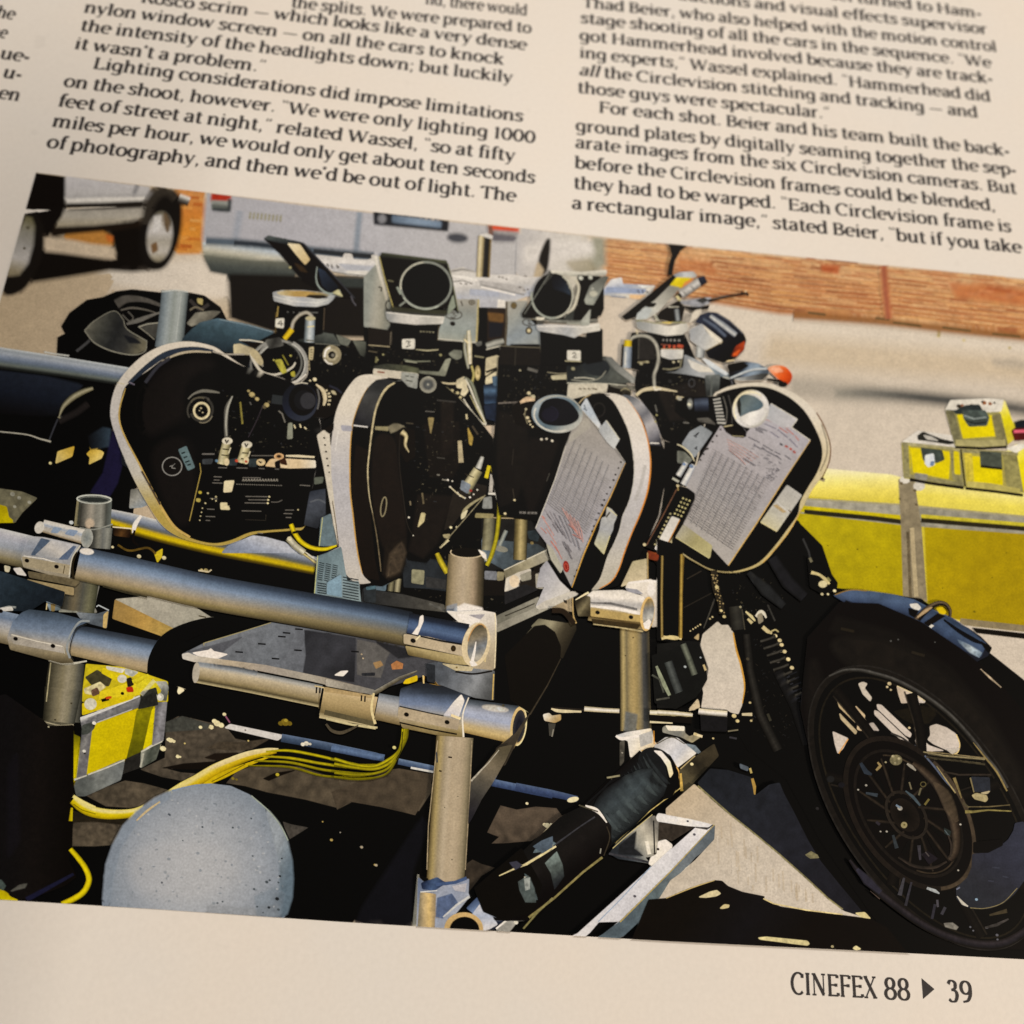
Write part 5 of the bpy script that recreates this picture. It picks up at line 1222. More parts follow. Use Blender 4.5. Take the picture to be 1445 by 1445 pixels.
# its magazine, seen edge on
fr('H')
o('c3/film_magazine', 'narrow black film magazine with a broad white rim')
P(K, [(250, 600), (255, 440), (280, 320), (330, 200), (400, 100), (560, 90), (720, 70), (860, 80), (1000, 200), (1120, 330), (1230, 470), (1220, 860), (1100, 940), (940, 1130), (780, 1320), (640, 1300), (600, 1420), (480, 1480), (370, 1470), (300, 1300), (250, 600)], n=0.1)
P('1c1612', [(300, 520), (390, 560), (390, 900), (430, 1300), (460, 1440), (360, 1420), (300, 1150), (272, 800)], fe=8, n=0.2)
P('201a16', [(440, 460), (560, 480), (590, 700), (640, 1060), (620, 1200), (500, 1240), (420, 950), (410, 640)], s=1, fe=20, n=0.3)
P('191512', [(760, 380), (1000, 360), (1010, 640), (960, 740), (800, 740)], fe=16, n=0.4)
P('201b17', [(880, 220), (960, 230), (960, 560), (890, 600)], fe=20, n=0.4)
P('231d19', [(720, 860), (960, 870), (860, 1180), (760, 1290), (660, 1240), (690, 1100)], fe=24, n=0.4, a=0.8)
P('211c17', [(500, 1200), (560, 1180), (640, 1150), (640, 1330), (600, 1410), (520, 1440), (480, 1400)], fe=16, n=0.5); P('4a4034', [(530, 1260), (610, 1180), (640, 1250), (600, 1380), (510, 1420)], fe=22, n=0.6)
RIMO = [(440, 48), (390, 42), (320, 55), (270, 100), (210, 190), (165, 300), (145, 420), (130, 560), (132, 720), (150, 900), (170, 1080), (195, 1260), (225, 1380), (280, 1440), (330, 1462), (400, 1455)]
RIMI = [(385, 1445), (345, 1400), (320, 1300), (300, 1180), (280, 1000), (262, 850), (258, 700), (260, 560), (270, 430), (290, 330), (330, 220), (380, 130), (440, 75), (520, 62)]
P('cbbfae', list(crm(np.array(RIMO), 4)) + list(crm(np.array(RIMI), 4)), g=((300, 60), (250, 1450), ['d9ccb4', 'dccfb8', 'c6bfb8', 'b5b2b6', 'b9b5b6', 'bcb5b0', 'c9bfae']), n=0.05)
S('c69a4e', RIMI[1:12], [3, 8, 8, 9, 9, 8, 8, 7, 6, 6, 4], s=1, a=0.9)
P('3a3c3e', list(crm(np.array([(440, 78), (380, 135), (332, 225), (292, 335), (278, 390)]), 4)) + list(crm(np.array([(395, 395), (420, 300), (460, 200), (510, 130), (570, 95), (520, 70)]), 4)), g=((480, 90), (330, 380), ['2c2e30', '4c4c4a', '26262c']), n=0.35)
S('bdb08c', [(565, 96), (510, 132), (465, 200), (432, 290), (412, 400), (392, 560), (380, 700), (390, 860), (412, 980)], [10, 14, 14, 12, 12, 9, 9, 7, 4], s=1, n=0.3); S('6a5f4a', [(412, 980), (440, 1130), (462, 1300), (470, 1380)], [6, 7, 8, 5], s=1, n=0.4)
S('d8d2c8', [(282, 386), (380, 398)], 9); P('a8a6b2', [(198, 386), (272, 392), (270, 425), (205, 422)], n=0.06); S('e6e0d4', [(180, 420), (160, 560)], 10, a=0.5)
S('8a8264', [(430, 405), (520, 410)], [20, 26], fe=4, n=0.3); S('7d7662', [(525, 420), (570, 400), (630, 400)], [40, 44, 16], s=1, fe=8, n=0.3); P('17120f', [(560, 440), (620, 400), (700, 420), (700, 600), (640, 640), (600, 560)], n=0.2); S(['a39874', 'd0c298', '6a5f44'], [(610, 430), (640, 460), (635, 520), (660, 570)], [40, 26, 20, 8], s=1, n=0.3)
clutter([(780, 160), (980, 230), (1160, 420), (1170, 800), (960, 860), (720, 1100), (680, 800), (700, 400)], 120)
S('2c2722', [(600, 440), (595, 640), (625, 900), (650, 1060), (690, 1140)], [5, 6, 7, 6, 4], s=1); R('8d8468', 488, 940, 18, 66, 8, 8); S('4a4438', [(640, 370), (690, 375)], 8); D('d8d0b4', 660, 1012, 9, 690, 1135, 5)
P('8f8058', [(790, 335), (830, 335), (808, 445)], n=0.2); S('6a645a', [(770, 290), (835, 295)], 6); S('3e3a34', [(850, 215), (980, 228)], 10, n=0.3); S('4a463e', [(850, 605), (905, 612)], 7)
S('b5a888', [(1005, 490), (1015, 640)], [26, 34], n=0.3); P('a8904c', [(1060, 400), (1095, 470), (1085, 525), (1070, 510)], n=0.2); S('c9bd98', [(1050, 310), (1055, 345)], 12); S('4a4236', [(1090, 390), (1130, 450)], 12); B('8a8472', 885, 755, 930, 760, 850, 722, 870, 724, w=9)
P('2a2520', [(960, 850), (1100, 780), (1190, 800), (1180, 860), (1040, 950), (960, 1060), (900, 1100)], n=0.3)
S(['5c5a48', 'a9a078', 'd2c8a0', '8a8468'], [(1130, 690), (1040, 835)], [66, 80], n=0.25); P('7d8a98', [(1020, 760), (1080, 790), (1060, 850), (1010, 820)], n=0.3); S(['a8a898', 'd4d2c4', '8d8c80'], [(1160, 600), (1130, 680)], [24, 40], n=0.1); S('2a241c', [(1100, 740), (1040, 715)], 6)
D('e8dfc4', 940, 805, 9, 955, 765, 7, 925, 758, 9, 1040, 880, 8, 1075, 875, 9, 1100, 855, 8, 1125, 825, 8, 1010, 865, 10, 990, 845, 9); S('cfc4a2', [(940, 805), (990, 850), (1040, 882)], 8); D('a83c38', 1080, 830, 12)
S('a39a78', [(1170, 870), (1100, 910), (1040, 960), (1015, 1010)], [8, 16, 18, 8], s=1, n=0.3); P('d4cba8', [(1020, 985), (1060, 960), (1040, 1010), (1015, 1025)]); P('c4b88c', [(745, 980), (772, 985), (762, 1040), (720, 1080)], n=0.2); S('6a604a', [(750, 845), (760, 920)], 12, n=0.3); S('7a705a', [(668, 900), (672, 930)], 10)
D('d8cfa8', 945, 1080, 12, 985, 1078, 9); P('9a9170', [(890, 1130), (940, 1125), (935, 1155), (900, 1150)], n=0.3); S('d4c9a2', [(930, 1165), (870, 1220)], [16, 10]); S('8a8268', [(1180, 860), (1060, 1000), (930, 1150), (870, 1220)], 6, n=0.3)
o('c3/data_strip', 'paper strip with punched holes beside the magazine')
P('cfc3aa', [(36, 455), (80, 420), (118, 440), (128, 560), (130, 720), (150, 900), (165, 1060), (185, 1230), (150, 1060), (115, 860), (80, 660)], n=0.08); P('17120f', [(85, 415), (150, 370), (145, 420), (122, 445)]); D('2a2018', 85, 472, 9, 90, 520, 9, 97, 565, 9, 104, 612, 9, 110, 660, 9, 118, 705, 7, 40, 575, 4); S('5a4a30', [(140, 900), (165, 1060), (185, 1230)], 5)
fr('C')
o('c3/knob', 'grey knob and label above the magazine')
P('cfc2a6', [(35, 1062), (335, 1095), (335, 1125), (150, 1110), (32, 1095)], n=0.1); B('8a5a48', 60, 1082, 110, 1088, w=10)
P('9a9c90', [(225, 1085), (335, 1098), (328, 1195), (270, 1180), (225, 1130)], n=0.25); B('5a5a50', 250, 1110, 275, 1112, 285, 1115, 310, 1118, 255, 1140, 300, 1148, w=8)
E(['8a8a80', '5f6260', '4e5150', '8f8b7a', '9a967f'], 405, 1170, 58, 56, n=0.2); D('a8a692', 405, 1168, 8); S('a8a48c', [(375, 1130), (405, 1118), (440, 1132)], [4, 8, 4], s=1)
fr('H')
part('ycable', 'yellow_cable', 'yellow cable drooping below the third camera')
S(['6a6212', 'c2b52a', '8a8016'], [(1255, 620), (1270, 700), (1275, 850), (1272, 1000), (1255, 1150), (1225, 1260), (1190, 1340)], [14, 26, 26, 28, 28, 30, 28], s=1, n=0.2); S('d4c12a', [(1205, 660), (1185, 745)], [22, 26]); S(['8a7c14', 'd2c038', '7d7014'], [(850, 1255), (880, 1320), (920, 1390)], [30, 38, 36], s=1, n=0.2); P('cfc6a6', [(1130, 1230), (1180, 1255), (1190, 1310), (1165, 1290)])
P('8d8f88', [(1170, 880), (1220, 870), (1225, 950), (1160, 950)], n=0.25); S('b9b0a0', [(1225, 720), (1215, 840)], 24, n=0.2); P('9a9068', [(1115, 985), (1235, 990), (1230, 1015), (1110, 1012)], n=0.2); S('dcd6c4', [(1200, 850), (1250, 852)], 14)
# ---------------------------------------------------------------- camera with the number 2
part('c2', 'film_camera', 'black film camera marked 2 with a white form taped to its magazine, third from the left')
fr('I')
P(K, [(110, -170), (200, -260), (400, -260), (700, -220), (900, -60), (1020, 40), (900, 300), (900, 900), (560, 1000), (330, 930), (230, 920), (120, 900), (60, 560), (100, 200)], n=0.1)
P('1d1916', [(120, 200), (300, 240), (320, 560), (230, 800), (130, 840), (100, 520)], fe=26, n=0.35, a=0.9)
P('1a1614', [(330, 380), (520, 400), (430, 700), (330, 900), (280, 700)], fe=30, n=0.35)
S('6d6358', [(110, 140), (250, 132), (330, 120)], 7, fe=3, n=0.3); S('3c362e', [(210, 720), (222, 800)], 6); D('d8caa0', 222, 798, 10, 158, 890, 12); B('77726a', 255, 882, 300, 884, 310, 885, 375, 886, w=14); B('2a2620', 270, 882, 280, 883, 325, 886, 335, 887, 350, 886, 358, 887, w=6)
S('4a463c', [(460, 615), (440, 670)], 6); S('302b26', [(215, 450), (205, 560)], 6)
fr('C')
clutter([(890, 900), (1440, 1020), (1440, 1180), (1100, 1300), (1000, 1440), (890, 1440)], 110)
P('1c1815', [(895, 905), (1170, 915), (1165, 1040), (890, 1030)], n=0.3); S('6a6454', [(900, 905), (1000, 912), (1165, 918)], 6); S('3a362e', [(1000, 920), (995, 1040)], 6)
P('b5ad90', [(1240, 1110), (1360, 1100), (1360, 1130), (1250, 1135)], n=0.2); D('a39c80', 1390, 1062, 16, 1030, 1072, 9, 1090, 1228, 18, 1110, 1250, 14); S('6a665c', [(1080, 1060), (1150, 1080)], 16, fe=4, n=0.4); S('8a846e', [(1215, 1085), (1290, 1095), (1400, 1090)], 6)
fr('D')
P('545850', [(210, 880), (290, 885), (440, 1010), (485, 1050), (430, 1062), (300, 960), (255, 900)], g=((230, 890), (470, 1050), ['3a3e3a', '7d7f76', '8f9086']), n=0.2); P('8a8b82', [(260, 890), (300, 885), (440, 1035), (475, 1062), (420, 1060)], g=((270, 890), (450, 1050), ['6a6c66', '9c9c92']), n=0.15)
P('343a38', [(0, 930), (120, 915), (230, 890), (330, 980), (440, 1060), (300, 1065), (0, 1060)], g=((100, 920), (300, 1060), ['23282a', '3e4542', '52564e']), n=0.3); E('262c30', 200, 950, 90, 60, 10); S('8c8a76', [(30, 1040), (140, 1050), (220, 1030), (265, 980)], [7, 9, 8, 7], s=1); S('b0ac94', [(50, 1028), (120, 1025), (190, 1035)], 8)
S('b9b59c', [(0, 1062), (150, 1062), (290, 1068), (440, 1082)], 7); P('c9bea2', [(10, 1070), (275, 1068), (275, 1120), (190, 1145), (110, 1150), (0, 1180)], n=0.1); B('7a7260', 80, 1098, 100, 1104, 110, 1098, 130, 1104, 140, 1098, 160, 1104, 170, 1098, 205, 1106, w=9); P('17120e', [(280, 1085), (370, 1090), (360, 1150), (270, 1130)])
P('6f6a5a', [(290, 1080), (490, 1080), (460, 1110), (380, 1105)], n=0.3); S('8f876a', [(365, 1115), (400, 1098), (440, 1130)], 7, s=1); E(['17130f', '3a362c'], 405, 1135, 32, 26)
P(K, [(215, 795), (215, 880), (100, 890), (80, 780)]); D('8f8a70', 42, 965, 16, 130, 785, 8)
fr('C')
o('c2/lens', 'black lens barrel with a pale ring')
P(K, [(1165, 800), (1500, 850), (1520, 1000), (1420, 1040), (1175, 1030)])
P(K, [(1480, 800), (1590, 790), (1590, 1010), (1480, 1030)])
P('b5b1a8', [(1140, 762), (1250, 760), (1430, 770), (1570, 752), (1575, 800), (1450, 820), (1400, 850), (1330, 830), (1200, 810), (1150, 800)], g=((1140, 780), (1570, 790), ['9fa0a0', 'c6c2b8', 'a9abac', 'cdc6b6', 'd6cfbc']), n=0.08); S('e9e2d2', [(1150, 775), (1300, 772), (1450, 780), (1570, 762)], 5); S('5a584e', [(1145, 745), (1300, 748), (1450, 755), (1560, 742)], 10, n=0.3)
P('d9d2bd', [(1352, 938), (1440, 940), (1440, 1005), (1352, 1000)]); S('1a1512', [(1385, 960), (1402, 952), (1410, 966), (1385, 985), (1415, 985)], 6); S('b5ad8c', [(1335, 1008), (1445, 1012)], 6)
o('c2/mirror', 'tilted mirror with a round dark glass')
P('14110f', [(1040, 690), (1060, 660), (1235, 390), (1250, 420), (1445, 430), (1560, 420), (1560, 720), (1400, 735), (1130, 720), (1050, 715)])
P('c9c3ae', [(1235, 392), (1445, 405), (1620, 390), (1615, 425), (1445, 430), (1260, 425)], g=((1300, 400), (1300, 430), ['d9d2bc', 'a9a693']), n=0.1)
P('c4bba6', [(1290, 425), (1420, 435), (1390, 560), (1380, 520), (1350, 470)], n=0.1, g=((1300, 430), (1400, 520), ['b0a890', 'd2c8b0'])); P('8d8674', [(1370, 560), (1420, 470), (1445, 440), (1440, 560), (1380, 700), (1330, 720)], n=0.2); P('3a3d38', [(1370, 640), (1400, 590), (1390, 730), (1330, 730)], n=0.2)
E('0b0a0c', 1255, 565, 136, 150, 0); R('9aa08f', 1250, 565, 142, 152, 14, 0, 60, 190, n=0.15); R('bdb9a0', 1250, 565, 138, 152, 10, 0, -60, 80); P('16203a', [(1240, 440), (1300, 430), (1360, 490), (1375, 560), (1330, 540), (1260, 520)], fe=10, g=((1240, 440), (1370, 540), ['0d0e14', '161c28', '28384a'])); S('7a7c70', [(1240, 400), (1190, 480), (1060, 690)], 5); S('4a4a42', [(1190, 490), (1250, 420)], 8)
S('77776a', [(1120, 720), (1280, 738), (1450, 742), (1560, 730)], [8, 16, 16, 10], n=0.3); P('d9d0b4', [(1140, 712), (1200, 715), (1180, 732), (1140, 728)])
fr('D')
P('15120f', [(75, 330), (250, 340), (250, 560), (230, 605), (150, 610), (90, 580), (60, 480)]); P('8d9082', [(120, 500), (160, 400), (250, 335), (285, 340), (180, 530), (130, 525)], g=((130, 510), (260, 340), ['a3a694', '7d8074', '5c5e54']), n=0.2); D('c9c9b4', 185, 450, 12, 175, 420, 9, 95, 348, 20, 160, 345, 18); E('b7b39a', 180, 455, 26, 18); S('c9c0a2', [(60, 360), (80, 420), (50, 540), (0, 590)], [22, 18, 20, 12], s=1)
P('a6a898', [(90, 650), (160, 560), (150, 670), (100, 670)], n=0.2); S('8f9080', [(0, 655), (100, 660)], 14, n=0.2)
fr('I')
# magazine with the form
o('c2/film_magazine', 'black film magazine with a white band')
P(K, [(655, 140), (720, 85), (800, 70), (900, 90), (1010, 120), (1110, 180), (1190, 320), (1240, 460), (1240, 700), (1200, 900), (1110, 1100), (1000, 1300), (920, 1380), (800, 1410), (700, 1425), (620, 1400), (540, 1330), (470, 1220), (440, 1150), (470, 600), (640, 200)])
P('8d8d92', list(crm(np.array([(960, 82), (1040, 100), (1110, 160), (1170, 260), (1205, 340), (1222, 430)]), 4)) + list(crm(np.array([(1140, 420), (1110, 290), (1060, 200), (1010, 130), (960, 90)]), 4)), g=((1000, 100), (1200, 420), ['5a6068', 'a9a6a6', '6f7078', 'b3aeae', '8a8890', '2e2e38']), n=0.12)
RO = [(830, 72), (910, 78), (985, 110), (1040, 180), (1085, 260), (1120, 360), (1142, 480), (1145, 600), (1125, 740), (1080, 880), (1020, 1020), (970, 1150), (930, 1270), (880, 1350), (800, 1400), (745, 1412)]
RI = [(745, 1412), (800, 1340), (830, 1260), (860, 1170), (900, 1090), (935, 1000), (960, 900), (1000, 810), (1030, 680), (1035, 560), (1020, 430), (990, 310), (940, 200), (890, 120), (830, 72)]
P('d6cabd', list(crm(np.array(RO), 4)) + list(crm(np.array(RI), 4)), g=((900, 80), (850, 1400), ['d8ccb8', 'e0d4c2', 'dcd2c6', 'cfc8c2', 'bdb8b6', 'bab4ae', 'c4bba8', 'bdb298']), n=0.05)
S('d08a3c', RO[2:15], [2, 4, 6, 8, 9, 10, 10, 9, 8, 8, 8, 7, 5], s=1); S('a8a298', [(1110, 560), (1080, 700), (1040, 800)], 12, s=1, fe=10, a=0.5); S('b9b39c', RI[2:13], 4, s=1, a=0.6); S('e4ddd0', [(1142, 410), (1205, 412)], 8)
R('2a2622', 795, 185, 40, 46, 8, 10); S('3a3530', [(660, 140), (720, 90), (800, 75), (870, 85)], 6, s=1); S('c9b48a', [(660, 140), (690, 108), (740, 80)], 5, s=1)
o('c2/form_paper', 'printed form with red and black lines taped on')
P('b4bcc8', [(665, 175), (710, 105), (810, 295), (795, 320)], g=((680, 120), (800, 300), ['c2c8cc', 'a9b8c6', 'd4d6d4'])); B('6a7686', 695, 150, 705, 180, 690, 175, 715, 190, w=7)
FP = [(680, 185), (720, 230), (800, 320), (905, 440), (975, 545), (880, 760), (780, 960), (690, 1170), (612, 1390), (550, 1265), (535, 1290), (440, 1090), (365, 990), (430, 830), (500, 650), (570, 430), (600, 350)]
P('aca6a6', FP, g=((700, 250), (560, 1300), ['a0978a', 'a39c95', 'a6a1a2', 'a29ea3', 'a5a1a6', 'a29d95']), n=0.08)
P('b9b39c', [(600, 350), (640, 325), (690, 250), (720, 240), (740, 300), (660, 360), (580, 420)], fe=10, a=0.4)
for i in range(26):                      # ruled lines of the form
    t = i / 25.0; x, y = 570 - 190 * t * 0.72, 445 + 560 * t * 0.66
    S('8d857f', [(x + 14, y), (x + 150, y + 110), (x + 300 - 20 * t, y + 225 - 10 * t)], 4.5, n=0.35, a=0.55)
for i in range(7): S('958d88', [(640 + i * 38, 390 + i * 28), (470 + i * 38, 820 + i * 30)], 4, n=0.3, a=0.5)
S('7a706a', [(735, 250), (830, 370), (960, 530)], 4, a=0.5)
for i in range(6):
    S('7d7478', [(425 + i * 34, 860 + i * 14), (470 + i * 34, 930 + i * 22), (520 + i * 30, 1010 + i * 26)], 6, n=0.5, a=0.75)
for i in range(5): S('b98478', [(545 + i * 26, 850 + i * 22), (590 + i * 22, 930 + i * 20), (640 + i * 12, 1020 + i * 16)], 6, n=0.4, a=0.75)
for i in range(3): S('b98478', [(405 + i * 30, 905 + i * 85), (445 + i * 32, 965 + i * 85), (490 + i * 18, 1040 + i * 60)], 7, n=0.4, a=0.75)
B('6a6266', 545, 1080, 575, 1140, 560, 1080, 600, 1160, 575, 1120, 615, 1200, 580, 1100, 610, 1150, 480, 960, 520, 1020, 500, 950, 560, 1040, 440, 890, 470, 930, w=5)
B('b57264', 410, 905, 430, 925, 400, 985, 440, 1025, 500, 1110, 545, 1200, 470, 1075, 520, 1150, 615, 1030, 675, 1060, 590, 960, 640, 1010, w=5)
E('8e2a22', 573, 1250, 19, 38, -8, n=0.3); R('b85a48', 573, 1250, 10, 22, 4, -8)
D('2a241f', 945, 540, 9, 928, 580, 8, 908, 625, 9, 895, 662, 10, 872, 712, 9, 850, 755, 8, 832, 798, 9, 818, 832, 12, 795, 888, 8, 778, 932, 8, 762, 975, 9, 750, 1010, 9, 732, 1060, 7, 715, 1105, 8, 688, 1180, 8, 645, 1275, 8, 628, 1315, 7)
S('c49a4a', [(975, 545), (880, 762), (780, 962), (690, 1172), (612, 1392)], [3, 6, 8, 9, 6]); S('cfc7ae', [(680, 190), (720, 232), (905, 440), (975, 540)], 3, a=0.6); S('d0c8b4', [(365, 990), (430, 830), (500, 650), (570, 430)], 5)
P('b9bdbc', [(795, 325), (845, 255), (935, 385), (905, 435), (900, 450), (850, 400)], g=((810, 320), (920, 400), ['a8adae', 'c4c6c2']), n=0.08); S('d6cfb0', [(845, 256), (935, 385)], 6)
P('b3b19e', [(850, 845), (880, 860), (918, 905), (895, 960), (890, 1000), (870, 1040), (850, 1080), (828, 1165), (765, 1095), (800, 1000), (815, 920), (845, 910)], g=((860, 860), (800, 1140), ['b9b8ae', 'a6a8aa', 'bdb894']), n=0.12); S('cfc596', [(850, 845), (918, 905)], 5); S('cfc596', [(870, 1040), (828, 1165)], 6); S('4a4438', [(845, 915), (870, 880)], 10)
P('b3ae96', [(440, 1095), (480, 1130), (550, 1265), (535, 1295), (470, 1200)], n=0.12)

fr('I')
o('c2/viewfinder', 'oval viewfinder with a blue grey rim')
P('15110e', [(200, 160), (280, 110), (380, 90), (420, 320), (330, 310), (230, 280)]); S('c2a98a', [(260, 135), (310, 112), (360, 115)], [14, 28, 14], s=1, fe=4, n=0.3); D('d2c4a0', 320, 70, 12, 310, 238, 14, 322, 262, 11, 330, 285, 9, 290, 215, 7, 345, 300, 8); S('8a8268', [(300, 170), (290, 220), (310, 280)], 6, n=0.4); D('cfc4a2', 350, 95, 16, 300, 180, 9)
E('6d8494', 512, 212, 172, 128, 4, g=((400, 110), (560, 330), ['a3aeb0', '6f8796', '55707f', 'b5b5a8'])); R('c9c6b4', 505, 220, 150, 112, 12, 4, 60, 200); R('b9b39a', 520, 210, 158, 120, 6, 4, -150, -20)
P('14131f', [(388, 200), (420, 130), (500, 105), (590, 130), (655, 210), (640, 260), (560, 290), (450, 285), (395, 250)], s=1, g=((420, 140), (620, 280), ['101016', '17171f', '14151d'])); E('221f36', 462, 218, 55, 46, fe=14, a=0.7); R('26243c', 465, 212, 52, 48, 5, 0, -90, 90); D('d9cdb0', 405, 385, 11, 440, 382, 10, 478, 395, 11)
# ---------------------------------------------------------------- right hand camera
part('c1', 'film_camera', 'black film camera with an oval white eyepiece and a form on its round magazine, at the right of the row')
fr('px')
P(K, [(937, 560), (1000, 560), (985, 650), (955, 700), (930, 800), (922, 790), (938, 690)])
fr('D')
P(K, [(480, 920), (600, 740), (640, 760), (800, 730), (900, 960), (1040, 1000), (1120, 1010), (1200, 1180), (1100, 1500), (800, 1500), (650, 1445), (600, 1300), (480, 1150), (460, 1080)])
P('201c19', [(620, 1120), (900, 1040), (1000, 1120), (900, 1300), (700, 1320)], fe=24, n=0.45)
clutter([(480, 940), (1050, 1020), (1120, 1120), (900, 1400), (640, 1420), (600, 1200), (480, 1100)], 130)
P('8e9194', [(640, 985), (790, 960), (800, 870), (870, 900), (1030, 990), (940, 1025), (860, 1010), (800, 1000)], g=((700, 990), (1000, 960), ['5a5e60', '9a9fa2', 'b9b9b4']), n=0.15); P('d8ceb8', [(820, 900), (900, 935), (1028, 985), (900, 985), (850, 960)], g=((830, 900), (1000, 980), ['c9c4b8', 'e2d6bc'])); P('7c8e9c', [(930, 905), (1000, 940), (1110, 1005), (1090, 1030), (1010, 1000)], g=((940, 910), (1090, 1020), ['a0b0ba', '6a7c8a']), n=0.15); P('c9d0d2', [(920, 895), (960, 905), (1100, 1000), (1080, 1010), (960, 940)], n=0.1)
P('3c4548', [(940, 1010), (1040, 1005), (1030, 1150), (950, 1160)], n=0.35, g=((990, 1010), (980, 1150), ['6a706c', '2a2e2c'])); S('5d625c', [(985, 1020), (980, 1150)], 8, fe=3)
R('4a4a4c', 848, 1062, 20, 26, 5); D('2e2c2a', 700, 1050, 16); B('6a675e', 790, 1330, 830, 1335, 600, 1210, 612, 1260, w=9); D('a8a070', 610, 1280, 9, 600, 1325, 9, 825, 1180, 14)
P('5a5647', [(880, 1310), (960, 1300), (1000, 1340), (930, 1345)], n=0.3); S('8a836c', [(750, 1165), (770, 1200)], 12); P('c2b592', [(745, 1150), (800, 1160), (780, 1175), (745, 1170)])
S(['6a6a70', '2a2a30'], [(1115, 1035), (1125, 1080)], 12); S('a8a89c', [(1060, 1020), (1110, 1030)], [8, 18])
o('c1/lens', 'black lens barrel with red marks and a pale ring')
P(K, [(440, 720), (640, 720), (800, 720), (790, 940), (740, 980), (640, 990), (500, 980), (430, 960), (420, 800)])
clutter([(470, 740), (790, 740), (780, 960), (470, 940)], 40)
P('2c2824', [(480, 730), (580, 745), (600, 900), (490, 900)], n=0.3); S('4a463c', [(490, 740), (485, 900)], 8, n=0.3)
P('c2bdb0', [(470, 640), (560, 655), (700, 680), (815, 655), (822, 700), (790, 730), (680, 740), (560, 715), (480, 690)], g=((470, 660), (820, 690), ['8d908c', 'a9aaa4', 'cfc9ba', 'dcd4c0', 'bdb8a8']), n=0.08); S('8a8868', [(470, 638), (520, 640), (600, 655), (700, 650), (810, 652)], [10, 6, 8, 14, 8], n=0.3); P('cfb968', [(640, 650), (720, 645), (700, 660)], n=0.2)
S('d0c8a8', [(595, 595), (615, 640)], 14); S(['4a4430', 'a8a080'], [(600, 600), (625, 640)], 10)
P('cbc6b8', [(640, 835), (790, 835), (785, 895), (700, 900), (640, 880)], g=((640, 860), (790, 870), ['d6d1c4', 'b9b7b0', 'd2ccba']), n=0.1); B('8f8a80', 650, 770, 660, 770, 675, 770, 685, 771, 700, 771, 712, 771, 725, 772, 740, 772, 755, 772, 770, 773, w=14); B('b8543a', 655, 815, 668, 816, 690, 812, 705, 814, 720, 815, 740, 816, 750, 808, 790, 815, w=22); B('7a4a3a', 640, 800, 690, 805, w=8); S('c9a070', [(640, 830), (785, 832)], 4); D('b0a88c', 725, 920, 12, 760, 915, 10); S('8a846c', [(650, 965), (700, 970), (770, 955), (780, 900)], 9, n=0.3); S('d2c5a0', [(475, 700), (480, 740)], 7)
o('c1/mirror', 'tilted mirror with a yellow label')
P('14110f', [(372, 610), (400, 590), (560, 460), (725, 325), (745, 340), (700, 400), (620, 500), (480, 610), (400, 635)])
P('b3b5b8', [(725, 328), (770, 310), (860, 305), (885, 335), (850, 350), (745, 345)], g=((740, 330), (880, 320), ['8d939c', 'c2c4c4', 'a4a49c']), n=0.12); P('d8c30e', [(745, 345), (850, 348), (775, 415), (700, 400)], n=0.1, g=((740, 350), (760, 410), ['e2cf2a', 'ccb408'])); P('d08a4a', [(800, 380), (860, 345), (840, 380), (780, 420)], n=0.1)
P('a9a694', [(700, 400), (770, 415), (620, 575), (545, 625), (470, 630), (510, 560), (600, 500)], g=((720, 410), (540, 610), ['8f8c7d', 'a39f8e', 'c2bfae', 'aeb0a6']), n=0.12); P('1a1612', [(530, 515), (610, 520), (590, 545), (540, 545)]); P('b9c0bc', [(480, 590), (540, 545), (580, 560), (540, 625), (470, 630)], n=0.12)
S(['8f8c84', 'd0cac0', '6d6a64'], [(775, 460), (915, 365)], [66, 60], n=0.15); S(['2c3248', '1a1c28'], [(900, 375), (945, 355)], [66, 50]); S('6a6860', [(790, 440), (820, 470)], 6); S('55524c', [(840, 400), (870, 430)], 5)
D('2a2620', 760, 470, 30); S('cbbf90', [(745, 470), (770, 500)], 18); P('1c1815', [(600, 620), (640, 570), (760, 500), (800, 550), (780, 640), (700, 645)]); S(['4a5254', '9aa0a0', '4a4e50'], [(745, 560), (755, 640)], 34); S('a8a890', [(600, 600), (625, 640)], 10); S('b9b39c', [(690, 545), (760, 545)], 8, n=0.4)
o('c1/cable', 'grey cable looping down from a yellow and silver plug')
S(['77756a', 'b9b39c', '5a584e'], [(430, 775), (450, 752), (500, 740), (560, 752), (605, 800), (622, 880), (612, 950), (592, 1010), (595, 1085)], [22, 24, 24, 26, 26, 26, 26, 26, 24], s=1, n=0.15)
S(['5c6a7a', '8d9cae', 'b9bfbe', '4a525c'], [(412, 810), (405, 960)], [60, 62], n=0.15); S(['b0960e', 'e0c620', '9a8410'], [(415, 770), (412, 815)], [50, 54]); S('d8d2c0', [(398, 850), (396, 940)], 7); S('1f1b18', [(380, 800), (372, 950)], 14)
S('c9bc9c', [(470, 1145), (520, 1110), (595, 1098), (660, 1105), (750, 1120)], [20, 22, 26, 18, 8], s=1); S('e2d5b8', [(590, 1085), (600, 1110), (640, 1100)], 12); S('8d8468', [(480, 920), (560, 920)], 12, n=0.3); D('b0a888', 505, 930, 14, 545, 918, 10)
o('c1/connector', 'silver connector with a bent wire')
S('3c342c', [(835, 740), (850, 715), (880, 710), (905, 740)], [8, 9, 10, 12], s=1); S(['5c5f5e', 'a3a7a4', 'c6c8c0', '7a7d7a'], [(912, 760), (905, 890)], [54, 62], n=0.15); B('3a3c3a', 885, 765, 940, 768, 885, 790, 940, 795, w=5)
fr('J')
o('c1/film_magazine', 'round black film magazine with a thin white rim')
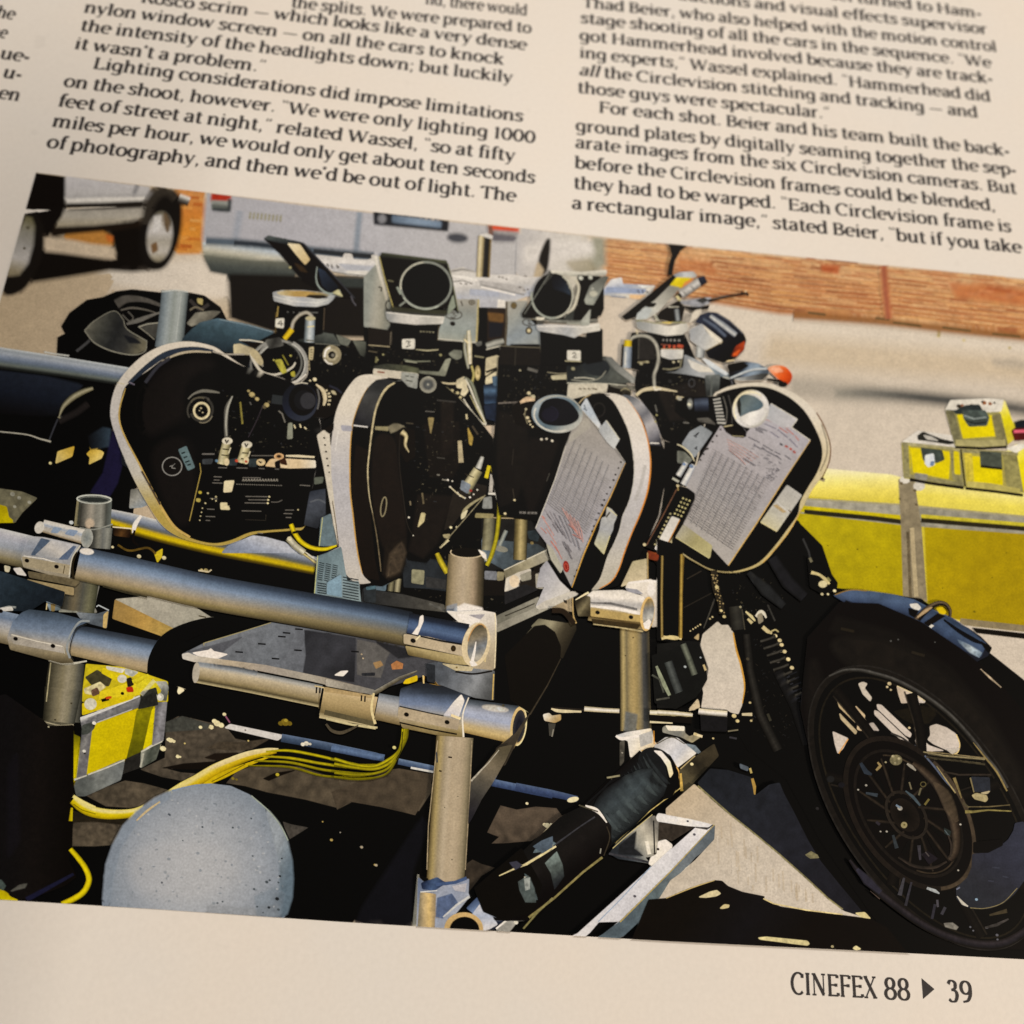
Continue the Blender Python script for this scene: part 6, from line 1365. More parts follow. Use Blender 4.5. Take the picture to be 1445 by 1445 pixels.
MO = [(510, 195), (560, 150), (640, 118), (760, 100), (880, 105), (1000, 140), (1110, 200), (1200, 290), (1265, 400), (1300, 520), (1295, 620), (1250, 730), (1180, 830), (1110, 960), (1040, 1090), (950, 1210), (850, 1320), (740, 1370), (620, 1388), (500, 1370), (400, 1320), (300, 1260), (220, 1190), (260, 1000), (380, 700), (450, 400)]
P('d9ccb4', MO, s=1, g=((600, 120), (900, 1350), ['d4c6aa', 'dccfb8', 'cdbf9e', 'c6b88e', 'b9a874']), n=0.05)
P(K, [(520, 205), (570, 165), (660, 138), (760, 124), (870, 130), (970, 165), (1060, 220), (1140, 300), (1200, 400), (1245, 510), (1250, 610), (1215, 710), (1160, 800), (1105, 900), (1085, 990), (1020, 1085), (925, 1210), (830, 1310), (730, 1358), (620, 1378), (500, 1362), (400, 1312), (310, 1255), (235, 1185), (270, 1000), (390, 700), (455, 400)], s=1)
S('6b4a2c', [(1215, 300), (1270, 400), (1308, 520), (1302, 630), (1255, 740)], 6, s=1, fe=2); S('2c2620', [(1250, 380), (1285, 500), (1282, 600), (1240, 700)], 8, s=1, a=0.4); S('d0a85a', [(1110, 960), (1040, 1090), (950, 1210), (850, 1320)], 5, s=1); S('8a7c58', [(230, 1200), (300, 1262), (400, 1322), (500, 1372), (620, 1388)], 5, s=1)
o('c1/form_paper', 'printed form with red heading taped on')
QF = [(565, 385), (640, 450), (740, 440), (780, 390), (870, 340), (1030, 390), (1172, 488), (1000, 745), (810, 1045), (615, 1338), (505, 1220), (310, 1060), (390, 900), (370, 850), (330, 800), (420, 620)]
P('b2abaf', QF, g=((1000, 400), (500, 1250), ['aea9b0', 'ada6a9', 'a9a2a4', 'a5a0a0', 'aaa39d', 'ada59b']), n=0.07)
for i in range(30):
    t = i / 29.0; a_ = np.array([500, 545]) * (1 - t) + np.array([330, 1010]) * t * 1.0; b_ = np.array([905, 775]) * (1 - t) + np.array([655, 1230]) * t
    if i < 11: a_ = a_ + [0, 0]
    S('857c78', [tuple(a_ + [6, 0]), tuple(b_ - [4, 0])], 4.2, n=0.35, a=0.55)
for i in range(9):
    t = i / 8.0; S('8a827e', [(540 + 330 * t, 560 + 175 * t), (330 + 290 * t, 1030 + 185 * t)], 4.5, n=0.3, a=0.45)
for i in range(60):                                            # faint handwriting in the boxes
    t, u = rng.random(2); p = np.array([520, 590]) + u * np.array([360, 190]) + t * np.array([-200, 430])
    S('8f8688', [tuple(p), tuple(p + [14, 6 + 6 * rng.random()])], 5, n=0.4, a=0.5)
for i in range(5): S('b58478', [(605 + i * 4, 480 + i * 18), (720 - i * 6, 540 + i * 18), (822 - i * 22, 605 + i * 12)], 5, n=0.5, a=0.7)
B('b57a72', 870, 345, 930, 368, 940, 370, 1000, 402, 1010, 408, 1060, 450, 1070, 458, 1095, 490, 960, 400, 1020, 440, w=7); B('a85a50', 1000, 525, 1020, 535, 1030, 542, 1048, 552, 1055, 560, 1072, 575, w=14); B('55555c', 965, 510, 985, 522, w=12)
B('6f6a80', 860, 375, 940, 410, 950, 415, 1020, 470, 1030, 478, 1085, 535, 900, 430, 960, 470, w=6)
B('66626a', 790, 398, 850, 425, 800, 415, 855, 440, 820, 400, 880, 425, 750, 465, 830, 505, 790, 520, 830, 545, 850, 520, 920, 560, 930, 565, 970, 585, 900, 575, 960, 605, 940, 590, 975, 620, 1000, 590, 1040, 620, 840, 540, 900, 575, 720, 610, 800, 660, 890, 630, 915, 640, w=7)
for i in range(34):
    p = np.array([760, 470]) + rng.random() * np.array([230, 170]) + rng.random() * np.array([-70, 100]); S('76727a', [tuple(p), tuple(p + [16, 9])], 5, n=0.4, a=0.7)
for i in range(26):
    p = np.array([880, 640]) + rng.random() * np.array([90, 40]) + rng.random() * np.array([-40, 90]); S('5a565c', [tuple(p), tuple(p + [12, 8])], 5, n=0.4, a=0.6)
S('c9a866', [(1172, 490), (1000, 748), (810, 1048), (615, 1340)], [4, 6, 8, 7]); S('d6ccb4', [(1030, 390), (1172, 488)], 5)
D('2a2420', 562, 415, 9, 537, 458, 9, 508, 498, 9, 462, 548, 11, 475, 545, 9, 448, 582, 8, 426, 622, 8)
o('c1/tape:1', 'grey tape on the form')
P('b5b2b8', [(885, 285), (905, 238), (1085, 345), (1045, 400), (990, 400), (870, 340)], g=((900, 260), (1050, 380), ['aeb0b4', 'bdb9ba']), n=0.08); S('d6ceb4', [(905, 238), (1085, 345)], 4); S('d6ceb4', [(1085, 345), (1045, 400)], 4)
o('c1/tape:2', 'cream label with a tan stripe on the magazine')
P('bbb49f', [(1015, 792), (1115, 862), (945, 1108), (835, 1045)], g=((1060, 820), (890, 1080), ['b0aca2', 'bdb8aa', 'b9b4a0', 'cbc3a0']), n=0.1); P('b0925e', [(920, 930), (945, 925), (1010, 975), (985, 980)], fe=5, a=0.7); S('cac6bc', [(940, 905), (1030, 980)], 12, a=0.8); S('5c4a30', [(1025, 962), (1045, 980)], 6); S('cfc394', [(835, 1045), (945, 1108)], 6)
o('c1/tape:3', 'cream tape at the foot of the form')
P('a8a078', [(310, 1060), (505, 1205), (490, 1288), (258, 1145)], g=((310, 1070), (480, 1250), ['aca48a', 'a39b70', 'b5ad80']), n=0.12); S('c9c08e', [(258, 1148), (485, 1290)], 5)
o('c1/tag', 'grey tag beside the form')
P('8f979f', [(430, 388), (505, 435), (385, 605), (360, 580), (350, 560), (300, 515), (355, 430)], g=((440, 400), (360, 580), ['868d92', '99a0a6', '8c949a']), n=0.12); B('2c2c30', 385, 465, 405, 440, 395, 460, 415, 435, 380, 455, 400, 468, 385, 540, 405, 550, 395, 545, 402, 530, w=7)
S('cdc4a4', [(268, 515), (310, 535), (360, 580), (385, 630)], [8, 10, 10, 6], s=1); P('6f7264', [(270, 560), (320, 570), (370, 620), (340, 650), (270, 640)], n=0.4)
S(['7d8288', 'c9cbc6', 'e0ddd0', '8a8c8a'], [(330, 640), (275, 730)], [36, 40], n=0.15); S(['8a90a0', 'd4d4d0', 'e6e2d6', '9a9a98'], [(380, 655), (310, 790)], [36, 44], n=0.15); D('6a86b0', 315, 650, 14, 365, 665, 18); S('b5b29a', [(235, 745), (280, 770)], 16)
o('c1/viewfinder', 'oval viewfinder with a white rim on a ribbed barrel')
P(K, [(260, 220), (330, 195), (520, 190), (640, 175), (680, 250), (700, 380), (740, 440), (720, 470), (640, 460), (580, 390), (540, 380), (400, 370), (300, 330), (255, 290)])
S(['2a3040', '4a5870', '2a3246', '14161c'], [(385, 250), (480, 245)], [90, 96], n=0.2); E(['5a5c58', '8f9086', '3a3c40'], 355, 240, 22, 40); D('cfcaa8', 350, 245, 16); D('b9b39a', 285, 205, 18); P('56524a', [(400, 340), (480, 335), (530, 380), (420, 360)], n=0.4)
for i in range(8): S(['c9c4b4', '8f8c84'], [(512 + i * 4, 215 + i * 22), (562 + i * 5, 205 + i * 24)], [12, 13], n=0.15)
S('6a665c', [(580, 190), (605, 280), (600, 370)], 6, s=1); S('4e4b46', [(615, 180), (640, 280), (640, 370)], 6, s=1); P('15110e', [(580, 395), (640, 385), (650, 420), (730, 440), (740, 460), (660, 465), (600, 430)]); S('bdb18c', [(585, 395), (645, 385)], 7); S('a09674', [(640, 458), (720, 462)], 5)
E('d6cfbc', 768, 275, 122, 128, 18, g=((680, 180), (830, 390), ['cbbf9e', 'dcd5c4', 'e2ddd2', 'cfcac4', 'b5ae9c'])); R('e6dcb8', 765, 278, 112, 118, 8, 18, 130, 290); E('d2cdc2', 775, 285, 98, 104, 18)
P('5c6f74', [(678, 230), (700, 190), (735, 178), (790, 190), (840, 225), (850, 255), (810, 285), (750, 300), (700, 325), (685, 290)], s=1, g=((700, 190), (820, 290), ['4a5c60', '6a7c7c', '5f757e', '4f6a78'])); P('2a2c28', [(672, 240), (690, 195), (702, 240), (700, 320), (682, 300)], fe=4)
P('e2dccf', [(700, 330), (760, 300), (820, 285), (855, 265), (860, 310), (820, 360), (760, 385), (715, 360)], g=((720, 320), (820, 370), ['dcd6c9', 'e9e4da', 'd0cbc4']), n=0.05)
# headlamp end and black label box
fr('J')
part('meter', 'label_box', 'black box with white lettering below the right camera')
P(K, [(255, 790), (340, 815), (388, 850), (385, 890), (300, 1060), (160, 1255), (30, 1200), (60, 1195)])
S('6a4c3a', [(265, 820), (160, 1020), (60, 1200)], 7, n=0.3); S('a08a58', [(270, 790), (275, 830)], 8); D('d8caa0', 272, 797, 12, 46, 1197, 14)
for r_ in range(3):
    for k in range(8 - r_ // 2):
        x, y = 302 - k * 14 + r_ * 22, 880 + k * 26 + r_ * 8
        if y < 1020: S('b0a878', [(x, y), (x + 12, y + 5)], 12, n=0.3)
for k in range(9): S('a8a078', [(215 - k * 13, 985 + k * 26), (228 - k * 13, 990 + k * 26)], 12, n=0.3)
P('dcd5c6', [(232, 1005), (285, 1025), (168, 1255), (115, 1225)], n=0.05, g=((250, 1010), (150, 1250), ['cfc9bb', 'e6dfd2'])); S('c68f4a', [(286, 1028), (170, 1256)], 6); P('9a4a26', [(68, 1240), (145, 1262), (140, 1308), (70, 1290)], n=0.3, g=((70, 1250), (140, 1300), ['7a3c20', 'b8602c']))
fr('D')
o('moto/mirror', 'black mirror stalk against the wall')
P('1a1613', [(690, 118), (818, 130), (770, 165), (735, 230), (715, 330), (682, 330), (690, 260), (712, 190)], fe=4)
o('moto/lever', 'brake lever')
P('8f9096', [(770, 510), (900, 485), (980, 480), (970, 520), (900, 545), (800, 530)], n=0.3); P('1d1916', [(780, 540), (900, 545), (970, 530), (960, 560), (850, 575)], fe=3); P('cdbfa6', [(870, 570), (915, 560), (905, 600), (840, 650), (810, 650)], n=0.15); S('1c1714', [(960, 505), (1060, 480), (1140, 465), (1228, 452)], [20, 14, 12, 16]); D('1c1714', 1190, 445, 10, 1228, 460, 12); S('6a665e', [(990, 490), (1100, 466)], 4); D('d9cba8', 1215, 440, 7)
P('3a3a38', [(880, 500), (930, 480), (960, 500), (920, 520)], n=0.4); P('9a9080', [(800, 600), (850, 590), (830, 650), (790, 645)], n=0.3)
o('moto/headlamp', 'chrome and black headlamp shell')
P('171823', [(870, 650), (905, 600), (960, 580), (1020, 585), (1110, 640), (1200, 725), (1218, 770), (1200, 840), (1140, 900), (1060, 925), (960, 890), (940, 840), (1040, 790), (920, 665)], s=0, g=((950, 600), (1150, 880), ['2c3248', '1e2232', '101018', '0f0c0b']))
S(['3c4660', '9aa0a4', 'c6c6be', '5a6278'], [(975, 605), (1060, 665), (1150, 735)], [30, 44, 40], n=0.12); S(['2c3448', '5a6880', '20263a'], [(925, 625), (1010, 680), (1080, 745)], [26, 34, 30], n=0.15); S('6d7486', [(1020, 590), (1120, 655), (1200, 730)], 6, a=0.7)
P('bcb8ae', [(835, 700), (915, 660), (1055, 780), (940, 840), (840, 770)], g=((850, 720), (1040, 790), ['a3a6a8', 'b9b9b4', 'dcd0b4']), n=0.1); S('4a4238', [(940, 700), (1045, 795)], 5); P('e2d6ba', [(925, 670), (1055, 770), (1050, 795), (985, 750)], n=0.08); S('8a7a50', [(1058, 782), (945, 842)], 4)
P('7a2c14', [(1110, 880), (1150, 810), (1210, 775), (1205, 830), (1150, 890)], g=((1120, 880), (1210, 790), ['3c1a10', '8a3416', 'a8441e']), n=0.2, fe=3); P('cf5a24', [(1130, 860), (1180, 830), (1160, 875), (1125, 880)], fe=5); S('d8c49a', [(1085, 915), (1140, 905)], 9)
o('moto/windscreen', 'blue grey cowl')
P('4a5a70', [(1090, 940), (1200, 915), (1300, 930), (1370, 970), (1375, 1000), (1270, 1010), (1110, 1040)], g=((1150, 930), (1330, 1000), ['1a1a20', '2a3444', '7a90a8', '8aa0b4', '4a5664']), n=0.15); P('14110f', [(1095, 935), (1190, 915), (1235, 945), (1190, 975), (1100, 985)], fe=5); S(['8fa4b4', 'c9cdc8', '5a6878'], [(1110, 1030), (1250, 975), (1360, 965)], [14, 22, 18], s=1); P('8a8d88', [(1135, 1035), (1320, 1000), (1370, 1000), (1330, 1040), (1180, 1045)], g=((1150, 1040), (1350, 1010), ['b0b2ac', '6d7070', '3a3834']), n=0.2)
fr('J')
o('moto/indicator', 'orange indicator lamp')
P('d8602a', [(890, -5), (940, -20), (1000, -10), (1040, 30), (1045, 70), (1020, 105), (980, 90), (900, 20)], s=1, g=((920, 0), (1030, 80), ['e2a07c', 'd8703c', 'd4561c', 'b8420e']), n=0.12); P('f0b89a', [(900, 0), (960, -10), (990, 20), (940, 30)], fe=6, a=0.7); S('1a1512', [(880, 75), (960, 85), (1010, 110)], [16, 22, 20]); E('17130f', 985, 108, 30, 18)
TONE[0] = 1.1
# ================================================================ tube frame in front
o('frame')
# yellow cable tail at the left camera
fr('L'); S(['8a7c3a', 'c9bc8a', '6a5c2a'], [(930, -10), (980, 25), (1040, 70)], 18, n=0.3); S('c9bfa2', [(960, -10), (1045, 50)], 7)
fr('G'); S(['8a7a10', 'd6c21c', 'a08e0e'], [(870, 1250), (895, 1310), (940, 1370), (1010, 1410), (1100, 1420), (1180, 1395)], [30, 32, 30, 28, 24, 16], s=1, n=0.12); S('17120d', [(880, 1310), (925, 1300)], 16); S(['8d886e', 'c2bb9c', '6a654e'], [(850, 1345), (900, 1400), (960, 1445)], 44, n=0.3); D('d2c9a8', 860, 1350, 20); P('5a7078', [(1075, 1210), (1140, 1180), (1180, 1390), (1100, 1400), (1060, 1395)], n=0.2); S('a8a878', [(1085, 1205), (1062, 1400)], 6)
o('frame/notice', 'blue grey sheet with lines of small print behind the tube')
fr('L'); P('667f88', [(1050, 25), (1120, 0), (1210, -40), (1250, 190), (1330, 195), (1345, 340), (1200, 310), (1030, 280)], g=((1060, 20), (1300, 330), ['5c747c', '6f878e', '7a8f92']), n=0.2); S('a9ab7a', [(1052, 20), (1030, 280)], 6)
for r_ in range(9):
    for k in range(3): S('232c30', [(1062 + k * 46 - r_ * 1.5, 66 + r_ * 14 + k * 8), (1096 + k * 46 - r_ * 1.5, 74 + r_ * 14 + k * 8)], 6, n=0.5, a=0.9)
for r_ in range(5): S('232c30', [(1050, 205 + r_ * 16), (1110, 214 + r_ * 16)], 7, n=0.5); 
for r_ in range(8): S('232c30', [(1222, 165 + r_ * 19), (1330, 185 + r_ * 19)], 7, n=0.5)
P('6f93a8', [(1120, 200), (1210, 150), (1215, 300), (1115, 280)], n=0.15); P('2c3236', [(1365, 240), (1445, 232), (1445, 340), (1370, 330)], n=0.3); P('3f606c', [(1380, 235), (1445, 225), (1445, 245), (1385, 252)], n=0.2)
# wedge of wood or concrete
part('wedge', 'stone_wedge', 'tan wedge shaped block under the upper tube')
fr('K')
P('9f9880', [(785, 750), (1000, 730), (1180, 765), (1320, 800), (1445, 880), (1500, 905), (1300, 935), (1205, 965)], g=((900, 740), (1300, 930), ['a39c86', '9d9682', '97927e']), n=0.15); P('9a7e48', [(782, 752), (1205, 962), (1165, 1025), (1130, 1010), (765, 880)], g=((780, 760), (1180, 1000), ['93794a', '9d8048', 'a08a50']), n=0.2); S('4a4232', [(1350, 862), (1400, 872)], 8)
part('frame2', 'x')
del PART_INFO['frame2'], BUF['frame2']
fr('K')
o('frame/post:1', 'upright silver tube at the left')
P('7d7a6c', [(410, 720), (520, 640), (680, 640), (640, 800), (660, 840), (400, 830)], n=0.2)
S(['3c3d30', '6d6b55', '57564a', '6d6450', '47453a', '2e2c24'], [(550, 610), (520, 830)], [250, 240], n=0.25)
P('5d6f7c', [(315, 765), (345, 750), (400, 755), (410, 820), (340, 830)], g=((320, 760), (400, 820), ['8aa0b0', '5c6a6e']), n=0.2); S('c9b88a', [(320, 775), (315, 820)], 8); P('8d7a50', [(345, 775), (375, 780), (370, 830), (350, 830)]); S('8c8c78', [(400, 830), (520, 835), (560, 860)], 12, n=0.3)
P('5b646a', [(520, 840), (660, 850), (740, 825), (725, 945), (560, 900)], g=((540, 850), (720, 930), ['7d858a', '56606a', '4a5258']), n=0.25); P('b9a06a', [(705, 855), (735, 830), (722, 945), (700, 940)], n=0.2); S('a9b0b0', [(655, 800), (670, 790), (740, 825)], 8)
S(['34352c', '5c5a4c', '807a66', '8f8772', '7d755e', '6a6452', '4c483a', '2c2a22'], [(455, 1175), (440, 1300), (428, 1470), (420, 1580)], [240, 250, 256, 258], n=0.25)
fr('Q'); E('5a5648', 395, 190, 95, 28, 2, n=0.3); S(['34352c', '5c5a4c', '807a66', '8f8772', '7d755e', '6a6452', '4c483a', '2c2a22'], [(428, -40), (402, 188)], [250, 210], n=0.25); S('a39a80', [(300, 185), (400, 208), (500, 205)], 7, s=1); D('4a4436', 375, 172, 9, 485, 60, 8)
fr('K'); S('b9b39a', [(330, 1165), (450, 1190), (590, 1170)], [10, 16, 10], s=1, n=0.3); S('a39a78', [(345, 1180), (315, 1445)], 8, n=0.3)
o('frame/post:2', 'open top of the left upright tube')
S(['5f665f', '4a4c44', '8f8c7d', '7d7a6c', '978d7a', '6f6a5c', '3c3a32', '8a8264'], [(642, 70), (628, 260)], [236, 250], n=0.2); E('2f3431', 640, 72, 114, 26, 2); R('b9bbaa', 640, 70, 116, 28, 10, 2); R('6f7268', 640, 74, 100, 20, 5, 2); E('c2ad94', 610, 235, 30, 34, fe=16, a=0.8); S('3c3d34', [(545, 90), (530, 240)], 12, n=0.3)
o('frame/clamp:1')
S(['5a5c54', '8a8a7c', '6a6c66', '7d7a6a', '4a4a42', '3a3a34'], [(690, 262), (680, 405)], [150, 140], n=0.25); S('8c8d80', [(540, 262), (640, 275), (765, 240)], [6, 8, 8], s=1)
S(['c9c0ae', 'd2cabb', '9aa6b6', 'b4ac9e', 'bdb09a', '8a7a60'], [(290, 250), (420, 285), (590, 330)], [84, 92, 100], n=0.12); E('cfc6b4', 268, 262, 30, 40, 20); P('7f95b0', [(370, 258), (420, 268), (390, 300), (345, 295)], n=0.1); P('7d93b2', [(470, 275), (530, 285), (500, 320), (440, 305)], n=0.1)
E(['7d8582', '8d928a', 'a3a294'], 592, 335, 40, 66, 8, n=0.2); D('c9cfd0', 485, 228, 18)
# upper front rail
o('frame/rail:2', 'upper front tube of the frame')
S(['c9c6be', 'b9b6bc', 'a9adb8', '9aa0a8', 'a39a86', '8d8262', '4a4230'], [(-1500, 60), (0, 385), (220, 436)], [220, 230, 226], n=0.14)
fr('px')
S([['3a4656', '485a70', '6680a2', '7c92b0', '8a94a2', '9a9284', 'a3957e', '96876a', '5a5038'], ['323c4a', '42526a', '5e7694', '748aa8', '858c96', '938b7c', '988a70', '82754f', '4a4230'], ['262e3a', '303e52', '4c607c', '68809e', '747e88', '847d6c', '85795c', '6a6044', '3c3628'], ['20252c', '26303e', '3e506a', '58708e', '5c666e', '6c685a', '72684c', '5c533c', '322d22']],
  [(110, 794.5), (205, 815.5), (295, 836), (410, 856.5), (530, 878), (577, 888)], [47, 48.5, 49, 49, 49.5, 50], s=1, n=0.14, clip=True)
fr('K')
E('e0d3c0', 590, 425, 48, 22, 6, fe=8); S('3a3628', [(700, 660), (860, 705), (1000, 735)], 8, fe=4, n=0.3)
fr('L'); S('b5a98c', [(240, 120), (310, 130), (330, 115)], 10)
fr('K')
o('frame/clamp:2', 'saddle clamp with two bolt holes on the upper tube')
P('a4a199', [(190, 350), (240, 325), (300, 330), (550, 385), (490, 480), (470, 620), (400, 600), (160, 530), (145, 470)], g=((350, 340), (300, 600), ['b3b2b2', '8f97a6', 'a49c8e', '92866c']), n=0.12)
P('4f627c', [(280, 335), (340, 350), (260, 450), (210, 450)], n=0.15); P('55698a', [(470, 385), (520, 390), (460, 480), (400, 480)], fe=4, n=0.15); P('c3bbb2', [(350, 350), (500, 380), (400, 470), (240, 450)], g=((400, 350), (330, 470), ['b9b6b6', 'c2b9ac', '9c9c9c']), n=0.1); S('d6ccb9', [(160, 455), (300, 475), (445, 520)], 7)
P('a3977d', [(150, 460), (480, 520), (470, 585), (440, 578), (160, 525)], n=0.12); D('15100c', 183, 487, 20, 384, 528, 20); S('5c5038', [(440, 520), (430, 575)], 6); S('2c261a', [(520, 430), (490, 520), (500, 610)], [12, 20, 18], s=1); S('c9bfa2', [(545, 385), (490, 470), (470, 600)], 8, s=1)
P('6a604a', [(190, 560), (480, 610), (540, 630), (510, 660), (200, 600)], n=0.3); P('9d8c68', [(185, 615), (500, 672), (500, 722), (190, 660)], n=0.12); P('ddd0b0', [(30, 520), (70, 530), (60, 565), (35, 560)]); P('e2d8c4', [(90, 540), (140, 535), (180, 590), (120, 580)], n=0.1)
fr('K')
o('frame/tarp', 'dark blue sheet between the tubes')
P('26333e', [(-900, 500), (0, 560), (190, 620), (440, 700), (420, 800), (310, 760), (200, 830), (-900, 800)], g=((0, 580), (250, 800), ['2f3f4c', '25323c', '1e2730']), n=0.3); S('8a8f88', [(0, 815), (60, 800), (110, 805)], 14, n=0.3); P('d2ccbc', [(0, 810), (80, 800), (90, 825), (10, 830)], n=0.2)
# lower front rail
o('frame/rail:3', 'lower front tube of the frame')
S(['7d90a8', '6a7f9c', 'a0a4ac', 'b0a798', '9a8e76', '6a5f48'], [(-1500, 640), (0, 935), (110, 960)], [210, 215, 215], n=0.15)
S(['2c3440', '3a4656', '566c88', '7489a6', '7f8fa4', '908f8a', '9f9179', 'a39272', '857656'], [(470, 1020), (800, 1090), (1105, 1155)], [210, 222, 230], n=0.16); S('d0bf90', [(1080, 1130), (1060, 1190), (1070, 1265)], 8, s=1)
o('frame/clamp:3', 'saddle clamp with two bolt holes on the lower tube')
P('5f7085', [(150, 840), (200, 820), (400, 845), (600, 900), (510, 940), (470, 1020), (465, 1130), (500, 1180), (420, 1185), (70, 1090), (50, 1010), (90, 900)], g=((300, 830), (250, 1170), ['3c4a58', '566a84', '7589a4', 'a1988a', '8c8066', '4a4230']), n=0.15)
P('a59b8a', [(75, 985), (420, 1065), (435, 1115), (90, 1050)], g=((80, 1000), (430, 1100), ['a79c88', 'b2a694']), n=0.12); S('d9cdb4', [(78, 990), (250, 1035), (425, 1070)], 6); D('15100c', 106, 1018, 20, 360, 1067, 21); S('8d9494', [(610, 898), (540, 905), (480, 990), (455, 1080), (475, 1150)], 14, s=1); S('2a2a26', [(590, 920), (530, 940), (490, 1020), (475, 1110), (500, 1165)], 7, s=1); S('b5ab94', [(430, 1070), (440, 1120)], 6); D('17120e', 5, 830, 20)
# black hose round behind the plate
o('frame/hose', 'black ring behind the plate')
S(K, [(1060, 1280), (1075, 1160), (1150, 1040), (1290, 960), (1460, 915), (1560, 930)], [120, 130, 130, 110, 90, 60], s=1); P(K, [(1060, 1180), (1180, 1080), (1500, 940), (1500, 1100), (1260, 1150), (1320, 1280), (1500, 1445), (1100, 1300)])
# plate
fr('L')
o('frame/plate', 'flat aluminium plate with slots on the lower tube')
P('62666a', [(130, 690), (270, 620), (735, 475), (1000, 520), (1445, 600), (1960, 700), (1800, 830), (1560, 900), (1400, 960), (1000, 850), (200, 705)], g=((400, 600), (1300, 850), ['6a6f76', '666c74', '5c6068', '45454a']), n=0.22)
P('2b2c30', [(960, 525), (1310, 580), (1300, 880), (950, 830), (970, 700)], fe=10, g=((970, 540), (1300, 860), ['2e2f34', '3a3b42', '26262a']), n=0.25); P('605c56', [(1320, 590), (1560, 640), (1520, 720), (1480, 850), (1320, 830)], fe=10, n=0.3, a=0.8); P('2a2a2e', [(1445, 605), (1800, 690), (1600, 720)], fe=12, n=0.2)
P('3c3c44', [(150, 680), (440, 600), (540, 570), (400, 680), (240, 670)], fe=8, n=0.2, a=0.5); P('dcd0c2', [(200, 680), (310, 662), (325, 650), (345, 670), (440, 690), (360, 722), (240, 700)], n=0.05)
P('a3a39e', [(130, 690), (170, 680), (230, 705), (700, 765), (1100, 850), (1365, 915), (1360, 955), (1000, 870), (500, 770), (210, 740), (135, 720)], g=((150, 700), (1300, 920), ['b9b2a4', 'a79a84', '95897a', 'a09682', '7d7264']), n=0.12); S('8f8764', [(735, 475), (500, 548), (275, 615), (280, 630)], [5, 6, 6, 8])
for x, y in ((925, 520), (840, 545), (808, 570), (672, 620), (518, 675), (918, 663), (765, 720), (1305, 672)): S('17171a', [(x - 26, y - 2), (x + 26, y + 2)], [10, 14, 10], n=0.3)
P('ddd6c2', [(1165, 832), (1210, 805), (1260, 802), (1225, 838)]); D('a3947a', 1350, 690, 8, 1360, 718, 8); P('2c2e34', [(1350, 820), (1440, 815), (1440, 835), (1355, 835)], n=0.5)
o('frame/plate_tube', 'short tube clamped below the plate')
S(['6a6f70', 'a39f94', 'b0a48c', 'a4977c', '97896c', '857858', '4a4230', 'a89c78'], [(225, 812), (600, 880), (1070, 975)], [140, 146, 150], s=0, n=0.14); S('7d8a9a', [(240, 758), (500, 790), (640, 820)], 22, fe=10, a=0.5); E('a89d88', 225, 815, 22, 68, 6)
S(['b9a582', 'ab9871', 'a18e68', '8d7c58', '6f6244', 'b5a884'], [(1080, 1010), (1440, 1080)], [190, 200], n=0.12); S('57503c', [(1070, 1060), (1200, 1095), (1445, 1140)], 34, n=0.2); S('b5aa84', [(1110, 1130), (1260, 1165), (1445, 1195)], 12); S('4a3f2a', [(1062, 920), (1060, 1060)], 4)
B('1a150f', 1045, 910, 1042, 955, 1068, 915, 1066, 955, 1352, 985, 1350, 1010, 1380, 985, 1378, 1012, w=10); S('c3b083', [(1030, 905), (1110, 920)], 8); S('c9b98c', [(1425, 935), (1410, 1060), (1430, 1150)], 12, s=1)
fr('M')
S(['b9a582', 'ab9871', 'a18e68', '8d7c58', '6f6244', 'b5a884'], [(-30, 1120), (330, 1180)], [200, 190], n=0.12); P('a48f68', [(-10, 1010), (320, 1070), (318, 1085), (-10, 1040)], n=0.15); S('57503c', [(-10, 1180), (180, 1225), (330, 1260)], 34, n=0.2); S('b8ad86', [(0, 1220), (180, 1265), (350, 1285)], 12); P('a59a84', [(0, 955), (250, 1010), (330, 1030), (325, 1060), (0, 1000)], g=((0, 970), (320, 1050), ['a89e8a', '8d8472', '7a766c']), n=0.15)
B('1a150f', 242, 1065, 240, 1105, 266, 1070, 264, 1110, w=10); S('c9b98c', [(325, 1050), (310, 1160), (335, 1260)], [14, 16, 18], s=1); S(['7d7868', '6a6454', '4a4436'], [(330, 1050), (500, 950), (620, 900)], [30, 24, 10], n=0.3)
P('8f7552', [(320, 845), (370, 830), (390, 860), (340, 885)], fe=6, n=0.2); P('a07048', [(442, 855), (480, 830), (525, 850), (520, 885), (450, 890)], fe=4, n=0.2); P('c2a81c', [(525, 985), (540, 960), (620, 930), (620, 965), (560, 985)], n=0.2); B('c29a4a', 665, 935, 660, 990, 750, 930, 745, 990, w=12)
o('frame/hose:2', 'grey loop of hose'); S('4e473a', [(0, 1260), (40, 1305), (100, 1320), (160, 1300), (220, 1270)], [14, 20, 22, 18, 10], s=1, n=0.3)
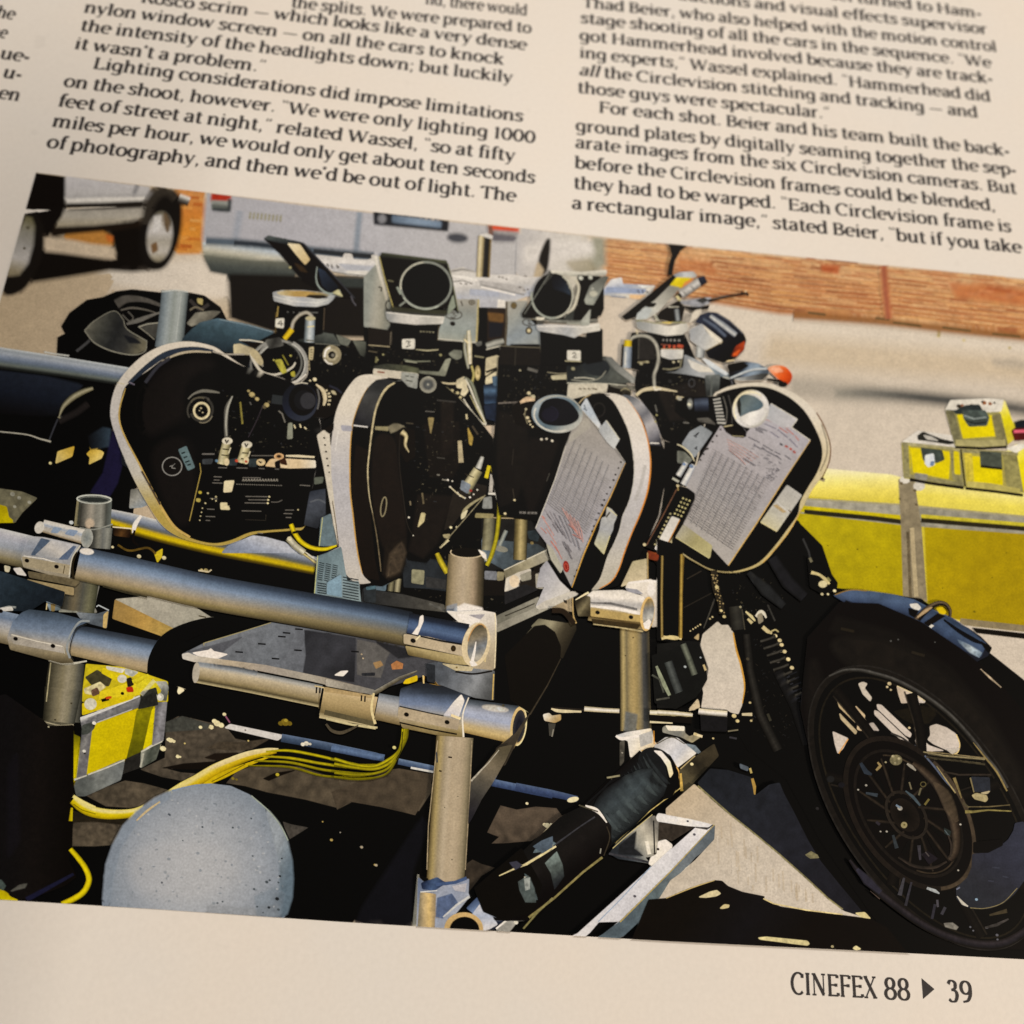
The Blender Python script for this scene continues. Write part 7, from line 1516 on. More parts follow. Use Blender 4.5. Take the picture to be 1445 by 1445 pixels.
# centre tube: lower rail right end
o('frame/rail:4', 'open ended tube pointing right')
S(['5a646c', '8d939c', 'a8a49c', '9c9282', '8f8062', '6a5c40'], [(345, 1140), (520, 1175)], [180, 190], n=0.15)
S(['343c44', '56606c', '8a90a0', '9aa3bb', '929cb6', 'a39f9c', 'ac9c7a', 'b5a070', '8a754a'], [(930, 1200), (1310, 1270)], [226, 262], n=0.14); E('d9cab0', 1150, 1155, 90, 20, 8, fe=14, n=0.4, a=0.7); D('4a4636', 1205, 1135, 12)
E('c0a876', 1308, 1275, 52, 132, 7, n=0.12); E(['232430', '1c1c28', '2a2a34', '3a3838'], 1312, 1276, 42, 112, 7); R('dacb9c', 1310, 1275, 50, 130, 8, 7, -90, 90)
o('frame/clamp:4', 'saddle clamp with two bolt holes on the lower tube, at the right')
P('5e7294', [(510, 1020), (640, 975), (860, 1020), (1000, 1060), (950, 1100), (925, 1200), (920, 1290), (940, 1375), (880, 1360), (520, 1285), (490, 1200), (500, 1100)], g=((720, 1000), (680, 1340), ['23272e', '2e3642', '56698a', '6a7c9e', '9a9284', 'a4977c', '857650', '6f6244']), n=0.15)
P('c9bdac', [(800, 1200), (870, 1110), (920, 1060), (940, 1100), (900, 1215)], g=((920, 1070), (830, 1210), ['e6dac4', 'b9b4b8']), n=0.08); S('d8ccb4', [(970, 1080), (930, 1200), (935, 1350)], [8, 10, 12], s=1)
P('a3967c', [(495, 1145), (905, 1235), (895, 1300), (490, 1215)], g=((500, 1160), (900, 1280), ['a3957c', 'a89a82', '9c8f7a']), n=0.12); D('15120e', 547, 1196, 22, 823, 1248, 22); S('2c2a26', [(500, 1140), (700, 1185), (800, 1205)], 8); S('d8c49a', [(850, 1200), (915, 1225)], 18); S('17120c', [(500, 1250), (700, 1295), (890, 1330)], 8, fe=2)
# centre upright
o('frame/post:3', 'central upright silver tube')
P('5c6268', [(690, 850), (760, 840), (1145, 900), (1140, 1100), (1010, 1080), (800, 1000), (760, 990), (720, 930)], g=((800, 880), (1120, 1050), ['4a5058', '6a7078', '808488', '4a4c4c']), n=0.3); S('b59c60', [(1140, 920), (1132, 1095)], 9); S('d8c084', [(660, 930), (665, 985)], 9); P('2a2e34', [(680, 850), (740, 860), (740, 980), (690, 970)], n=0.3)
S(['2c281e', '5c5240', '968670', 'a4967e', 'a89a84', 'a0927a', '8d7f66', '5a5038'], [(955, 110), (940, 480)], [244, 256], n=0.14); E('15120f', 955, 95, 104, 30, 2); R('b5a68a', 957, 95, 110, 36, 7, 2, -20, 200); P('ded3ba', [(1035, 75), (1085, 105), (1090, 140), (1070, 130)]); P('e6dccb', [(880, 470), (940, 440), (1060, 470), (1070, 500), (870, 510)], fe=14, n=0.1); P('7d8aa0', [(820, 460), (890, 440), (890, 500), (820, 500)], fe=10, a=0.7)
o('frame/clamp:5', 'corner fitting with an oval tube socket')
P('b6aa98', [(820, 492), (900, 500), (1060, 490), (1150, 505), (1160, 560), (1150, 880), (1130, 892), (1000, 880), (940, 780), (940, 600)], g=((950, 500), (1120, 880), ['d6cdbd', 'c4b8a6', 'b0a48c', '9c8f78']), n=0.12); S('d6c9a8', [(1150, 510), (1155, 700), (1145, 880)], 6); P('e2d8c8', [(890, 515), (1060, 520), (1040, 570), (960, 610), (940, 560)], fe=8, n=0.08); P('9a9498', [(970, 520), (1080, 515), (1050, 550)], fe=5, n=0.1); S('d9c48a', [(1095, 700), (1080, 840)], 10, a=0.6)
S(['1c2028', '222c40', '3f5880', '4a648e', '33456a', '2a3448'], [(560, 580), (960, 660)], [150, 160], n=0.2)
P('e0d6c2', [(660, 520), (662, 560), (620, 660), (580, 658), (630, 590), (640, 530)], n=0.05); P('a5977f', [(530, 650), (700, 670), (950, 735), (945, 800), (530, 712)], g=((540, 670), (940, 770), ['a89a80', 'b0a28a']), n=0.12); S('17181c', [(550, 645), (600, 655), (780, 695), (930, 720)], [6, 8, 12, 12]); D('15120f', 592, 694, 24); E(['4a3a20', '2a2214', '3a2c18'], 866, 747, 18, 22)
P('87784f', [(540, 730), (940, 805), (1000, 860), (860, 850), (560, 790)], g=((600, 740), (580, 800), ['a3946c', '5a4e30']), n=0.15); S('d6c9a4', [(640, 660), (610, 690)], 10)
E('c9b998', 1020, 720, 92, 150, 12, n=0.12); E('6f6654', 1030, 710, 62, 130, 12, g=((990, 620), (1060, 800), ['57503f', '7a7160', '6a727a', 'a39a86']), n=0.35); R('b08a5a', 1028, 712, 64, 132, 7, 12, 180, 300); S('d9dbd8', [(995, 830), (1010, 760), (1020, 700)], [18, 12, 5], s=1, fe=3); P('e0d6c4', [(975, 835), (1000, 830), (1030, 860), (990, 868)])
S('1c1814', [(880, 905), (1000, 920), (1130, 900)], 12, s=1); P('b5a988', [(790, 850), (1000, 875), (990, 900), (880, 895)], n=0.15); D('7d6a40', 888, 876, 9)
fr('S')
o('frame/post:4', 'lower part of the central upright')
S(['57513f', '8a7f68', '9f917a', 'a59780', 'a2947d', 'a79a84', '8f836c', '9a8a60', '4a402a'], [(780, 95), (745, 600), (715, 1080)], [252, 254, 256], n=0.13); B('2a2016', 735, 232, 760, 236, 672, 325, 690, 330, w=10); S('9a8c70', [(662, 120), (600, 700), (590, 1000)], 6, n=0.3); B('3a4048', 655, 200, 660, 270, w=10); S('8d8068', [(895, 120), (880, 500), (850, 1000)], 7, n=0.3); D('6a6252', 710, 575, 5, 760, 930, 6, 800, 500, 5)
S(['8a8672', 'a39c86'], [(505, 1390), (530, 1030)], [30, 14]); P(K, [(540, 1040), (600, 1060), (580, 1120), (545, 1110)])
o('frame/clamp:6', 'blue grey corner clamp at the foot of the upright')
P('7d8598', [(530, 1050), (600, 1110), (760, 1100), (875, 1060), (870, 1160), (880, 1180), (700, 1400), (640, 1420), (520, 1400)], g=((560, 1100), (820, 1300), ['5c6c8c', '8d95a6', '8590a8', '9aa0ac']), n=0.2)
P('a08c68', [(545, 1150), (650, 1165), (640, 1420), (525, 1420)], g=((540, 1200), (640, 1200), ['7d7460', 'b5a078', 'c2a872', '8a7a60']), n=0.2); P('22304e', [(550, 1090), (660, 1050), (720, 1090), (640, 1140), (560, 1130)], g=((560, 1080), (700, 1130), ['1a2440', '3f5a88', '24345a']), n=0.2); S('3a5280', [(650, 1100), (780, 1085), (860, 1055)], 22, n=0.2); S('c9c9c4', [(545, 1150), (660, 1140)], 6)
P('4c5f86', [(660, 1190), (760, 1160), (800, 1220), (700, 1330), (650, 1320)], fe=6, n=0.3); S('b9b9b4', [(700, 1320), (790, 1240), (880, 1180)], [10, 14, 16], n=0.1); P('a9a6ac', [(760, 1110), (860, 1090), (850, 1150), (780, 1140)], fe=4, n=0.15)
P('4a6090', [(860, 1260), (960, 1160), (1060, 1130), (1150, 1200), (1210, 1270), (1200, 1310), (1060, 1400), (980, 1430), (960, 1350), (900, 1290)], g=((930, 1180), (1080, 1380), ['34486e', '6a86b4', '2c3a5c', '1e2438']), n=0.25)
P('b9b6bc', [(900, 1300), (960, 1220), (1000, 1210), (1030, 1310), (1070, 1370), (980, 1420), (930, 1340)], g=((980, 1220), (1000, 1400), ['c9c4c2', '9aa6be', 'c2bebe']), n=0.15); P('22284a', [(1060, 1280), (1130, 1230), (1200, 1270), (1090, 1350)], n=0.2); S('d8d2c0', [(1060, 1400), (1150, 1330), (1215, 1275)], [12, 16, 10]); P('8d8a80', [(1060, 1410), (1210, 1290), (1215, 1340), (1150, 1420)], n=0.2); D('e0d8bc', 1195, 1357, 18, 1205, 1275, 12)
E('b59a6a', 840, 1400, 130, 110, 0, n=0.15); E('0d0a08', 845, 1410, 100, 90, 0)
# right hand fittings
fr('N')
o('frame/elbow', 'tube end with a dark mouth under the rig')
P('8a846f', [(240, 500), (290, 450), (480, 480), (540, 470), (545, 520), (450, 720), (430, 700)], g=((270, 470), (500, 600), ['6a6654', '9c957c', '4a4436', '2a261e']), n=0.2); P('14110e', [(200, 560), (260, 500), (330, 490), (400, 540), (440, 640), (430, 740), (230, 1090), (100, 1000), (60, 700)], s=0, n=0.2)
S('3a342a', [(440, 720), (350, 900), (230, 1100)], [6, 8, 10], n=0.3); P('3e382f', [(0, 1330), (130, 1230), (230, 1090), (180, 1200), (60, 1445), (0, 1445)], n=0.3)
o('frame/strut', 'dark slanting strut')
fr('S'); P('48423a', [(1080, 170), (1170, 150), (1120, 260), (1040, 400), (960, 520), (900, 640), (870, 690), (890, 400), (960, 320)], g=((1120, 180), (900, 620), ['57503f', '6f6656', '4a463e', '26242a']), n=0.3); S('a39a84', [(890, 395), (960, 320), (1010, 270), (1080, 185)], [12, 10, 7, 5], n=0.3)
fr('N')
o('frame/post:5', 'right upright silver tube')
S(['4c4534', '3a3a38', '4a4a48', '7d7258', '8f7f58', 'a08d62', '93835c', '6f664e', 'a49468', '3a3426'], [(940, 500), (945, 850), (950, 1210)], [200, 204, 212], n=0.18); P('56606c', [(880, 1080), (960, 1100), (950, 1210), (870, 1210)], fe=16, n=0.3, a=0.7); D('4a3f28', 932, 577, 6, 880, 700, 5)
P('b5a98e', [(930, 60), (1030, 40), (1030, 190), (910, 210), (850, 230)], g=((940, 60), (1000, 210), ['a39a7c', 'b0a488', 'c4b696']), n=0.15)
P('c6baa8', [(900, 200), (1050, 180), (1115, 215), (1115, 495), (1060, 505), (1070, 380), (1000, 290), (880, 240)], g=((950, 200), (1100, 490), ['d9ceba', 'c9bba8', 'b3a692']), n=0.1); S('efe6d2', [(900, 205), (1030, 190), (1115, 200)], [10, 16, 18]); E('f0e6d4', 1055, 250, 26, 44, fe=12); P('8d8c94', [(880, 240), (960, 250), (1000, 280), (900, 275)], fe=5, n=0.15)
o('frame/clamp:7', 'saddle clamp with two bolt holes under the magazines')
S(['c6c0b4', 'd2c8b8', 'a8a4a0', 'dccfb8', 'a28f64', '9a8558', '4a3c24', '8a7a56'], [(640, 360), (1020, 420)], [200, 210], n=0.14); P('d8ccb8', [(620, 290), (660, 260), (860, 255), (1010, 300), (990, 400), (640, 350)], g=((800, 260), (790, 390), ['c9c0b0', 'ddd2c0', 'a09c98', 'c9beac']), n=0.12); S('6a6664', [(640, 340), (780, 345), (960, 385)], [6, 12, 12], fe=4, n=0.3); S('f0e4cc', [(640, 362), (820, 380), (985, 415)], [12, 22, 18], n=0.05)
P('a8925f', [(645, 385), (985, 425), (980, 470), (645, 430)], n=0.12); D('15110c', 690, 406, 20, 917, 438, 20); P('3a301e', [(650, 450), (980, 490), (960, 520), (660, 480)], fe=4, n=0.3); S('a89a74', [(660, 485), (850, 510), (1000, 535)], 8, n=0.3)
E('c9aa70', 1028, 415, 46, 115, 6, n=0.12); E('8d8672', 1036, 410, 36, 98, 6, g=((1015, 330), (1060, 500), ['8d7850', '7d7c78', 'a3a094', '4a463e']), n=0.3); P('ece2d0', [(1000, 480), (1040, 450), (1055, 470), (1040, 520), (1010, 515)], fe=3)
P('4a4438', [(535, 330), (600, 290), (640, 300), (640, 430), (560, 430)], g=((550, 340), (630, 400), ['2a251c', '6f6750', '3c3628']), n=0.3); S('a89060', [(520, 305), (525, 420), (545, 480)], [7, 8, 10], s=1); S('2a2118', [(380, 390), (460, 400), (530, 480)], 30, s=1, fe=6); S('d8c9a4', [(540, 320), (600, 285), (630, 270)], [6, 12, 14])
fr('T')
o('frame/clamp:8', 'pale clamp at the foot of the right upright')
P('d6cab4', [(620, 185), (700, 160), (860, 135), (885, 230), (910, 240), (830, 285), (760, 320), (720, 330), (705, 220)], g=((640, 180), (860, 280), ['b9b9b9', 'dcd2be', 'c9b898']), n=0.1); S('e6dcc8', [(622, 185), (660, 205), (720, 195), (790, 185)], [14, 20, 20, 14], s=1); P('a8a49c', [(780, 180), (870, 150), (870, 230), (790, 260)], fe=5, n=0.15); S('c28a3a', [(880, 150), (882, 240)], 6); P('4a463c', [(650, 225), (680, 220), (675, 360), (650, 390)], n=0.5); D('8d8674', 665, 300, 8)
P('c2bdb8', [(885, 250), (960, 195), (1040, 200), (1100, 245), (1170, 300), (1040, 400), (990, 310), (890, 280)], g=((940, 220), (1090, 360), ['a9a6a2', 'c9c6c6', 'b5b6bc', 'd6ccbc']), n=0.1); S('5a5648', [(900, 240), (1000, 195), (1090, 240)], 6, s=1, n=0.3); P('a8a394', [(940, 130), (960, 115), (1090, 125), (1090, 165), (1120, 190), (1150, 180), (1200, 190), (1140, 230), (1060, 190), (940, 160)], g=((950, 130), (1140, 210), ['8a8674', '6f6f68', '8f866c']), n=0.3); P('e0d2b4', [(960, 115), (1088, 122), (1085, 150), (980, 148)], n=0.08); S('d2c4a0', [(1150, 170), (1210, 190)], 16); P('6a7a84', [(1100, 240), (1160, 250), (1210, 310), (1170, 300)], n=0.3)
P('3c382c', [(1055, 420), (1170, 320), (1290, 240), (1320, 320), (1180, 470), (1080, 580)], g=((1100, 440), (1250, 330), ['4a4434', '2c2820', '3c362a']), n=0.4); S('b89a54', [(1062, 440), (1070, 560)], [14, 20], n=0.2); D('d8c99c', 1138, 377, 14); S('a3926a', [(1060, 410), (1160, 320)], 8); S('b9a66a', [(1060, 540), (980, 600), (860, 690), (620, 910)], 6, n=0.3)
# taped diagonal
o('frame/taped_tube', 'diagonal tube wrapped in black tape')
P('c9a05a', [(790, 285), (860, 272), (930, 285), (1000, 340), (1050, 420), (1050, 500), (1020, 540), (990, 420), (900, 300)], n=0.15)
S(['1a1c1e', '2f3638', '3f4a4e', '2c3438', '17181a', '110e0c'], [(900, 400), (640, 660), (420, 860)], [330, 350, 330], n=0.4)
E('1c1e20', 905, 395, 148, 110, 45, n=0.4); P(K, [(990, 320), (1045, 430), (1050, 510), (1000, 600), (940, 620), (980, 500), (960, 380)]); P('e6dabf', [(880, 285), (930, 290), (990, 360), (1010, 440), (990, 470), (970, 390), (930, 330)], g=((890, 290), (1000, 450), ['f0e8d4', 'd8c9a4']), n=0.05)
for k in range(22):
    t = k / 21.0; x, y = 900 - 440 * t, 400 + 430 * t
    S(['3c4648', '52605f', '262c2e'][k % 3], [(x - 112 + 40, y - 95), (x - 30, y - 20), (x + 50, y + 80), (x + 90, y + 112)], [4, 12, 16, 5], s=1, fe=5, a=0.35, n=0.5)
P('45535a', [(560, 560), (700, 470), (860, 420), (780, 560), (600, 690), (480, 680)], fe=40, n=0.5, a=0.35); S('7d7860', [(560, 470), (650, 455)], 12, n=0.5); S('17181a', [(600, 480), (520, 560), (420, 650)], 8, fe=4)
P('14110f', [(-20, 980), (240, 740), (420, 650), (520, 700), (590, 800), (590, 930), (520, 1010), (200, 1280), (60, 1440), (-200, 1440), (-300, 1240)], n=0.3, g=((300, 760), (480, 1000), ['171615', '211d1b', '110e0c'])); P('12100e', [(-340, 1220), (-20, 950), (120, 1200), (60, 1380), (-140, 1440), (-280, 1380)], n=0.3)
S('e2dac4', [(415, 658), (480, 685), (520, 720), (560, 775)], [8, 26, 18, 8], s=1, n=0.2); S('4a4638', [(370, 655), (440, 680), (500, 700)], 9, s=1, n=0.4); S('3c3c42', [(480, 735), (380, 800), (200, 930), (0, 1060)], [10, 8, 12, 8], n=0.3); P('5c7078', [(70, 960), (160, 885), (215, 915), (140, 970), (60, 980)], fe=4, n=0.35); P('566660', [(140, 1050), (220, 970), (260, 1060), (270, 1140), (205, 1230), (180, 1120)], fe=5, g=((150, 1040), (240, 1180), ['6a7a74', '46504c', '23262a']), n=0.4); S('cfc39a', [(0, 1060), (100, 1005), (215, 935)], [10, 16, 12], n=0.15); P('4a5a5c', [(0, 1120), (40, 1150), (90, 1300), (60, 1290)], fe=6, n=0.4); P('c9c4a8', [(0, 1140), (30, 1160), (20, 1230), (0, 1230)], n=0.3)
S('7d744c', [(530, 1010), (400, 1110), (200, 1290), (30, 1420)], [16, 14, 14, 16], n=0.3); S('8a8674', [(520, 950), (515, 985)], 8); S('3a342a', [(560, 800), (580, 880), (540, 1000)], 7, s=1, n=0.3)
fr('S'); P('4a5a6a', [(1310, 840), (1370, 800), (1445, 770), (1445, 860), (1380, 890)], fe=4, n=0.35); S('c2b68a', [(1080, 1040), (1200, 985), (1270, 960), (1445, 850)], [6, 12, 14, 8], n=0.25); P('4a5654', [(1210, 1080), (1280, 1040), (1320, 1120), (1330, 1220), (1260, 1220), (1220, 1140)], fe=6, n=0.45); P('8d948c', [(1250, 1060), (1290, 1050), (1290, 1130), (1260, 1140)], fe=5, n=0.4); P('3c3c4c', [(1150, 950), (1200, 940), (1240, 970), (1190, 1000)], fe=5, n=0.3); S('77714c', [(1245, 1400), (1340, 1290), (1445, 1190)], 12, n=0.3)
# foot bracket and rail on the ground
fr('T')
o('frame/foot_bracket', 'grey folded bracket foot')
P('7d7c76', [(580, 985), (620, 920), (860, 730), (890, 730), (915, 770), (910, 940), (880, 1000), (820, 1010), (850, 1050), (640, 1020)], g=((640, 980), (890, 800), ['2a2f36', '4a5258', '9d9988', 'b5ac94', '6f6a60']), n=0.25); P('26282c', [(640, 930), (760, 830), (750, 950), (810, 1000), (640, 990)], fe=14, n=0.4); S('ddd2b8', [(830, 900), (850, 990)], 16, fe=8); S('3c3c42', [(575, 985), (700, 1010), (850, 1045)], 14, n=0.4); S('b5a878', [(600, 950), (700, 860), (870, 720)], 5); S('22201e', [(878, 760), (885, 980)], 9)
P('d9cfbc', [(910, 905), (960, 890), (1005, 925), (1000, 960), (940, 1020), (870, 1070), (845, 1055), (860, 1010), (900, 990)], g=((900, 920), (960, 1040), ['e6dcc8', 'cfc6b6']), n=0.08); D('2a241c', 908, 955, 12, 885, 985, 8)
o('pic2'); P('3a342e', [(915, 775), (1160, 800), (1000, 900), (960, 880), (910, 900)], n=0.4)
o('frame/ground_frame', 'pale square rail frame lying on the ground')
P('d2ccc8', [(895, 740), (910, 712), (1150, 750), (1290, 775), (1250, 805), (1160, 800), (1100, 795), (905, 765)], g=((900, 740), (1280, 790), ['c9c4be', 'd8d3d0', 'c6c2c0']), n=0.08)
P('c9c5c6', [(1165, 808), (1250, 822), (1295, 785), (1000, 1100), (650, 1445), (510, 1445), (860, 1080)], g=((1200, 810), (600, 1445), ['cfcaca', 'bfbcbf', 'c6c2c2', 'd2cdc8']), n=0.08); P('c9c5c6', [(1000, 1095), (820, 1280), (655, 1445), (505, 1450), (240, 1760), (60, 1800), (860, 1080), (1000, 950)], n=0.08, g=((950, 1000), (300, 1600), ['c6c3c4', 'bcbabf', 'cfc9c4']))
P('5f6b70', [(1295, 785), (1298, 880), (1240, 950), (1160, 1010), (1060, 1130), (900, 1300), (780, 1445), (400, 1800), (240, 1760), (650, 1445), (1000, 1100)], g=((1260, 850), (700, 1445), ['56626a', '6a747a', '57686c', '4a5a64']), n=0.3); S('a3915a', [(1290, 790), (1000, 1100), (650, 1450)], [5, 7, 9]); S('d6ccb0', [(1150, 1050), (1100, 1090), (1040, 1160)], [6, 18, 8], n=0.1); S('4a4030', [(1150, 1060), (1205, 1065)], 8); D('55505a', 1110, 765, 10, 1155, 855, 12, 750, 1275, 13); S('5a5450', [(1165, 808), (1245, 822)], 6); S('7d98b8', [(860, 1075), (640, 1310), (500, 1450)], 5)
TONE[0] = 1.0
# yellow cables and case in the foreground
part('case', 'yellow_case', 'yellow flight case with metal corners on the ground at lower left')
fr('K')
P('cdbb26', [(585, 1190), (700, 1200), (820, 1210), (930, 1240), (1010, 1265), (1140, 1310), (1140, 1445), (560, 1445), (565, 1350)], n=0.15)
P('4a4630', [(580, 1280), (660, 1230), (760, 1290), (740, 1340), (620, 1330)], n=0.5); P('cabf92', [(570, 1360), (680, 1310), (720, 1345), (640, 1400), (580, 1390)], n=0.4); P('6a5040', [(620, 1370), (660, 1350), (680, 1390), (630, 1410)], n=0.5); P('dcc81c', [(700, 1215), (830, 1280), (800, 1310), (690, 1250)], n=0.15); P('e0cc2a', [(680, 1380), (900, 1310), (1000, 1380), (760, 1445), (670, 1440)], n=0.12); P('d8ca30', [(990, 1290), (1100, 1320), (1000, 1370), (920, 1340)], n=0.12); P('b9b9a8', [(850, 1220), (940, 1245), (900, 1275), (850, 1255)], n=0.3); P('d8d2bc', [(720, 1205), (850, 1225), (830, 1250), (730, 1225)], n=0.15); E('d6cfb8', 830, 1290, 30, 26, n=0.2); P('2a241c', [(860, 1290), (890, 1280), (910, 1330), (870, 1350)]); P('b8321e', [(858, 1350), (900, 1345), (908, 1378), (865, 1380)], n=0.15); P('c8501e', [(720, 1415), (760, 1410), (750, 1430), (700, 1435)]); D('17120c', 832, 1390, 15, 700, 1440, 12); S('d6c82e', [(900, 1310), (1010, 1265)], [24, 18], n=0.15)
P('8f9086', [(1060, 1310), (1130, 1310), (1145, 1350), (1130, 1440), (1070, 1430), (1100, 1370)], g=((1070, 1320), (1130, 1430), ['b9b9a8', '7d8078', '5c605a']), n=0.3); P('34362c', [(960, 1380), (1060, 1350), (1080, 1430), (950, 1445)], n=0.5); S('d2ccb8', [(960, 1400), (1050, 1300)], 18, fe=8, n=0.2, a=0.6); E('c9c8b4', 1090, 1415, 22, 24, n=0.3)
fr('Q')
P('cdb80a', [(600, 200), (660, 190), (940, 95), (1050, 50), (1055, 100), (1010, 380), (960, 390), (830, 460), (590, 550), (590, 400)], g=((620, 250), (900, 400), ['d2c00c', 'cdb906', 'c6b204']), n=0.08); P('7d760a', [(930, 110), (1045, 50), (1020, 200), (970, 390), (860, 440), (900, 280)], g=((960, 100), (900, 430), ['8a8410', '6f6c0e', '5c5a10']), n=0.3); P('d6c60a', [(1035, 100), (1055, 95), (1030, 350), (970, 390)], n=0.1)
P('b9ab0c', [(498, 270), (545, 290), (530, 560), (498, 600)], g=((500, 280), (530, 580), ['6f6a10', 'd2c00a', 'd6c40c']), n=0.1); S('8a7a10', [(510, 590), (515, 640)], 14)
P('77777c', [(545, 160), (950, 10), (960, 80), (900, 100), (660, 190), (560, 230)], g=((700, 100), (730, 160), ['c9c6c0', '5f5f66', '8d8c8a', '6a6a6c']), n=0.25); S('d8d6d0', [(548, 165), (700, 110), (950, 10)], [20, 16, 10], n=0.1); S('b9b7b4', [(660, 190), (900, 100)], 6); P('d8c21a', [(560, 60), (700, 40), (920, 0), (900, 30), (560, 140)], n=0.15); E('d9d2b4', 615, 65, 40, 38, n=0.15); S('17120c', [(690, 42), (740, 30)], 20); S('c8501e', [(720, 25), (750, 20)], 16)
P('74726e', [(560, 240), (625, 230), (585, 560), (520, 580)], g=((550, 300), (610, 320), ['57565a', '86847e', '6f6d70']), n=0.3); P('4a5048', [(560, 210), (650, 180), (640, 230), (600, 265), (555, 275)], n=0.4); D('e8e4d4', 640, 194, 17, 572, 385, 14, 665, 560, 14, 580, 562, 16, 715, 615, 9, 1085, 15, 16, 1076, 130, 10); D('2a261e', 640, 212, 8, 576, 400, 8, 665, 576, 8, 580, 578, 8, 1075, 180, 8)
P('6a706c', [(530, 570), (600, 545), (830, 445), (850, 460), (820, 580), (580, 690), (520, 690), (505, 620)], g=((560, 580), (800, 540), ['5a605c', '7d827c', '747a78']), n=0.3); S('c9c6b4', [(600, 545), (720, 500), (850, 445)], 9); S('c6c2ae', [(505, 580), (590, 550)], [12, 8]); P('2c2a26', [(850, 440), (960, 390), (950, 500), (835, 540)], fe=3, n=0.4); P('5d635a', [(960, 390), (1050, 340), (1095, 330), (1060, 440), (955, 500)], g=((970, 400), (1060, 420), ['8d8f7e', '4a5246', '5c6254']), n=0.4); S('d4cfb8', [(960, 390), (1030, 350), (1100, 315)], [10, 14, 16], n=0.15); S('b5b39c', [(975, 400), (955, 495)], 12)
P('83828a', [(1060, 60), (1135, 50), (1110, 310), (1035, 345)], g=((1060, 150), (1120, 160), ['6a686c', '95939a', '7d7b80']), n=0.3); P('2c2c26', [(960, 20), (1060, -10), (1075, 70), (940, 100)], n=0.5)
part('blackbox', 'black_panel', 'tall black panel at the lower left edge')
P('151111', [(-1300, 200), (40, 0), (300, 180), (330, 215), (500, 210), (497, 700), (490, 1030), (470, 1060), (470, 1130), (520, 1240), (440, 1300), (200, 1390), (100, 1390), (-100, 1330), (-1300, 1300)], g=((60, 500), (480, 520), ['1a1718', '1c1816', '13100d']), n=0.25); P('1f1c26', [(60, 500), (110, 400), (130, 1000), (60, 1100)], fe=30, n=0.2, a=0.5); D('a8a084', 330, 220, 8); S('1f2040', [(180, 1395), (300, 1330), (500, 1220)], [26, 22, 14], fe=6, n=0.2); P('5c5a50', [(70, 1340), (130, 1295), (185, 1285), (170, 1315), (110, 1330)], fe=8, n=0.3); P('4a5a54', [(-100, 1250), (10, 1260), (40, 1300), (20, 1335), (-100, 1320)], fe=6, n=0.3)
part('wires', 'yellow_cables', 'bundle of yellow cables lying on the ground')
S(['8f8210', 'd8c40c', 'e2d01a', 'bfa80a'], [(478, 1050), (530, 1110), (580, 1180), (605, 1260), (570, 1340), (500, 1390), (420, 1425)], [30, 34, 36, 38, 38, 38, 34], s=1, n=0.1); S(['c2ae0a', 'd8c80e'], [(-200, 1330), (0, 1360), (60, 1388), (120, 1400)], [60, 66, 40, 10], s=1, n=0.1)
P('2a251c', [(500, 790), (640, 845), (900, 830), (860, 890), (640, 865), (495, 870)], fe=5, n=0.3)
S(['d9ca6a', 'e2d694', 'd8c51c', 'cbb40a', '9a860a'], [(495, 715), (560, 765), (640, 800), (760, 815), (900, 805), (1000, 765), (1120, 695), (1260, 610), (1445, 530)], [60, 72, 72, 66, 56, 50, 48, 52, 66], s=1, n=0.1); S('6f6208', [(500, 745), (560, 785), (650, 812)], 5, s=1); S('e6d88a', [(497, 690), (560, 730), (650, 765)], [20, 24, 8], s=1); S(['d2c010', 'b39f0a'], [(488, 770), (480, 860)], [14, 24])
fr('R')
S(['dccb7a', 'e0d088', 'd4bb2e', 'c7a812', '7d6a10'], [(-20, 545), (110, 465), (240, 390), (380, 310), (560, 235), (770, 190)], [60, 62, 84, 84, 62, 34], s=1, n=0.12); S(['e4d6a2', 'd8c48a'], [(300, 320), (400, 275), (560, 215), (700, 185), (785, 180)], [10, 30, 34, 26, 14], s=1, n=0.1); S('c9ae14', [(280, 420), (400, 360), (560, 290), (740, 225)], [20, 44, 26, 8], s=1, n=0.15); S('6a5a0c', [(330, 400), (380, 375), (560, 280)], 5, s=1)
for k, (y0, y1, w_) in enumerate(((190, 290, 20), (228, 312, 20), (258, 350, 18), (290, 378, 16))):
    S(['8a8010', ['c9bb1a', 'b9aa18', '9d9214', '7d7610'][k], '57500c'], [(700 - 40 * k, 195 + 32 * k), (860, y0 + (12 if k else 0)), (1080, y0 + 40 + 10 * k), (1300, y1 - 6), (1445, y1 - 2)], [10, w_, w_, w_, w_], s=1, n=0.15)
fr('S')
for k, (y0, w_) in enumerate(((250, 22), (285, 22), (345, 18), (375, 14))):
    S(['7d7610', ['c2b61c', 'b0a418', '9a9016', '6f690e'][k], '4f490a'], [(-40, y0 - 5), (100, y0 + (35 if k == 0 else 20 if k == 1 else 10)), (230, y0 + (45 if k == 0 else 30 if k == 1 else 0)), (330, 250 + k * 28), (400, 190 + k * 8), (420 + k * 10, 110), (425 + k * 12, 40)], [w_, w_, w_, w_, w_ - 2, 16, 14], s=1, n=0.15)
S('2c2a12', [(425, 60), (415, 180), (380, 250)], 5, s=1); D('d6cc8a', 368, 168, 15)
fr('Q')
part('stone', 'pale_ball', 'pale blue grey rounded stone ball at the lower front')
fr('R')
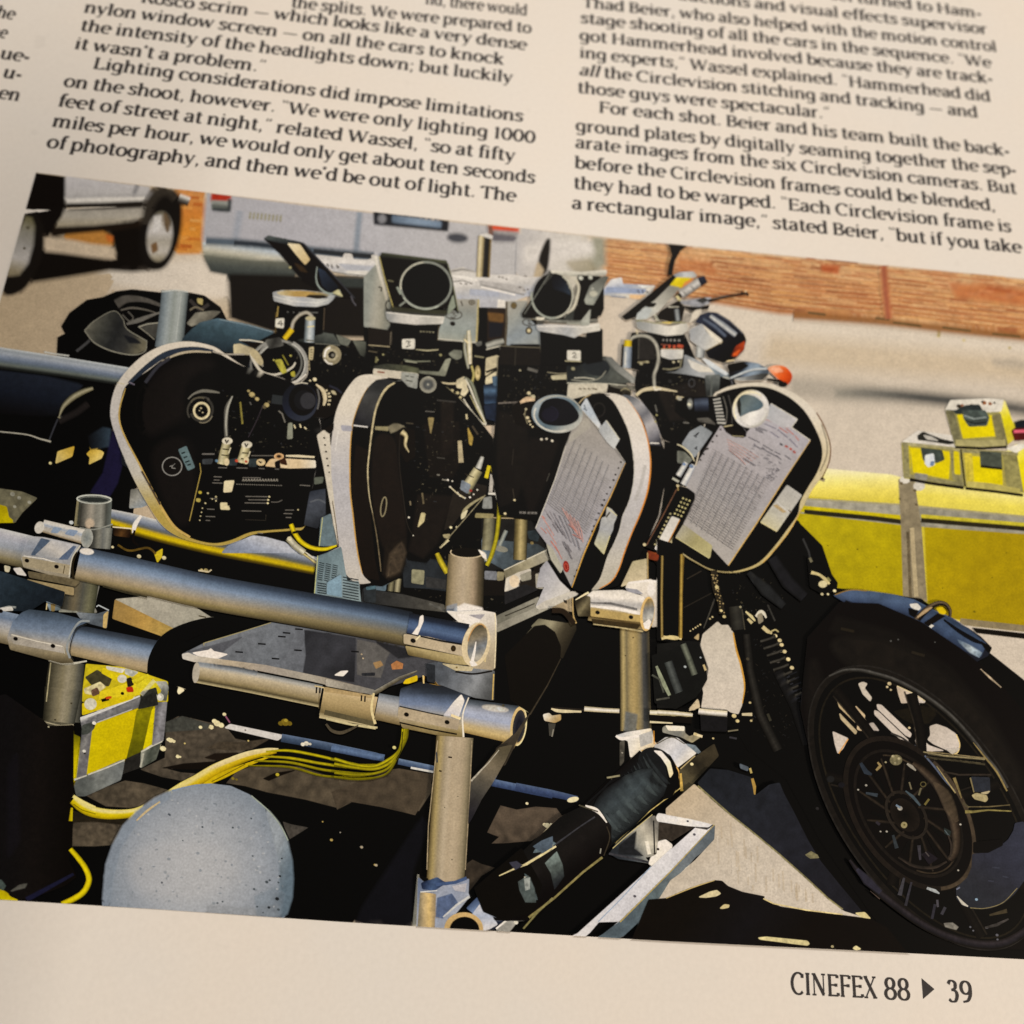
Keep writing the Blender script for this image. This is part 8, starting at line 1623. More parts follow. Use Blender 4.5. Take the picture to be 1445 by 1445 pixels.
ST = [(-412, 1200), (-406, 1080), (-390, 960), (-345, 830), (-275, 700), (-180, 600), (-60, 510), (60, 460), (200, 425), (330, 415), (460, 430), (590, 490), (700, 580), (790, 680), (845, 790), (875, 900), (888, 1040), (880, 1180), (850, 1290), (815, 1340), (400, 1330), (-410, 1270)]
P('99a0ab', ST, n=0.06, g=((220, 1000), (-420, 560), ['b2b5b8', 'adb1b6', 'a2a8b0', '949da9', '818f9f', '70809a'], 'r'))
P('6a7f96', [(700, 580), (790, 680), (845, 790), (880, 940), (888, 1060), (880, 1190), (845, 1300), (800, 1330), (790, 1150), (790, 950), (740, 760)], fe=16, n=0.15, g=((760, 900), (890, 950), ['8f9aa4', '748694', '5f7688'])); P('7f8ea0', [(-412, 1200), (-390, 960), (-345, 830), (-275, 700), (-180, 600), (-60, 510), (60, 460), (40, 520), (-160, 660), (-290, 860), (-340, 1080), (-370, 1250)], fe=16, n=0.12, a=0.75)
P('8b9096', [(300, 1240), (600, 1260), (790, 1230), (790, 1330), (300, 1310)], fe=16, n=0.2, a=0.6); P('6f8090', [(620, 1180), (760, 1120), (830, 1160), (800, 1330), (640, 1310)], fe=16, n=0.3, a=0.5); P('b0b1b4', [(-200, 900), (100, 800), (400, 850), (500, 1050), (200, 1200), (-150, 1150)], s=1, fe=90, n=0.06, a=0.5)
for i in range(150):
    x, y = rng.random() * 1240 - 370, 450 + rng.random() * 800
    if ((x - 240) / 620) ** 2 + ((y - 1060) / 620) ** 2 < 0.93: E(['6f7c8a', '77828c', '88919a', 'adb0b4', 'b9bbbc'][int(rng.random() * 5)], x, y, 3 + rng.random() * 9, 3 + rng.random() * 6, k=8, a=0.55)
D('23282c', 776, 1196, 17, 795, 1042, 10, 808, 922, 7, 720, 1255, 12); D('4a555c', 705, 1082, 14, 725, 1070, 9, 785, 1085, 9, 620, 1130, 10, 785, 1270, 12, 610, 905, 8, 475, 712, 9, 268, 708, 9, 405, 1215, 8, 370, 1225, 9, 600, 650, 8, 640, 1250, 9, 135, 800, 6, 680, 1290, 7)
S('4a5560', [(36, 618), (52, 630)], 12); S('5a6068', [(-12, 1080), (-4, 1092)], 12); S('c9b488', [(-20, 535), (-110, 600), (-180, 665)], [6, 10, 6], s=1, fe=4); S('7d93b4', [(60, 462), (200, 428), (330, 418)], 6, fe=4, s=1); S('9aa894', [(600, 495), (720, 600), (800, 700), (850, 800)], 5, s=1, fe=3)
# ================================================================ motorcycle
fr('O')
o('moto/ground_gap', 'bright ground seen through the fork'); P('cdbfa8', [(350, 565), (375, 590), (420, 588), (455, 640), (475, 760), (505, 850), (532, 1000), (515, 1130), (490, 1192), (440, 1180), (410, 1160), (345, 1160), (240, 1150), (255, 1050), (245, 1000), (285, 930), (290, 880), (262, 800), (235, 720), (250, 650)], g=((350, 580), (400, 1170), ['c6b8a0', 'd0c2ac', 'd4c4ae']), n=0.08); S('c99a48', [(455, 640), (478, 760), (508, 860), (533, 1000), (518, 1120)], [8, 12, 12, 10, 6], s=1)
o('moto/radiator', 'black panel edged in brass')
P(K, [(-60, 0), (110, 60), (110, 670), (60, 700), (-60, 690)]); S(['6a5424', 'b09348', '6a5424'], [(112, 120), (100, 400), (95, 680)], 22, n=0.15); S('d8c48c', [(-30, 668), (60, 680), (100, 676)], [20, 18, 14], n=0.15)
fr('N'); S(['5c4a20', 'a8925a', '5c4a20'], [(1130, 20), (1125, 300), (1128, 580)], 18, n=0.15); S('d6c48e', [(1125, 585), (1190, 570), (1262, 585)], 16, s=1, n=0.1); S(['6a5424', 'b59a50', '6a5424'], [(1262, 10), (1258, 300), (1256, 580)], 22, n=0.15)
P('7a3820', [(1035, 0), (1105, 15), (1100, 50), (1040, 40)], n=0.3); S('a89060', [(1030, 0), (1032, 180)], 8, n=0.2)
fr('O'); S('3a342c', [(140, 275), (240, 220)], 6); S('2e2a24', [(120, 470), (310, 370)], 6); D('c9b98c', 165, 628, 6, 183, 615, 6, 200, 605, 7, 215, 595, 7, 232, 585, 8, 298, 545, 8, 315, 533, 8); P('b9a47a', [(190, 675), (222, 645), (220, 690)]); S('4a463c', [(330, 410), (290, 520), (255, 610)], [10, 8, 6])
o('moto/mesh_hose', 'braided hose'); S('2c271e', [(325, 215), (335, 330), (365, 420), (380, 510)], [40, 44, 40, 40], s=1, n=0.4)
for i in range(34):
    t = rng.random(); x = np.interp(t, [0, .4, .7, 1], [328, 335, 365, 380]); y = 215 + 300 * t; D('a89468', x + (rng.random() - .5) * 40, y, 5)
D('d6c690', 345, 330, 16, 375, 490, 12, 395, 530, 14)
o('moto/engine', 'finned engine block')
P('1c1c1a', [(-60, 720), (100, 700), (200, 700), (240, 800), (250, 960), (190, 1080), (60, 1150), (-60, 1150)], n=0.4); S(['2a2e28', '6a7060', '3a4038'], [(120, 710), (160, 800), (190, 900)], 40, n=0.3); S(['2c3030', '5a605c', '343a38'], [(30, 830), (60, 930), (85, 1030)], 40, n=0.3); S('7d8a6a', [(-20, 950), (10, 1010), (30, 1090)], [16, 26, 22], n=0.3); D('9fb0b0', 132, 876, 12); S('4a4c44', [(0, 800), (40, 830), (90, 1000)], 10, n=0.4)
S('c9b47c', [(255, 850), (270, 880), (275, 910)], [14, 20, 8]); P('c9b898', [(155, 1160), (215, 1090), (225, 1140), (190, 1165)], n=0.1)
fr('N'); P('191a18', [(1060, 700), (1200, 660), (1300, 600), (1380, 610), (1430, 760), (1435, 860), (1360, 980), (1220, 1060), (1080, 1020)], n=0.4); S(['3a3e34', '6f7560', '2e3228'], [(1270, 620), (1310, 720), (1350, 830)], 44, n=0.3); S(['2c3030', '565c58', '2e3432'], [(1170, 740), (1210, 860), (1245, 950)], 56, n=0.3); S('8d9672', [(1090, 770), (1130, 870), (1180, 970)], [16, 30, 20], n=0.3); S('4a4c40', [(1060, 830), (1110, 860), (1140, 950)], 12, n=0.4); S('5c5a4c', [(1090, 1000), (1180, 985)], 12, n=0.5); D('aab4b4', 1285, 775, 11, 1390, 712, 8); S('c2ae80', [(1410, 760), (1425, 800)], 14); P('cfbd9c', [(1310, 1075), (1375, 1000), (1385, 1050)], n=0.1)
o('moto/brake_rod', 'bright tie rod with ball joints')
S('2a2520', [(380, 1055), (600, 1070), (840, 1085)], 16)
S(['a39878', 'efe6d0', 'b5a884'], [(600, 1060), (730, 1070), (838, 1075)], [34, 30, 30], n=0.08); S('d6c9a4', [(375, 1060), (430, 1075), (580, 1080)], [10, 22, 12], s=1, n=0.15); P('c9bda4', [(320, 1100), (360, 1090), (380, 1110), (440, 1100), (440, 1135), (400, 1155), (330, 1140)], g=((340, 1095), (400, 1150), ['e6dcc4', 'b59a6a']), n=0.15); S('4a463c', [(380, 1160), (375, 1245)], [50, 26], n=0.3); S('8d8672', [(390, 1200), (380, 1250)], 8); S(['c9bd98', 'f0e6cf', 'c2b48a'], [(1045, 1085), (1200, 1092), (1325, 1100)], [30, 30, 24], n=0.08); S('17120f', [(1045, 1120), (1330, 1140)], 40); S('d9cda8', [(1045, 1150), (1200, 1158)], [14, 8])
fr('O'); S(['b9ac88', 'efe4cc', 'a3966f'], [(-60, 1180), (60, 1188), (180, 1200)], [30, 30, 24], n=0.08); S(['d8ccaa', 'f2e8d2', '4a4436'], [(220, 1175), (320, 1185), (415, 1192)], 42, n=0.08); P('1e1d20', [(235, 1200), (415, 1215), (410, 1310), (240, 1305)], n=0.35); D('c9b888', 462, 1205, 20, 485, 1240, 16, 600, 1085, 14, 570, 1115, 10, 578, 1238, 10, 200, 1330, 14, 320, 1358, 9); S('c9bc9a', [(515, 1195), (585, 1195)], [16, 22]); S('7d7660', [(420, 1310), (490, 1300)], 9); S('3c3a40', [(430, 1350), (480, 1360)], 12)
o('moto/fork', 'front fork and coil spring'); clutter([(420, 200), (860, 320), (760, 480), (620, 600), (480, 520)], 70, ang=0.7); clutter([(500, 620), (640, 660), (900, 1200), (800, 1440), (600, 1300), (545, 1000)], 80, ang=0.9, cols=('24211d', '332f28', '2a2c30', '3c372e')); S(['1a1815', '34312b', '12100e'], [(545, 650), (570, 900), (640, 1200), (760, 1440)], [46, 50, 56, 60], fe=4, n=0.4, a=0.9); S(['26241f', '3a3830', '1c1a16'], [(470, 460), (490, 620)], [90, 96], n=0.3); S('4a463a', [(515, 480), (535, 620)], 7); D('a8a080', 505, 465, 10)
S('cfc292', [(540, 495), (580, 530), (605, 560)], [10, 20, 10]); S('c2b488', [(555, 545), (585, 575)], [14, 22]); S('d9ceb0', [(610, 530), (640, 498), (665, 510), (680, 540)], [16, 24, 20, 10], s=1); P('8d8470', [(620, 520), (650, 505), (660, 560), (630, 580)], n=0.3); S('c9b98c', [(655, 600), (690, 630), (720, 645)], [24, 26, 12]); S('b5a878', [(700, 640), (740, 620), (765, 635)], 9, s=1)
D('dccb9c', 742, 662, 17, 772, 692, 17, 785, 722, 17, 805, 768, 17, 830, 820, 18, 855, 878, 17); D('5c554a', 735, 776, 14, 760, 835, 15, 778, 880, 13)
for k in range(9):
    x0, y0 = 650 + k * 22, 660 + k * 48; S(['0c0a08', '4a463c', '15120f'], [(x0 - 10, y0 + 40), (x0 + 60, y0 + 18), (x0 + 95, y0 + 2)], 22, n=0.3)
    if k > 4: S('2e3038', [(x0 + 30, y0 + 60), (x0 + 80, y0 + 35)], 9, n=0.3)
for k in range(12): S('24262e', [(830 + k * 14, 930 + k * 36), (890 + k * 14, 905 + k * 36)], 8, s=0, n=0.5, a=0.8)
S('1f1f22', [(760, 900), (880, 1150), (960, 1400)], 30, fe=20, n=0.3, a=0.6)
S('26262c', [(720, 130), (830, 300), (940, 400)], [40, 50, 40], fe=20, n=0.4, a=0.8); S('2c2e30', [(560, 230), (680, 350), (800, 460)], [20, 50, 30], fe=14, n=0.4, a=0.8); S('3c3a34', [(690, 450), (740, 560)], 8, fe=3); S('3a3a3a', [(930, 0), (970, 90), (985, 160)], 8, fe=4)
D('4a4438', 555, 818, 14); S('3c3a30', [(690, 1190), (710, 1240)], 12, fe=5)
o('moto/brake_line', 'bracket and cable by the mudguard'); P(K, [(960, 120), (1000, 170), (1080, 180), (1060, 205), (1130, 250), (1165, 300), (1155, 350), (1080, 385), (980, 330)]); S('cfc08c', [(985, 230), (1040, 245), (1090, 285), (1110, 310)], [22, 18, 22, 12], s=1, n=0.2); E('d6caa0', 1065, 310, 28, 22); S('8a8458', [(1095, 265), (1115, 290)], 16); D('d9cda4', 1060, 378, 12, 1100, 378, 10, 1145, 355, 14); S('77725c', [(975, 130), (990, 160)], 18, n=0.3)
fr('P')
o('moto/mudguard', 'dark blue front mudguard')
P('2f4668', [(150, 290), (260, 255), (400, 262), (560, 285), (700, 320), (820, 385), (950, 440), (1060, 510), (1150, 570), (1225, 645), (1200, 700), (1110, 745), (960, 660), (820, 550), (640, 450), (480, 400), (320, 365), (215, 330)], g=((500, 260), (470, 420), ['3f567a', '4a648c', '33466a', '1e2230']), n=0.25)
P('2a3a5c', [(700, 330), (820, 390), (900, 430), (1060, 510), (1190, 620), (1150, 710), (1000, 650), (800, 520), (660, 420)], g=((950, 450), (860, 600), ['2e4262', '40587e', '33486c', '20263c']), n=0.25); S('0f0f14', [(900, 455), (1000, 530), (1100, 590), (1170, 620)], [10, 22, 26, 10], s=1, fe=4); P('86a0b4', [(990, 590), (1080, 630), (1160, 680), (1140, 712), (1080, 680)], fe=10, n=0.5, g=((1000, 600), (1150, 700), ['56708c', 'a3b4bc', '7d98b0'])); P(K, [(1150, 600), (1228, 645), (1205, 680), (1170, 640)]); S('8a7040', [(160, 285), (260, 254), (380, 258)], 5, s=1, fe=3); S('5c3a50', [(440, 390), (520, 410)], 14, fe=6, a=0.5); P('d9d3c4', [(668, 350), (720, 345), (745, 375), (730, 390), (680, 372)], n=0.08); P('0f0d0c', [(660, 375), (730, 395), (700, 440), (665, 420)])
S('15161c', [(230, 330), (420, 385), (620, 440), (800, 540), (1000, 680)], 12, s=1, fe=5)
o('moto/mudguard_stay', 'black stay looping over the mudguard'); P('c9b010', [(850, 375), (890, 370), (915, 400), (905, 420), (870, 410)], n=0.1); S(['2a241c', '6a5c4a', '1c1713', '100d0a'], [(600, 600), (680, 500), (740, 430), (800, 375), (860, 345), (910, 350), (940, 390), (942, 435)], [40, 46, 44, 40, 36, 30, 26, 20], s=1, n=0.15); S('b59c78', [(720, 440), (770, 400), (820, 370)], [8, 18, 8], s=1, fe=3); P('15110f', [(760, 480), (860, 410), (910, 430), (800, 500)], fe=4); P('d8d2c0', [(790, 510), (815, 487), (835, 495), (810, 515)], fe=3); S(K, [(600, 590), (540, 700), (500, 820), (480, 900)], [60, 40, 36, 50], s=1)
# front wheel
o('moto/front_wheel', 'black front tyre with cast spokes')
fr('px')
TY = [(1185, 850), (1240, 852), (1300, 878), (1355, 915), (1380, 935), (1420, 975), (1470, 1035), (1520, 1120), (1535, 1180), (1535, 1330), (1480, 1340), (1400, 1338), (1330, 1315), (1270, 1280), (1220, 1220), (1180, 1160), (1150, 1090), (1130, 1000), (1140, 900)]
P('110d0a', TY, n=0.2); P('1b1815', [(1180, 870), (1260, 890), (1340, 940), (1400, 1010), (1445, 1090), (1450, 1140), (1390, 1040), (1320, 960), (1240, 910), (1170, 890)], fe=8, n=0.4, a=0.7)
fr('px')
P('1d1a17', [(1175, 905), (1250, 905), (1330, 950), (1400, 1025), (1440, 1100), (1420, 1110), (1360, 1030), (1280, 965), (1200, 940)], s=1, fe=9, n=0.5)
P('191614', [(1150, 930), (1180, 1060), (1230, 1180), (1300, 1270), (1270, 1270), (1190, 1160), (1140, 1010)], s=1, fe=9, n=0.5)
fr('P'); S('2a251c', [(200, 515), (290, 535)], 14, fe=4); S('2c271f', [(680, 675), (770, 700)], 14, fe=4); D('5a5a56', 540, 600, 8, 590, 590, 6, 840, 608, 5); S('b5a48a', [(1150, 790), (1215, 850), (1290, 915)], [5, 12, 6], n=0.4)
fr('px')
WC, WR = (1305, 1140), math.radians(55)
def wp(phi, a_, b_):
    x, y = a_ * math.cos(phi), b_ * math.sin(phi)
    return (WC[0] + x * math.cos(WR) - y * math.sin(WR), WC[1] + x * math.sin(WR) + y * math.cos(WR))
P('0e0b09', [tuple(p) for p in ell(WC[0], WC[1], 226, 116, 55)[:-1]], n=0.2)
R('1e1b18', WC[0], WC[1], 226, 116, 8, 55, n=0.5, k=70); R('2a2622', WC[0], WC[1], 230, 120, 2.2, 55, n=0.5, k=70); R('242019', WC[0], WC[1], 212, 105, 2.5, 55, n=0.5, k=70)
fr('P')
S(['1c1a18', '55524c', '37352f', '1a1714'], [(120, 840), (220, 800), (330, 798), (430, 820), (560, 860), (700, 930), (840, 1020), (960, 1120), (1080, 1250), (1180, 1380), (1260, 1480), (1330, 1600)], [16, 24, 30, 30, 32, 34, 34, 34, 34, 34, 34, 34], s=1, n=0.3); S('8a7a50', [(1100, 1290), (1180, 1390), (1260, 1490), (1330, 1620)], [4, 10, 12, 10], s=1, n=0.3)
GRD = 'cdbcaa'
P(GRD, [(580, 905), (640, 935), (720, 970), (775, 1010), (765, 1020), (690, 1015), (612, 1022), (592, 960)], g=((590, 920), (760, 1015), ['bfae98', 'd2c2b0']), n=0.06); S('dccca0', [(582, 905), (690, 955), (772, 1008)], 5)
P(GRD, [(445, 1030), (475, 1035), (680, 1230), (672, 1255), (640, 1240), (450, 1060)], n=0.08); P(GRD, [(428, 1070), (455, 1080), (660, 1275), (640, 1290), (560, 1230), (430, 1100)], n=0.08); P('c9b9a2', [(320, 890), (350, 878), (380, 890), (360, 920), (410, 985), (400, 1010), (350, 960)], n=0.12); P('c0ac86', [(178, 1010), (200, 1000), (310, 1130), (320, 1150), (305, 1160), (190, 1050)], n=0.15); P('c9b390', [(300, 1040), (365, 1105), (340, 1210), (310, 1200), (320, 1130)], n=0.12); P('b9a988', [(190, 1090), (310, 1215), (300, 1235), (200, 1130)], n=0.15); P('2c4670', [(222, 960), (260, 1010), (270, 1050), (230, 1020)], n=0.3); S('8fa0b0', [(225, 985), (290, 1060)], 10)
P(GRD, [(145, 1215), (250, 1262), (215, 1330), (180, 1365), (160, 1300)], n=0.08); S('d6a05a', [(250, 1265), (185, 1365)], 7); P('b5a698', [(395, 1160), (420, 1155), (460, 1210), (395, 1200)], n=0.1)
P(GRD, [(805, 1180), (850, 1165), (920, 1190), (980, 1230), (1005, 1290), (1000, 1345), (960, 1370), (920, 1340), (830, 1300), (790, 1270), (810, 1240)], s=0, n=0.06, g=((820, 1190), (980, 1350), ['c4b4a0', 'd4c4b4'])); S('dcc48a', [(985, 1235), (1008, 1300), (995, 1355), (960, 1372)], 7, s=1); P(GRD, [(705, 1270), (740, 1260), (800, 1310), (900, 1345), (760, 1350), (715, 1300)], n=0.08)
P('2a2418', [(560, 1080), (640, 1060), (760, 1040), (830, 1060), (850, 1100), (800, 1160), (700, 1170), (620, 1130)], fe=10, n=0.5, a=0.6); D('c9b890', 530, 890, 16, 515, 912, 10, 665, 1190, 11, 705, 1197, 10, 540, 932, 9); S('57503f', [(760, 1360), (900, 1380), (1180, 1405)], [14, 16, 12], n=0.4); S('8a7c5c', [(780, 1350), (940, 1368), (1180, 1395)], 6, n=0.4); S('6a624c', [(780, 1395), (950, 1410), (1150, 1430)], 8, n=0.4)
S('5a6474', [(700, 1310), (780, 1390), (830, 1445)], 10, n=0.3); S('3c3834', [(540, 1225), (620, 1260), (700, 1320)], 9, s=1, fe=3)
fr('px')
for k in range(7):
    ph = k * 2 * math.pi / 7 + 0.35
    S(['0b0907', '1a1714', '100d0b'], [wp(ph, 60, 36), wp(ph + 0.06, 140, 76), wp(ph + 0.02, 210, 106)], [15, 13, 15], n=0.4)
    S('2c2721', [wp(ph - 0.05, 80, 46), wp(ph - 0.02, 150, 80), wp(ph - 0.05, 206, 104)], 1.5, fe=0.8, n=0.5, a=0.8)
fr('W')
# disc and hub
o('moto/brake_disc', 'drilled front brake disc')
fr('px')
P('100d0b', [tuple(p) for p in ell(1284, 1148, 122, 76, 55)[:-1]], n=0.3)
R('231e1a', 1284, 1148, 119, 73, 7, 55, n=0.5, k=60); R('4a4034', 1284, 1148, 119, 73, 5, 55, 250, 380, n=0.4); R('1f1b18', 1282, 1148, 100, 60, 4, 55, n=0.5, k=60); R('3a3228', 1281, 1149, 94, 55, 2, 55, 200, 400, n=0.5)
for k in range(12):
    ph = k * math.pi / 6; c_, s_ = math.cos(math.radians(55)), math.sin(math.radians(55))
    pt = lambda a_, r_: (1280 + 92 * r_ * math.cos(a_) * c_ - 54 * r_ * math.sin(a_) * s_, 1150 + 92 * r_ * math.cos(a_) * s_ + 54 * r_ * math.sin(a_) * c_)
    S(['1a1714', '332c25', '14110e'], [pt(ph, 0.36), pt(ph + 0.22, 0.66), pt(ph + 0.3, 0.98)], [4, 5, 3.5], s=1, n=0.5)
    S('0a0807', [pt(ph + 0.26, 0.5), pt(ph + 0.45, 0.8)], 5, n=0.2)
R('2c2722', 1279, 1150, 36, 24, 4, 55, n=0.5); E(['0c0a08', '181411', '211c18'], 1277, 1150, 26, 18, 55, n=0.3)
fr('W')
S(['17130f', '3a3028', '4f4438', '2a2420'], [(690, 80), (760, 130), (850, 220), (920, 330), (960, 440), (985, 560), (980, 680), (940, 740)], [30, 50, 60, 70, 66, 60, 54, 40], s=1, n=0.3, fe=6); S('5c5040', [(830, 210), (900, 290), (950, 400), (990, 480)], [14, 60, 60, 20], s=1, fe=10, n=0.4, a=0.6); S(['26221e', '3c342e'], [(590, 720), (700, 780), (830, 790), (920, 750)], [10, 16, 16, 10], s=1, fe=4, n=0.4)
S('54607a', [(770, 30), (840, 110), (900, 190), (980, 280)], [10, 12, 10, 6], s=1, n=0.3); S('a8986a', [(850, 100), (920, 200), (980, 285)], [4, 8, 8], s=1, n=0.3)
TONE[0] = 0.72; D('e6dcc4', 602, 388, 22, 372, 232, 10, 318, 262, 8, 470, 546, 7, 512, 546, 9, 1013, 498, 9, 998, 810, 8); S('8fb0d0', [(575, 365), (605, 385)], 12); E('cfc08c', 630, 502, 20, 20); D('8d8048', 632, 500, 9)
S('c9b078', [(440, 130), (470, 100), (450, 75)], [14, 20, 10]); E('a39a74', 575, 60, 40, 34, n=0.5); D('d6caa0', 555, 35, 13, 595, 50, 13, 570, 80, 10, 505, 75, 9); S('d8ccb0', [(650, 85), (680, 105), (710, 132)], [12, 22, 8]); S('3c4c60', [(335, 80), (370, 140), (410, 160)], [20, 34, 14], n=0.3); S('4a5a68', [(370, 285), (450, 300)], [14, 24], n=0.4); S('56707e', [(640, 270), (690, 310), (740, 370)], [8, 20, 12], n=0.3); S('9a8c50', [(770, 365), (800, 325)], 14); S('8a8264', [(730, 300), (745, 250)], 12); R('7a7048', 760, 225, 18, 16, 6); S('9a9070', [(665, 210), (680, 260)], 10); P('33423e', [(900, 520), (950, 545), (940, 580), (905, 560)], fe=4, n=0.4); S('6a8088', [(905, 535), (935, 575)], 6); S('3f4a52', [(555, 570), (580, 660)], [14, 22], fe=4, n=0.4); S('55505c', [(730, 640), (740, 740)], [20, 12], fe=3, n=0.4); P('2c2430', [(750, 700), (790, 680), (860, 730), (800, 770)], fe=6, n=0.4); S('6a5f5c', [(775, 685), (800, 715)], 8); S('443c48', [(440, 480), (465, 500)], 14, fe=4); E('2e2e2e', 130, 190, 26, 22, fe=8); E('24222c', 205, 230, 22, 18, fe=8); D('3a3638', 40, 390, 14); S('4a4038', [(930, 570), (950, 640), (945, 720)], 8, s=1, n=0.3, fe=3)
TONE[0] = 0.9
o('moto/front_wheel')
S('8a7a52', [(970, 180), (1000, 260), (1020, 320)], [20, 14, 8], n=0.3); S('5c5440', [(1030, 350), (1070, 385)], 14); S('6f6448', [(1060, 378), (1200, 378), (1350, 365)], [6, 8, 6], n=0.4); S('8d8250', [(1045, 412), (1100, 412), (1200, 400), (1360, 408)], [22, 16, 10, 8], n=0.4); S('4a4434', [(780, 40), (950, 60), (1180, 90)], 12, n=0.4); S('a39670', [(760, 5), (900, 30), (1180, 55)], 8, n=0.4); P('d6c8b4', [(920, -10), (1010, -20), (960, 20)], n=0.08); S('3a332c', [(900, 140), (1000, 160), (1220, 160)], 9, fe=3, n=0.4)
P('303642', [(1085, 175), (1210, 180), (1215, 275), (1110, 275)], n=0.3); P('b5a87e', [(1090, 300), (1120, 285), (1190, 300), (1200, 325), (1185, 345), (1110, 325)], n=0.25); S('8d815c', [(1080, 180), (1105, 280)], [10, 8]); P('cbbd96', [(1150, 285), (1215, 270), (1195, 290)])
P('34374a', [(1385, 490), (1440, 480), (1500, 600), (1560, 900), (1445, 880), (1380, 970), (1310, 1030), (1210, 1070), (1110, 1072), (1030, 1050), (985, 1000), (985, 930), (1060, 860), (1090, 790), (1095, 700), (1180, 690), (1270, 660), (1340, 600), (1375, 540)], g=((1350, 600), (1050, 1020), ['3a3e54', '36394c', '32343f', '30343e']), n=0.2); S('d9d0b8', [(990, 985), (1030, 1035), (1065, 1055)], [6, 20, 8], n=0.3); D('8fb8d8', 1122, 1008, 12); S('7d84a0', [(985, 940), (1010, 925)], 10, n=0.3); S('8a7f5c', [(1080, 1065), (1180, 1068), (1300, 1030), (1400, 930)], 5, s=1, n=0.4); P('0f0c0a', [(1100, 690), (1200, 690), (1300, 640), (1300, 600), (1100, 620)], n=0.2); B('3f4356', 1230, 790, 1280, 795, 1300, 850, 1340, 860, 1200, 880, 1240, 885, w=9)
S(['1c1816', '3a3238', '28242c', '17130f'], [(260, 740), (330, 830), (450, 950), (600, 1070), (760, 1180), (930, 1260), (1120, 1310), (1280, 1310), (1400, 1260), (1560, 1140)], [20, 36, 50, 54, 54, 56, 60, 62, 60, 50], s=1, n=0.35); S('3c3a50', [(310, 800), (380, 880), (470, 960)], [16, 40, 24], fe=10, n=0.3, a=0.8); S('5a4c44', [(400, 950), (465, 1005)], [3, 7]); P('8a8476', [(900, 1170), (960, 1165), (1000, 1195), (985, 1215), (910, 1195)], fe=6, n=0.4); S('b0b8b8', [(785, 930), (840, 950), (870, 968)], [16, 22, 8], n=0.2); S('4a4232', [(1210, 1115), (1330, 1085)], [10, 22], fe=4, n=0.4); D('6a6a74', 1190, 1200, 10, 1262, 1250, 12, 1265, 1280, 9, 1080, 1195, 9, 1100, 1220, 8, 1215, 1195, 8); S('4a4440', [(1180, 1200), (1260, 1180), (1340, 1140)], [10, 16, 8], fe=4, n=0.5); S('4a4850', [(600, 980), (630, 860)], [24, 12], fe=4, n=0.4); S('3c3a44', [(640, 1050), (680, 890)], [14, 10], fe=4, n=0.4); S('57545c', [(860, 1060), (855, 1010)], 12, fe=3); S('3a3844', [(820, 1140), (840, 1040)], 14, fe=4); S('46444e', [(885, 1110), (910, 1060)], 16, fe=4)
TONE[0] = 1.0
fr('U')
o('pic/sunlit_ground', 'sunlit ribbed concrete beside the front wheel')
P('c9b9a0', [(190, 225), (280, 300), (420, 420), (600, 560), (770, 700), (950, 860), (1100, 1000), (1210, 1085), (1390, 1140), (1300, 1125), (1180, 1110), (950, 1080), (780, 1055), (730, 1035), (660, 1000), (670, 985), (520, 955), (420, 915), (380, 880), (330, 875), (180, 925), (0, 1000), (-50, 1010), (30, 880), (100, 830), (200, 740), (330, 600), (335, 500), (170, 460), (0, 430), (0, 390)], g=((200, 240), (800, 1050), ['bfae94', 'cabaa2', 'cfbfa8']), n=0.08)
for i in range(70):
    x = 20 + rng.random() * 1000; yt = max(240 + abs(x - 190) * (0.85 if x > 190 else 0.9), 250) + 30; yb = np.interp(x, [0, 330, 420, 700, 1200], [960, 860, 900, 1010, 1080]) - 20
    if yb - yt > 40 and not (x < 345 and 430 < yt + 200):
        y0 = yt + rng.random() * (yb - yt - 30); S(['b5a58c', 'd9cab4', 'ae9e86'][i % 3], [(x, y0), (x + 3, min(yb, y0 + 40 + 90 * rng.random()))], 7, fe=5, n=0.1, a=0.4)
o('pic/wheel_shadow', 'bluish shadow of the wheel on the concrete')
P('24262f', [(215, 215), (300, 120), (420, 130), (580, 180), (610, 300), (700, 230), (770, 215), (800, 290), (870, 420), (960, 600), (1050, 750), (1180, 910), (1330, 1090), (1290, 1110), (1210, 1085), (1100, 1000), (950, 860), (770, 700), (600, 560), (420, 420), (280, 300)], g=((300, 150), (1250, 1080), ['23272f', '272a34', '24252f', '23232c']), n=0.35)
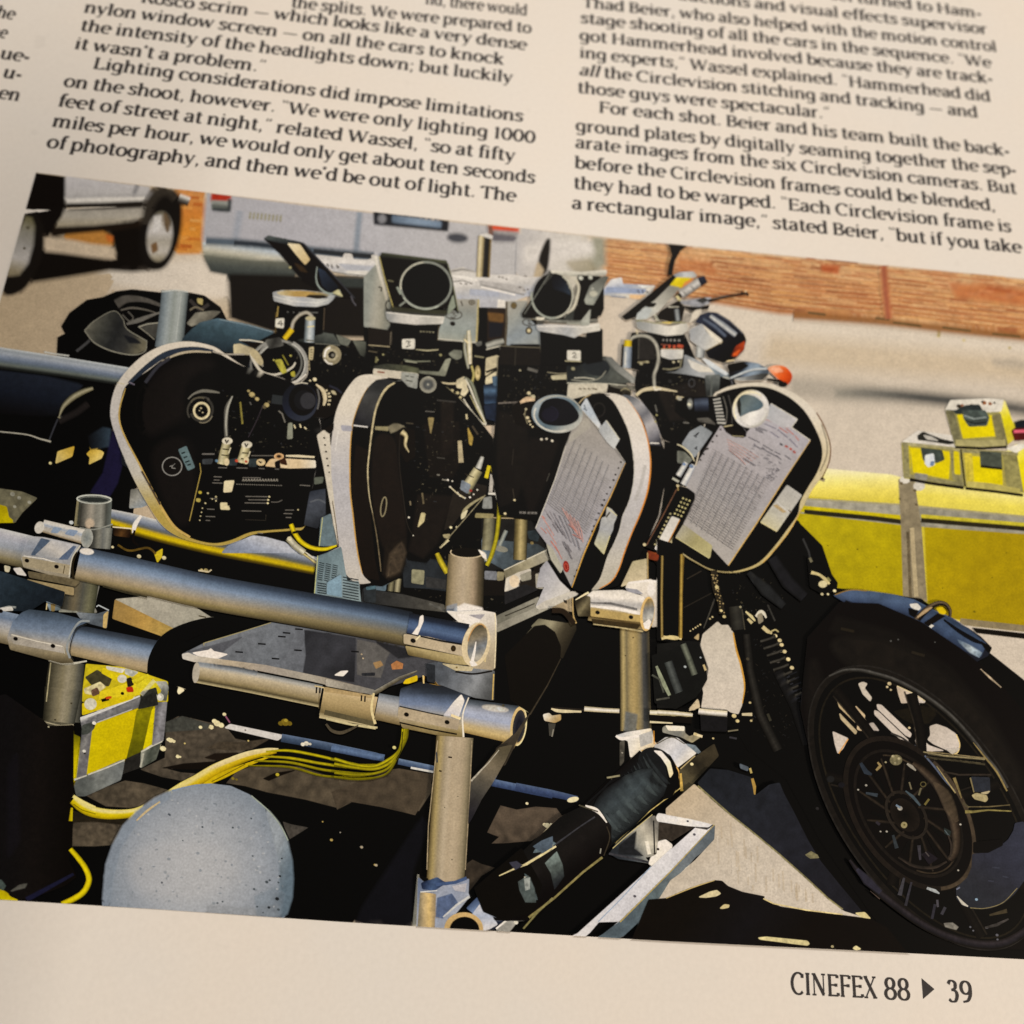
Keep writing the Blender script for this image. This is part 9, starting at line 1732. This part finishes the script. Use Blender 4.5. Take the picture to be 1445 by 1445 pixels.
S('a39a68', [(215, 235), (300, 310), (430, 425), (600, 560), (770, 700), (950, 860), (1100, 1000), (1200, 1075)], 7, fe=4, n=0.3, a=0.7); S('a98a4a', [(585, 185), (600, 240), (602, 295)], [18, 22, 10], n=0.2); P('7d775a', [(945, 705), (985, 680), (1030, 705), (1040, 725), (980, 730)], fe=5, n=0.4); P('56626e', [(500, 85), (560, 110), (555, 135), (505, 115)], n=0.3); S('b9a668', [(570, 115), (580, 150)], 14); P('d6c894', [(1285, 1100), (1350, 1095), (1390, 1138), (1330, 1130)], n=0.12)
P('17130f', [(-120, 1010), (0, 1000), (180, 925), (330, 878), (380, 882), (420, 918), (520, 958), (670, 988), (662, 1003), (730, 1038), (780, 1058), (950, 1083), (1180, 1112), (1390, 1142), (1500, 1200), (1700, 1445), (-300, 1445)], g=((300, 900), (900, 1300), ['16120f', '19161a', '14100e']), n=0.25); S('c9b278', [(0, 1000), (180, 927), (330, 878)], [4, 7, 4], s=1); S('d6c490', [(660, 1002), (730, 1036), (950, 1080), (1200, 1110)], 8, n=0.3)
P('d6c9a0', [(222, 992), (300, 955), (345, 945), (372, 968), (340, 985), (270, 995)], n=0.1); P('cfc090', [(365, 1068), (395, 1042), (430, 1045), (425, 1062), (385, 1070)], n=0.15); P('d2c694', [(625, 1268), (680, 1262), (960, 1290), (975, 1310), (960, 1320), (860, 1308), (740, 1292), (640, 1280)], n=0.2); D('b9ad84', 1130, 1328, 12); P('dacd9c', [(1268, 1340), (1290, 1322), (1325, 1345), (1290, 1352)], n=0.15)
fr('px')
# ---------------------------------------------------------------- turn the inked parts into objects
_made = {}
for key in sorted(BUF, key=lambda k: k.count('/')):
    Bq = BUF[key]
    name, label = PART_INFO[key]
    parent = mag if '/' not in key else _made[key.split('/')[0]]
    if not Bq['v']:
        ob = bpy.data.objects.new(name, None); scene.collection.objects.link(ob); ob.parent = parent; ob['_loc'] = [0.0, 0.0, 0.0]
    else:
        ob = mesh_obj(name, np.concatenate(Bq['v']), Bq['f'], INK, parent, np.concatenate(Bq['c']))
    if label: ob['label'] = label
    _made[key] = ob
print('LEVELS', LEVEL.max(), 'PRIM VERTS', sum(b['n'] for b in BUF.values()))
for ob in bpy.data.objects:
    if '_loc' in ob: del ob['_loc']
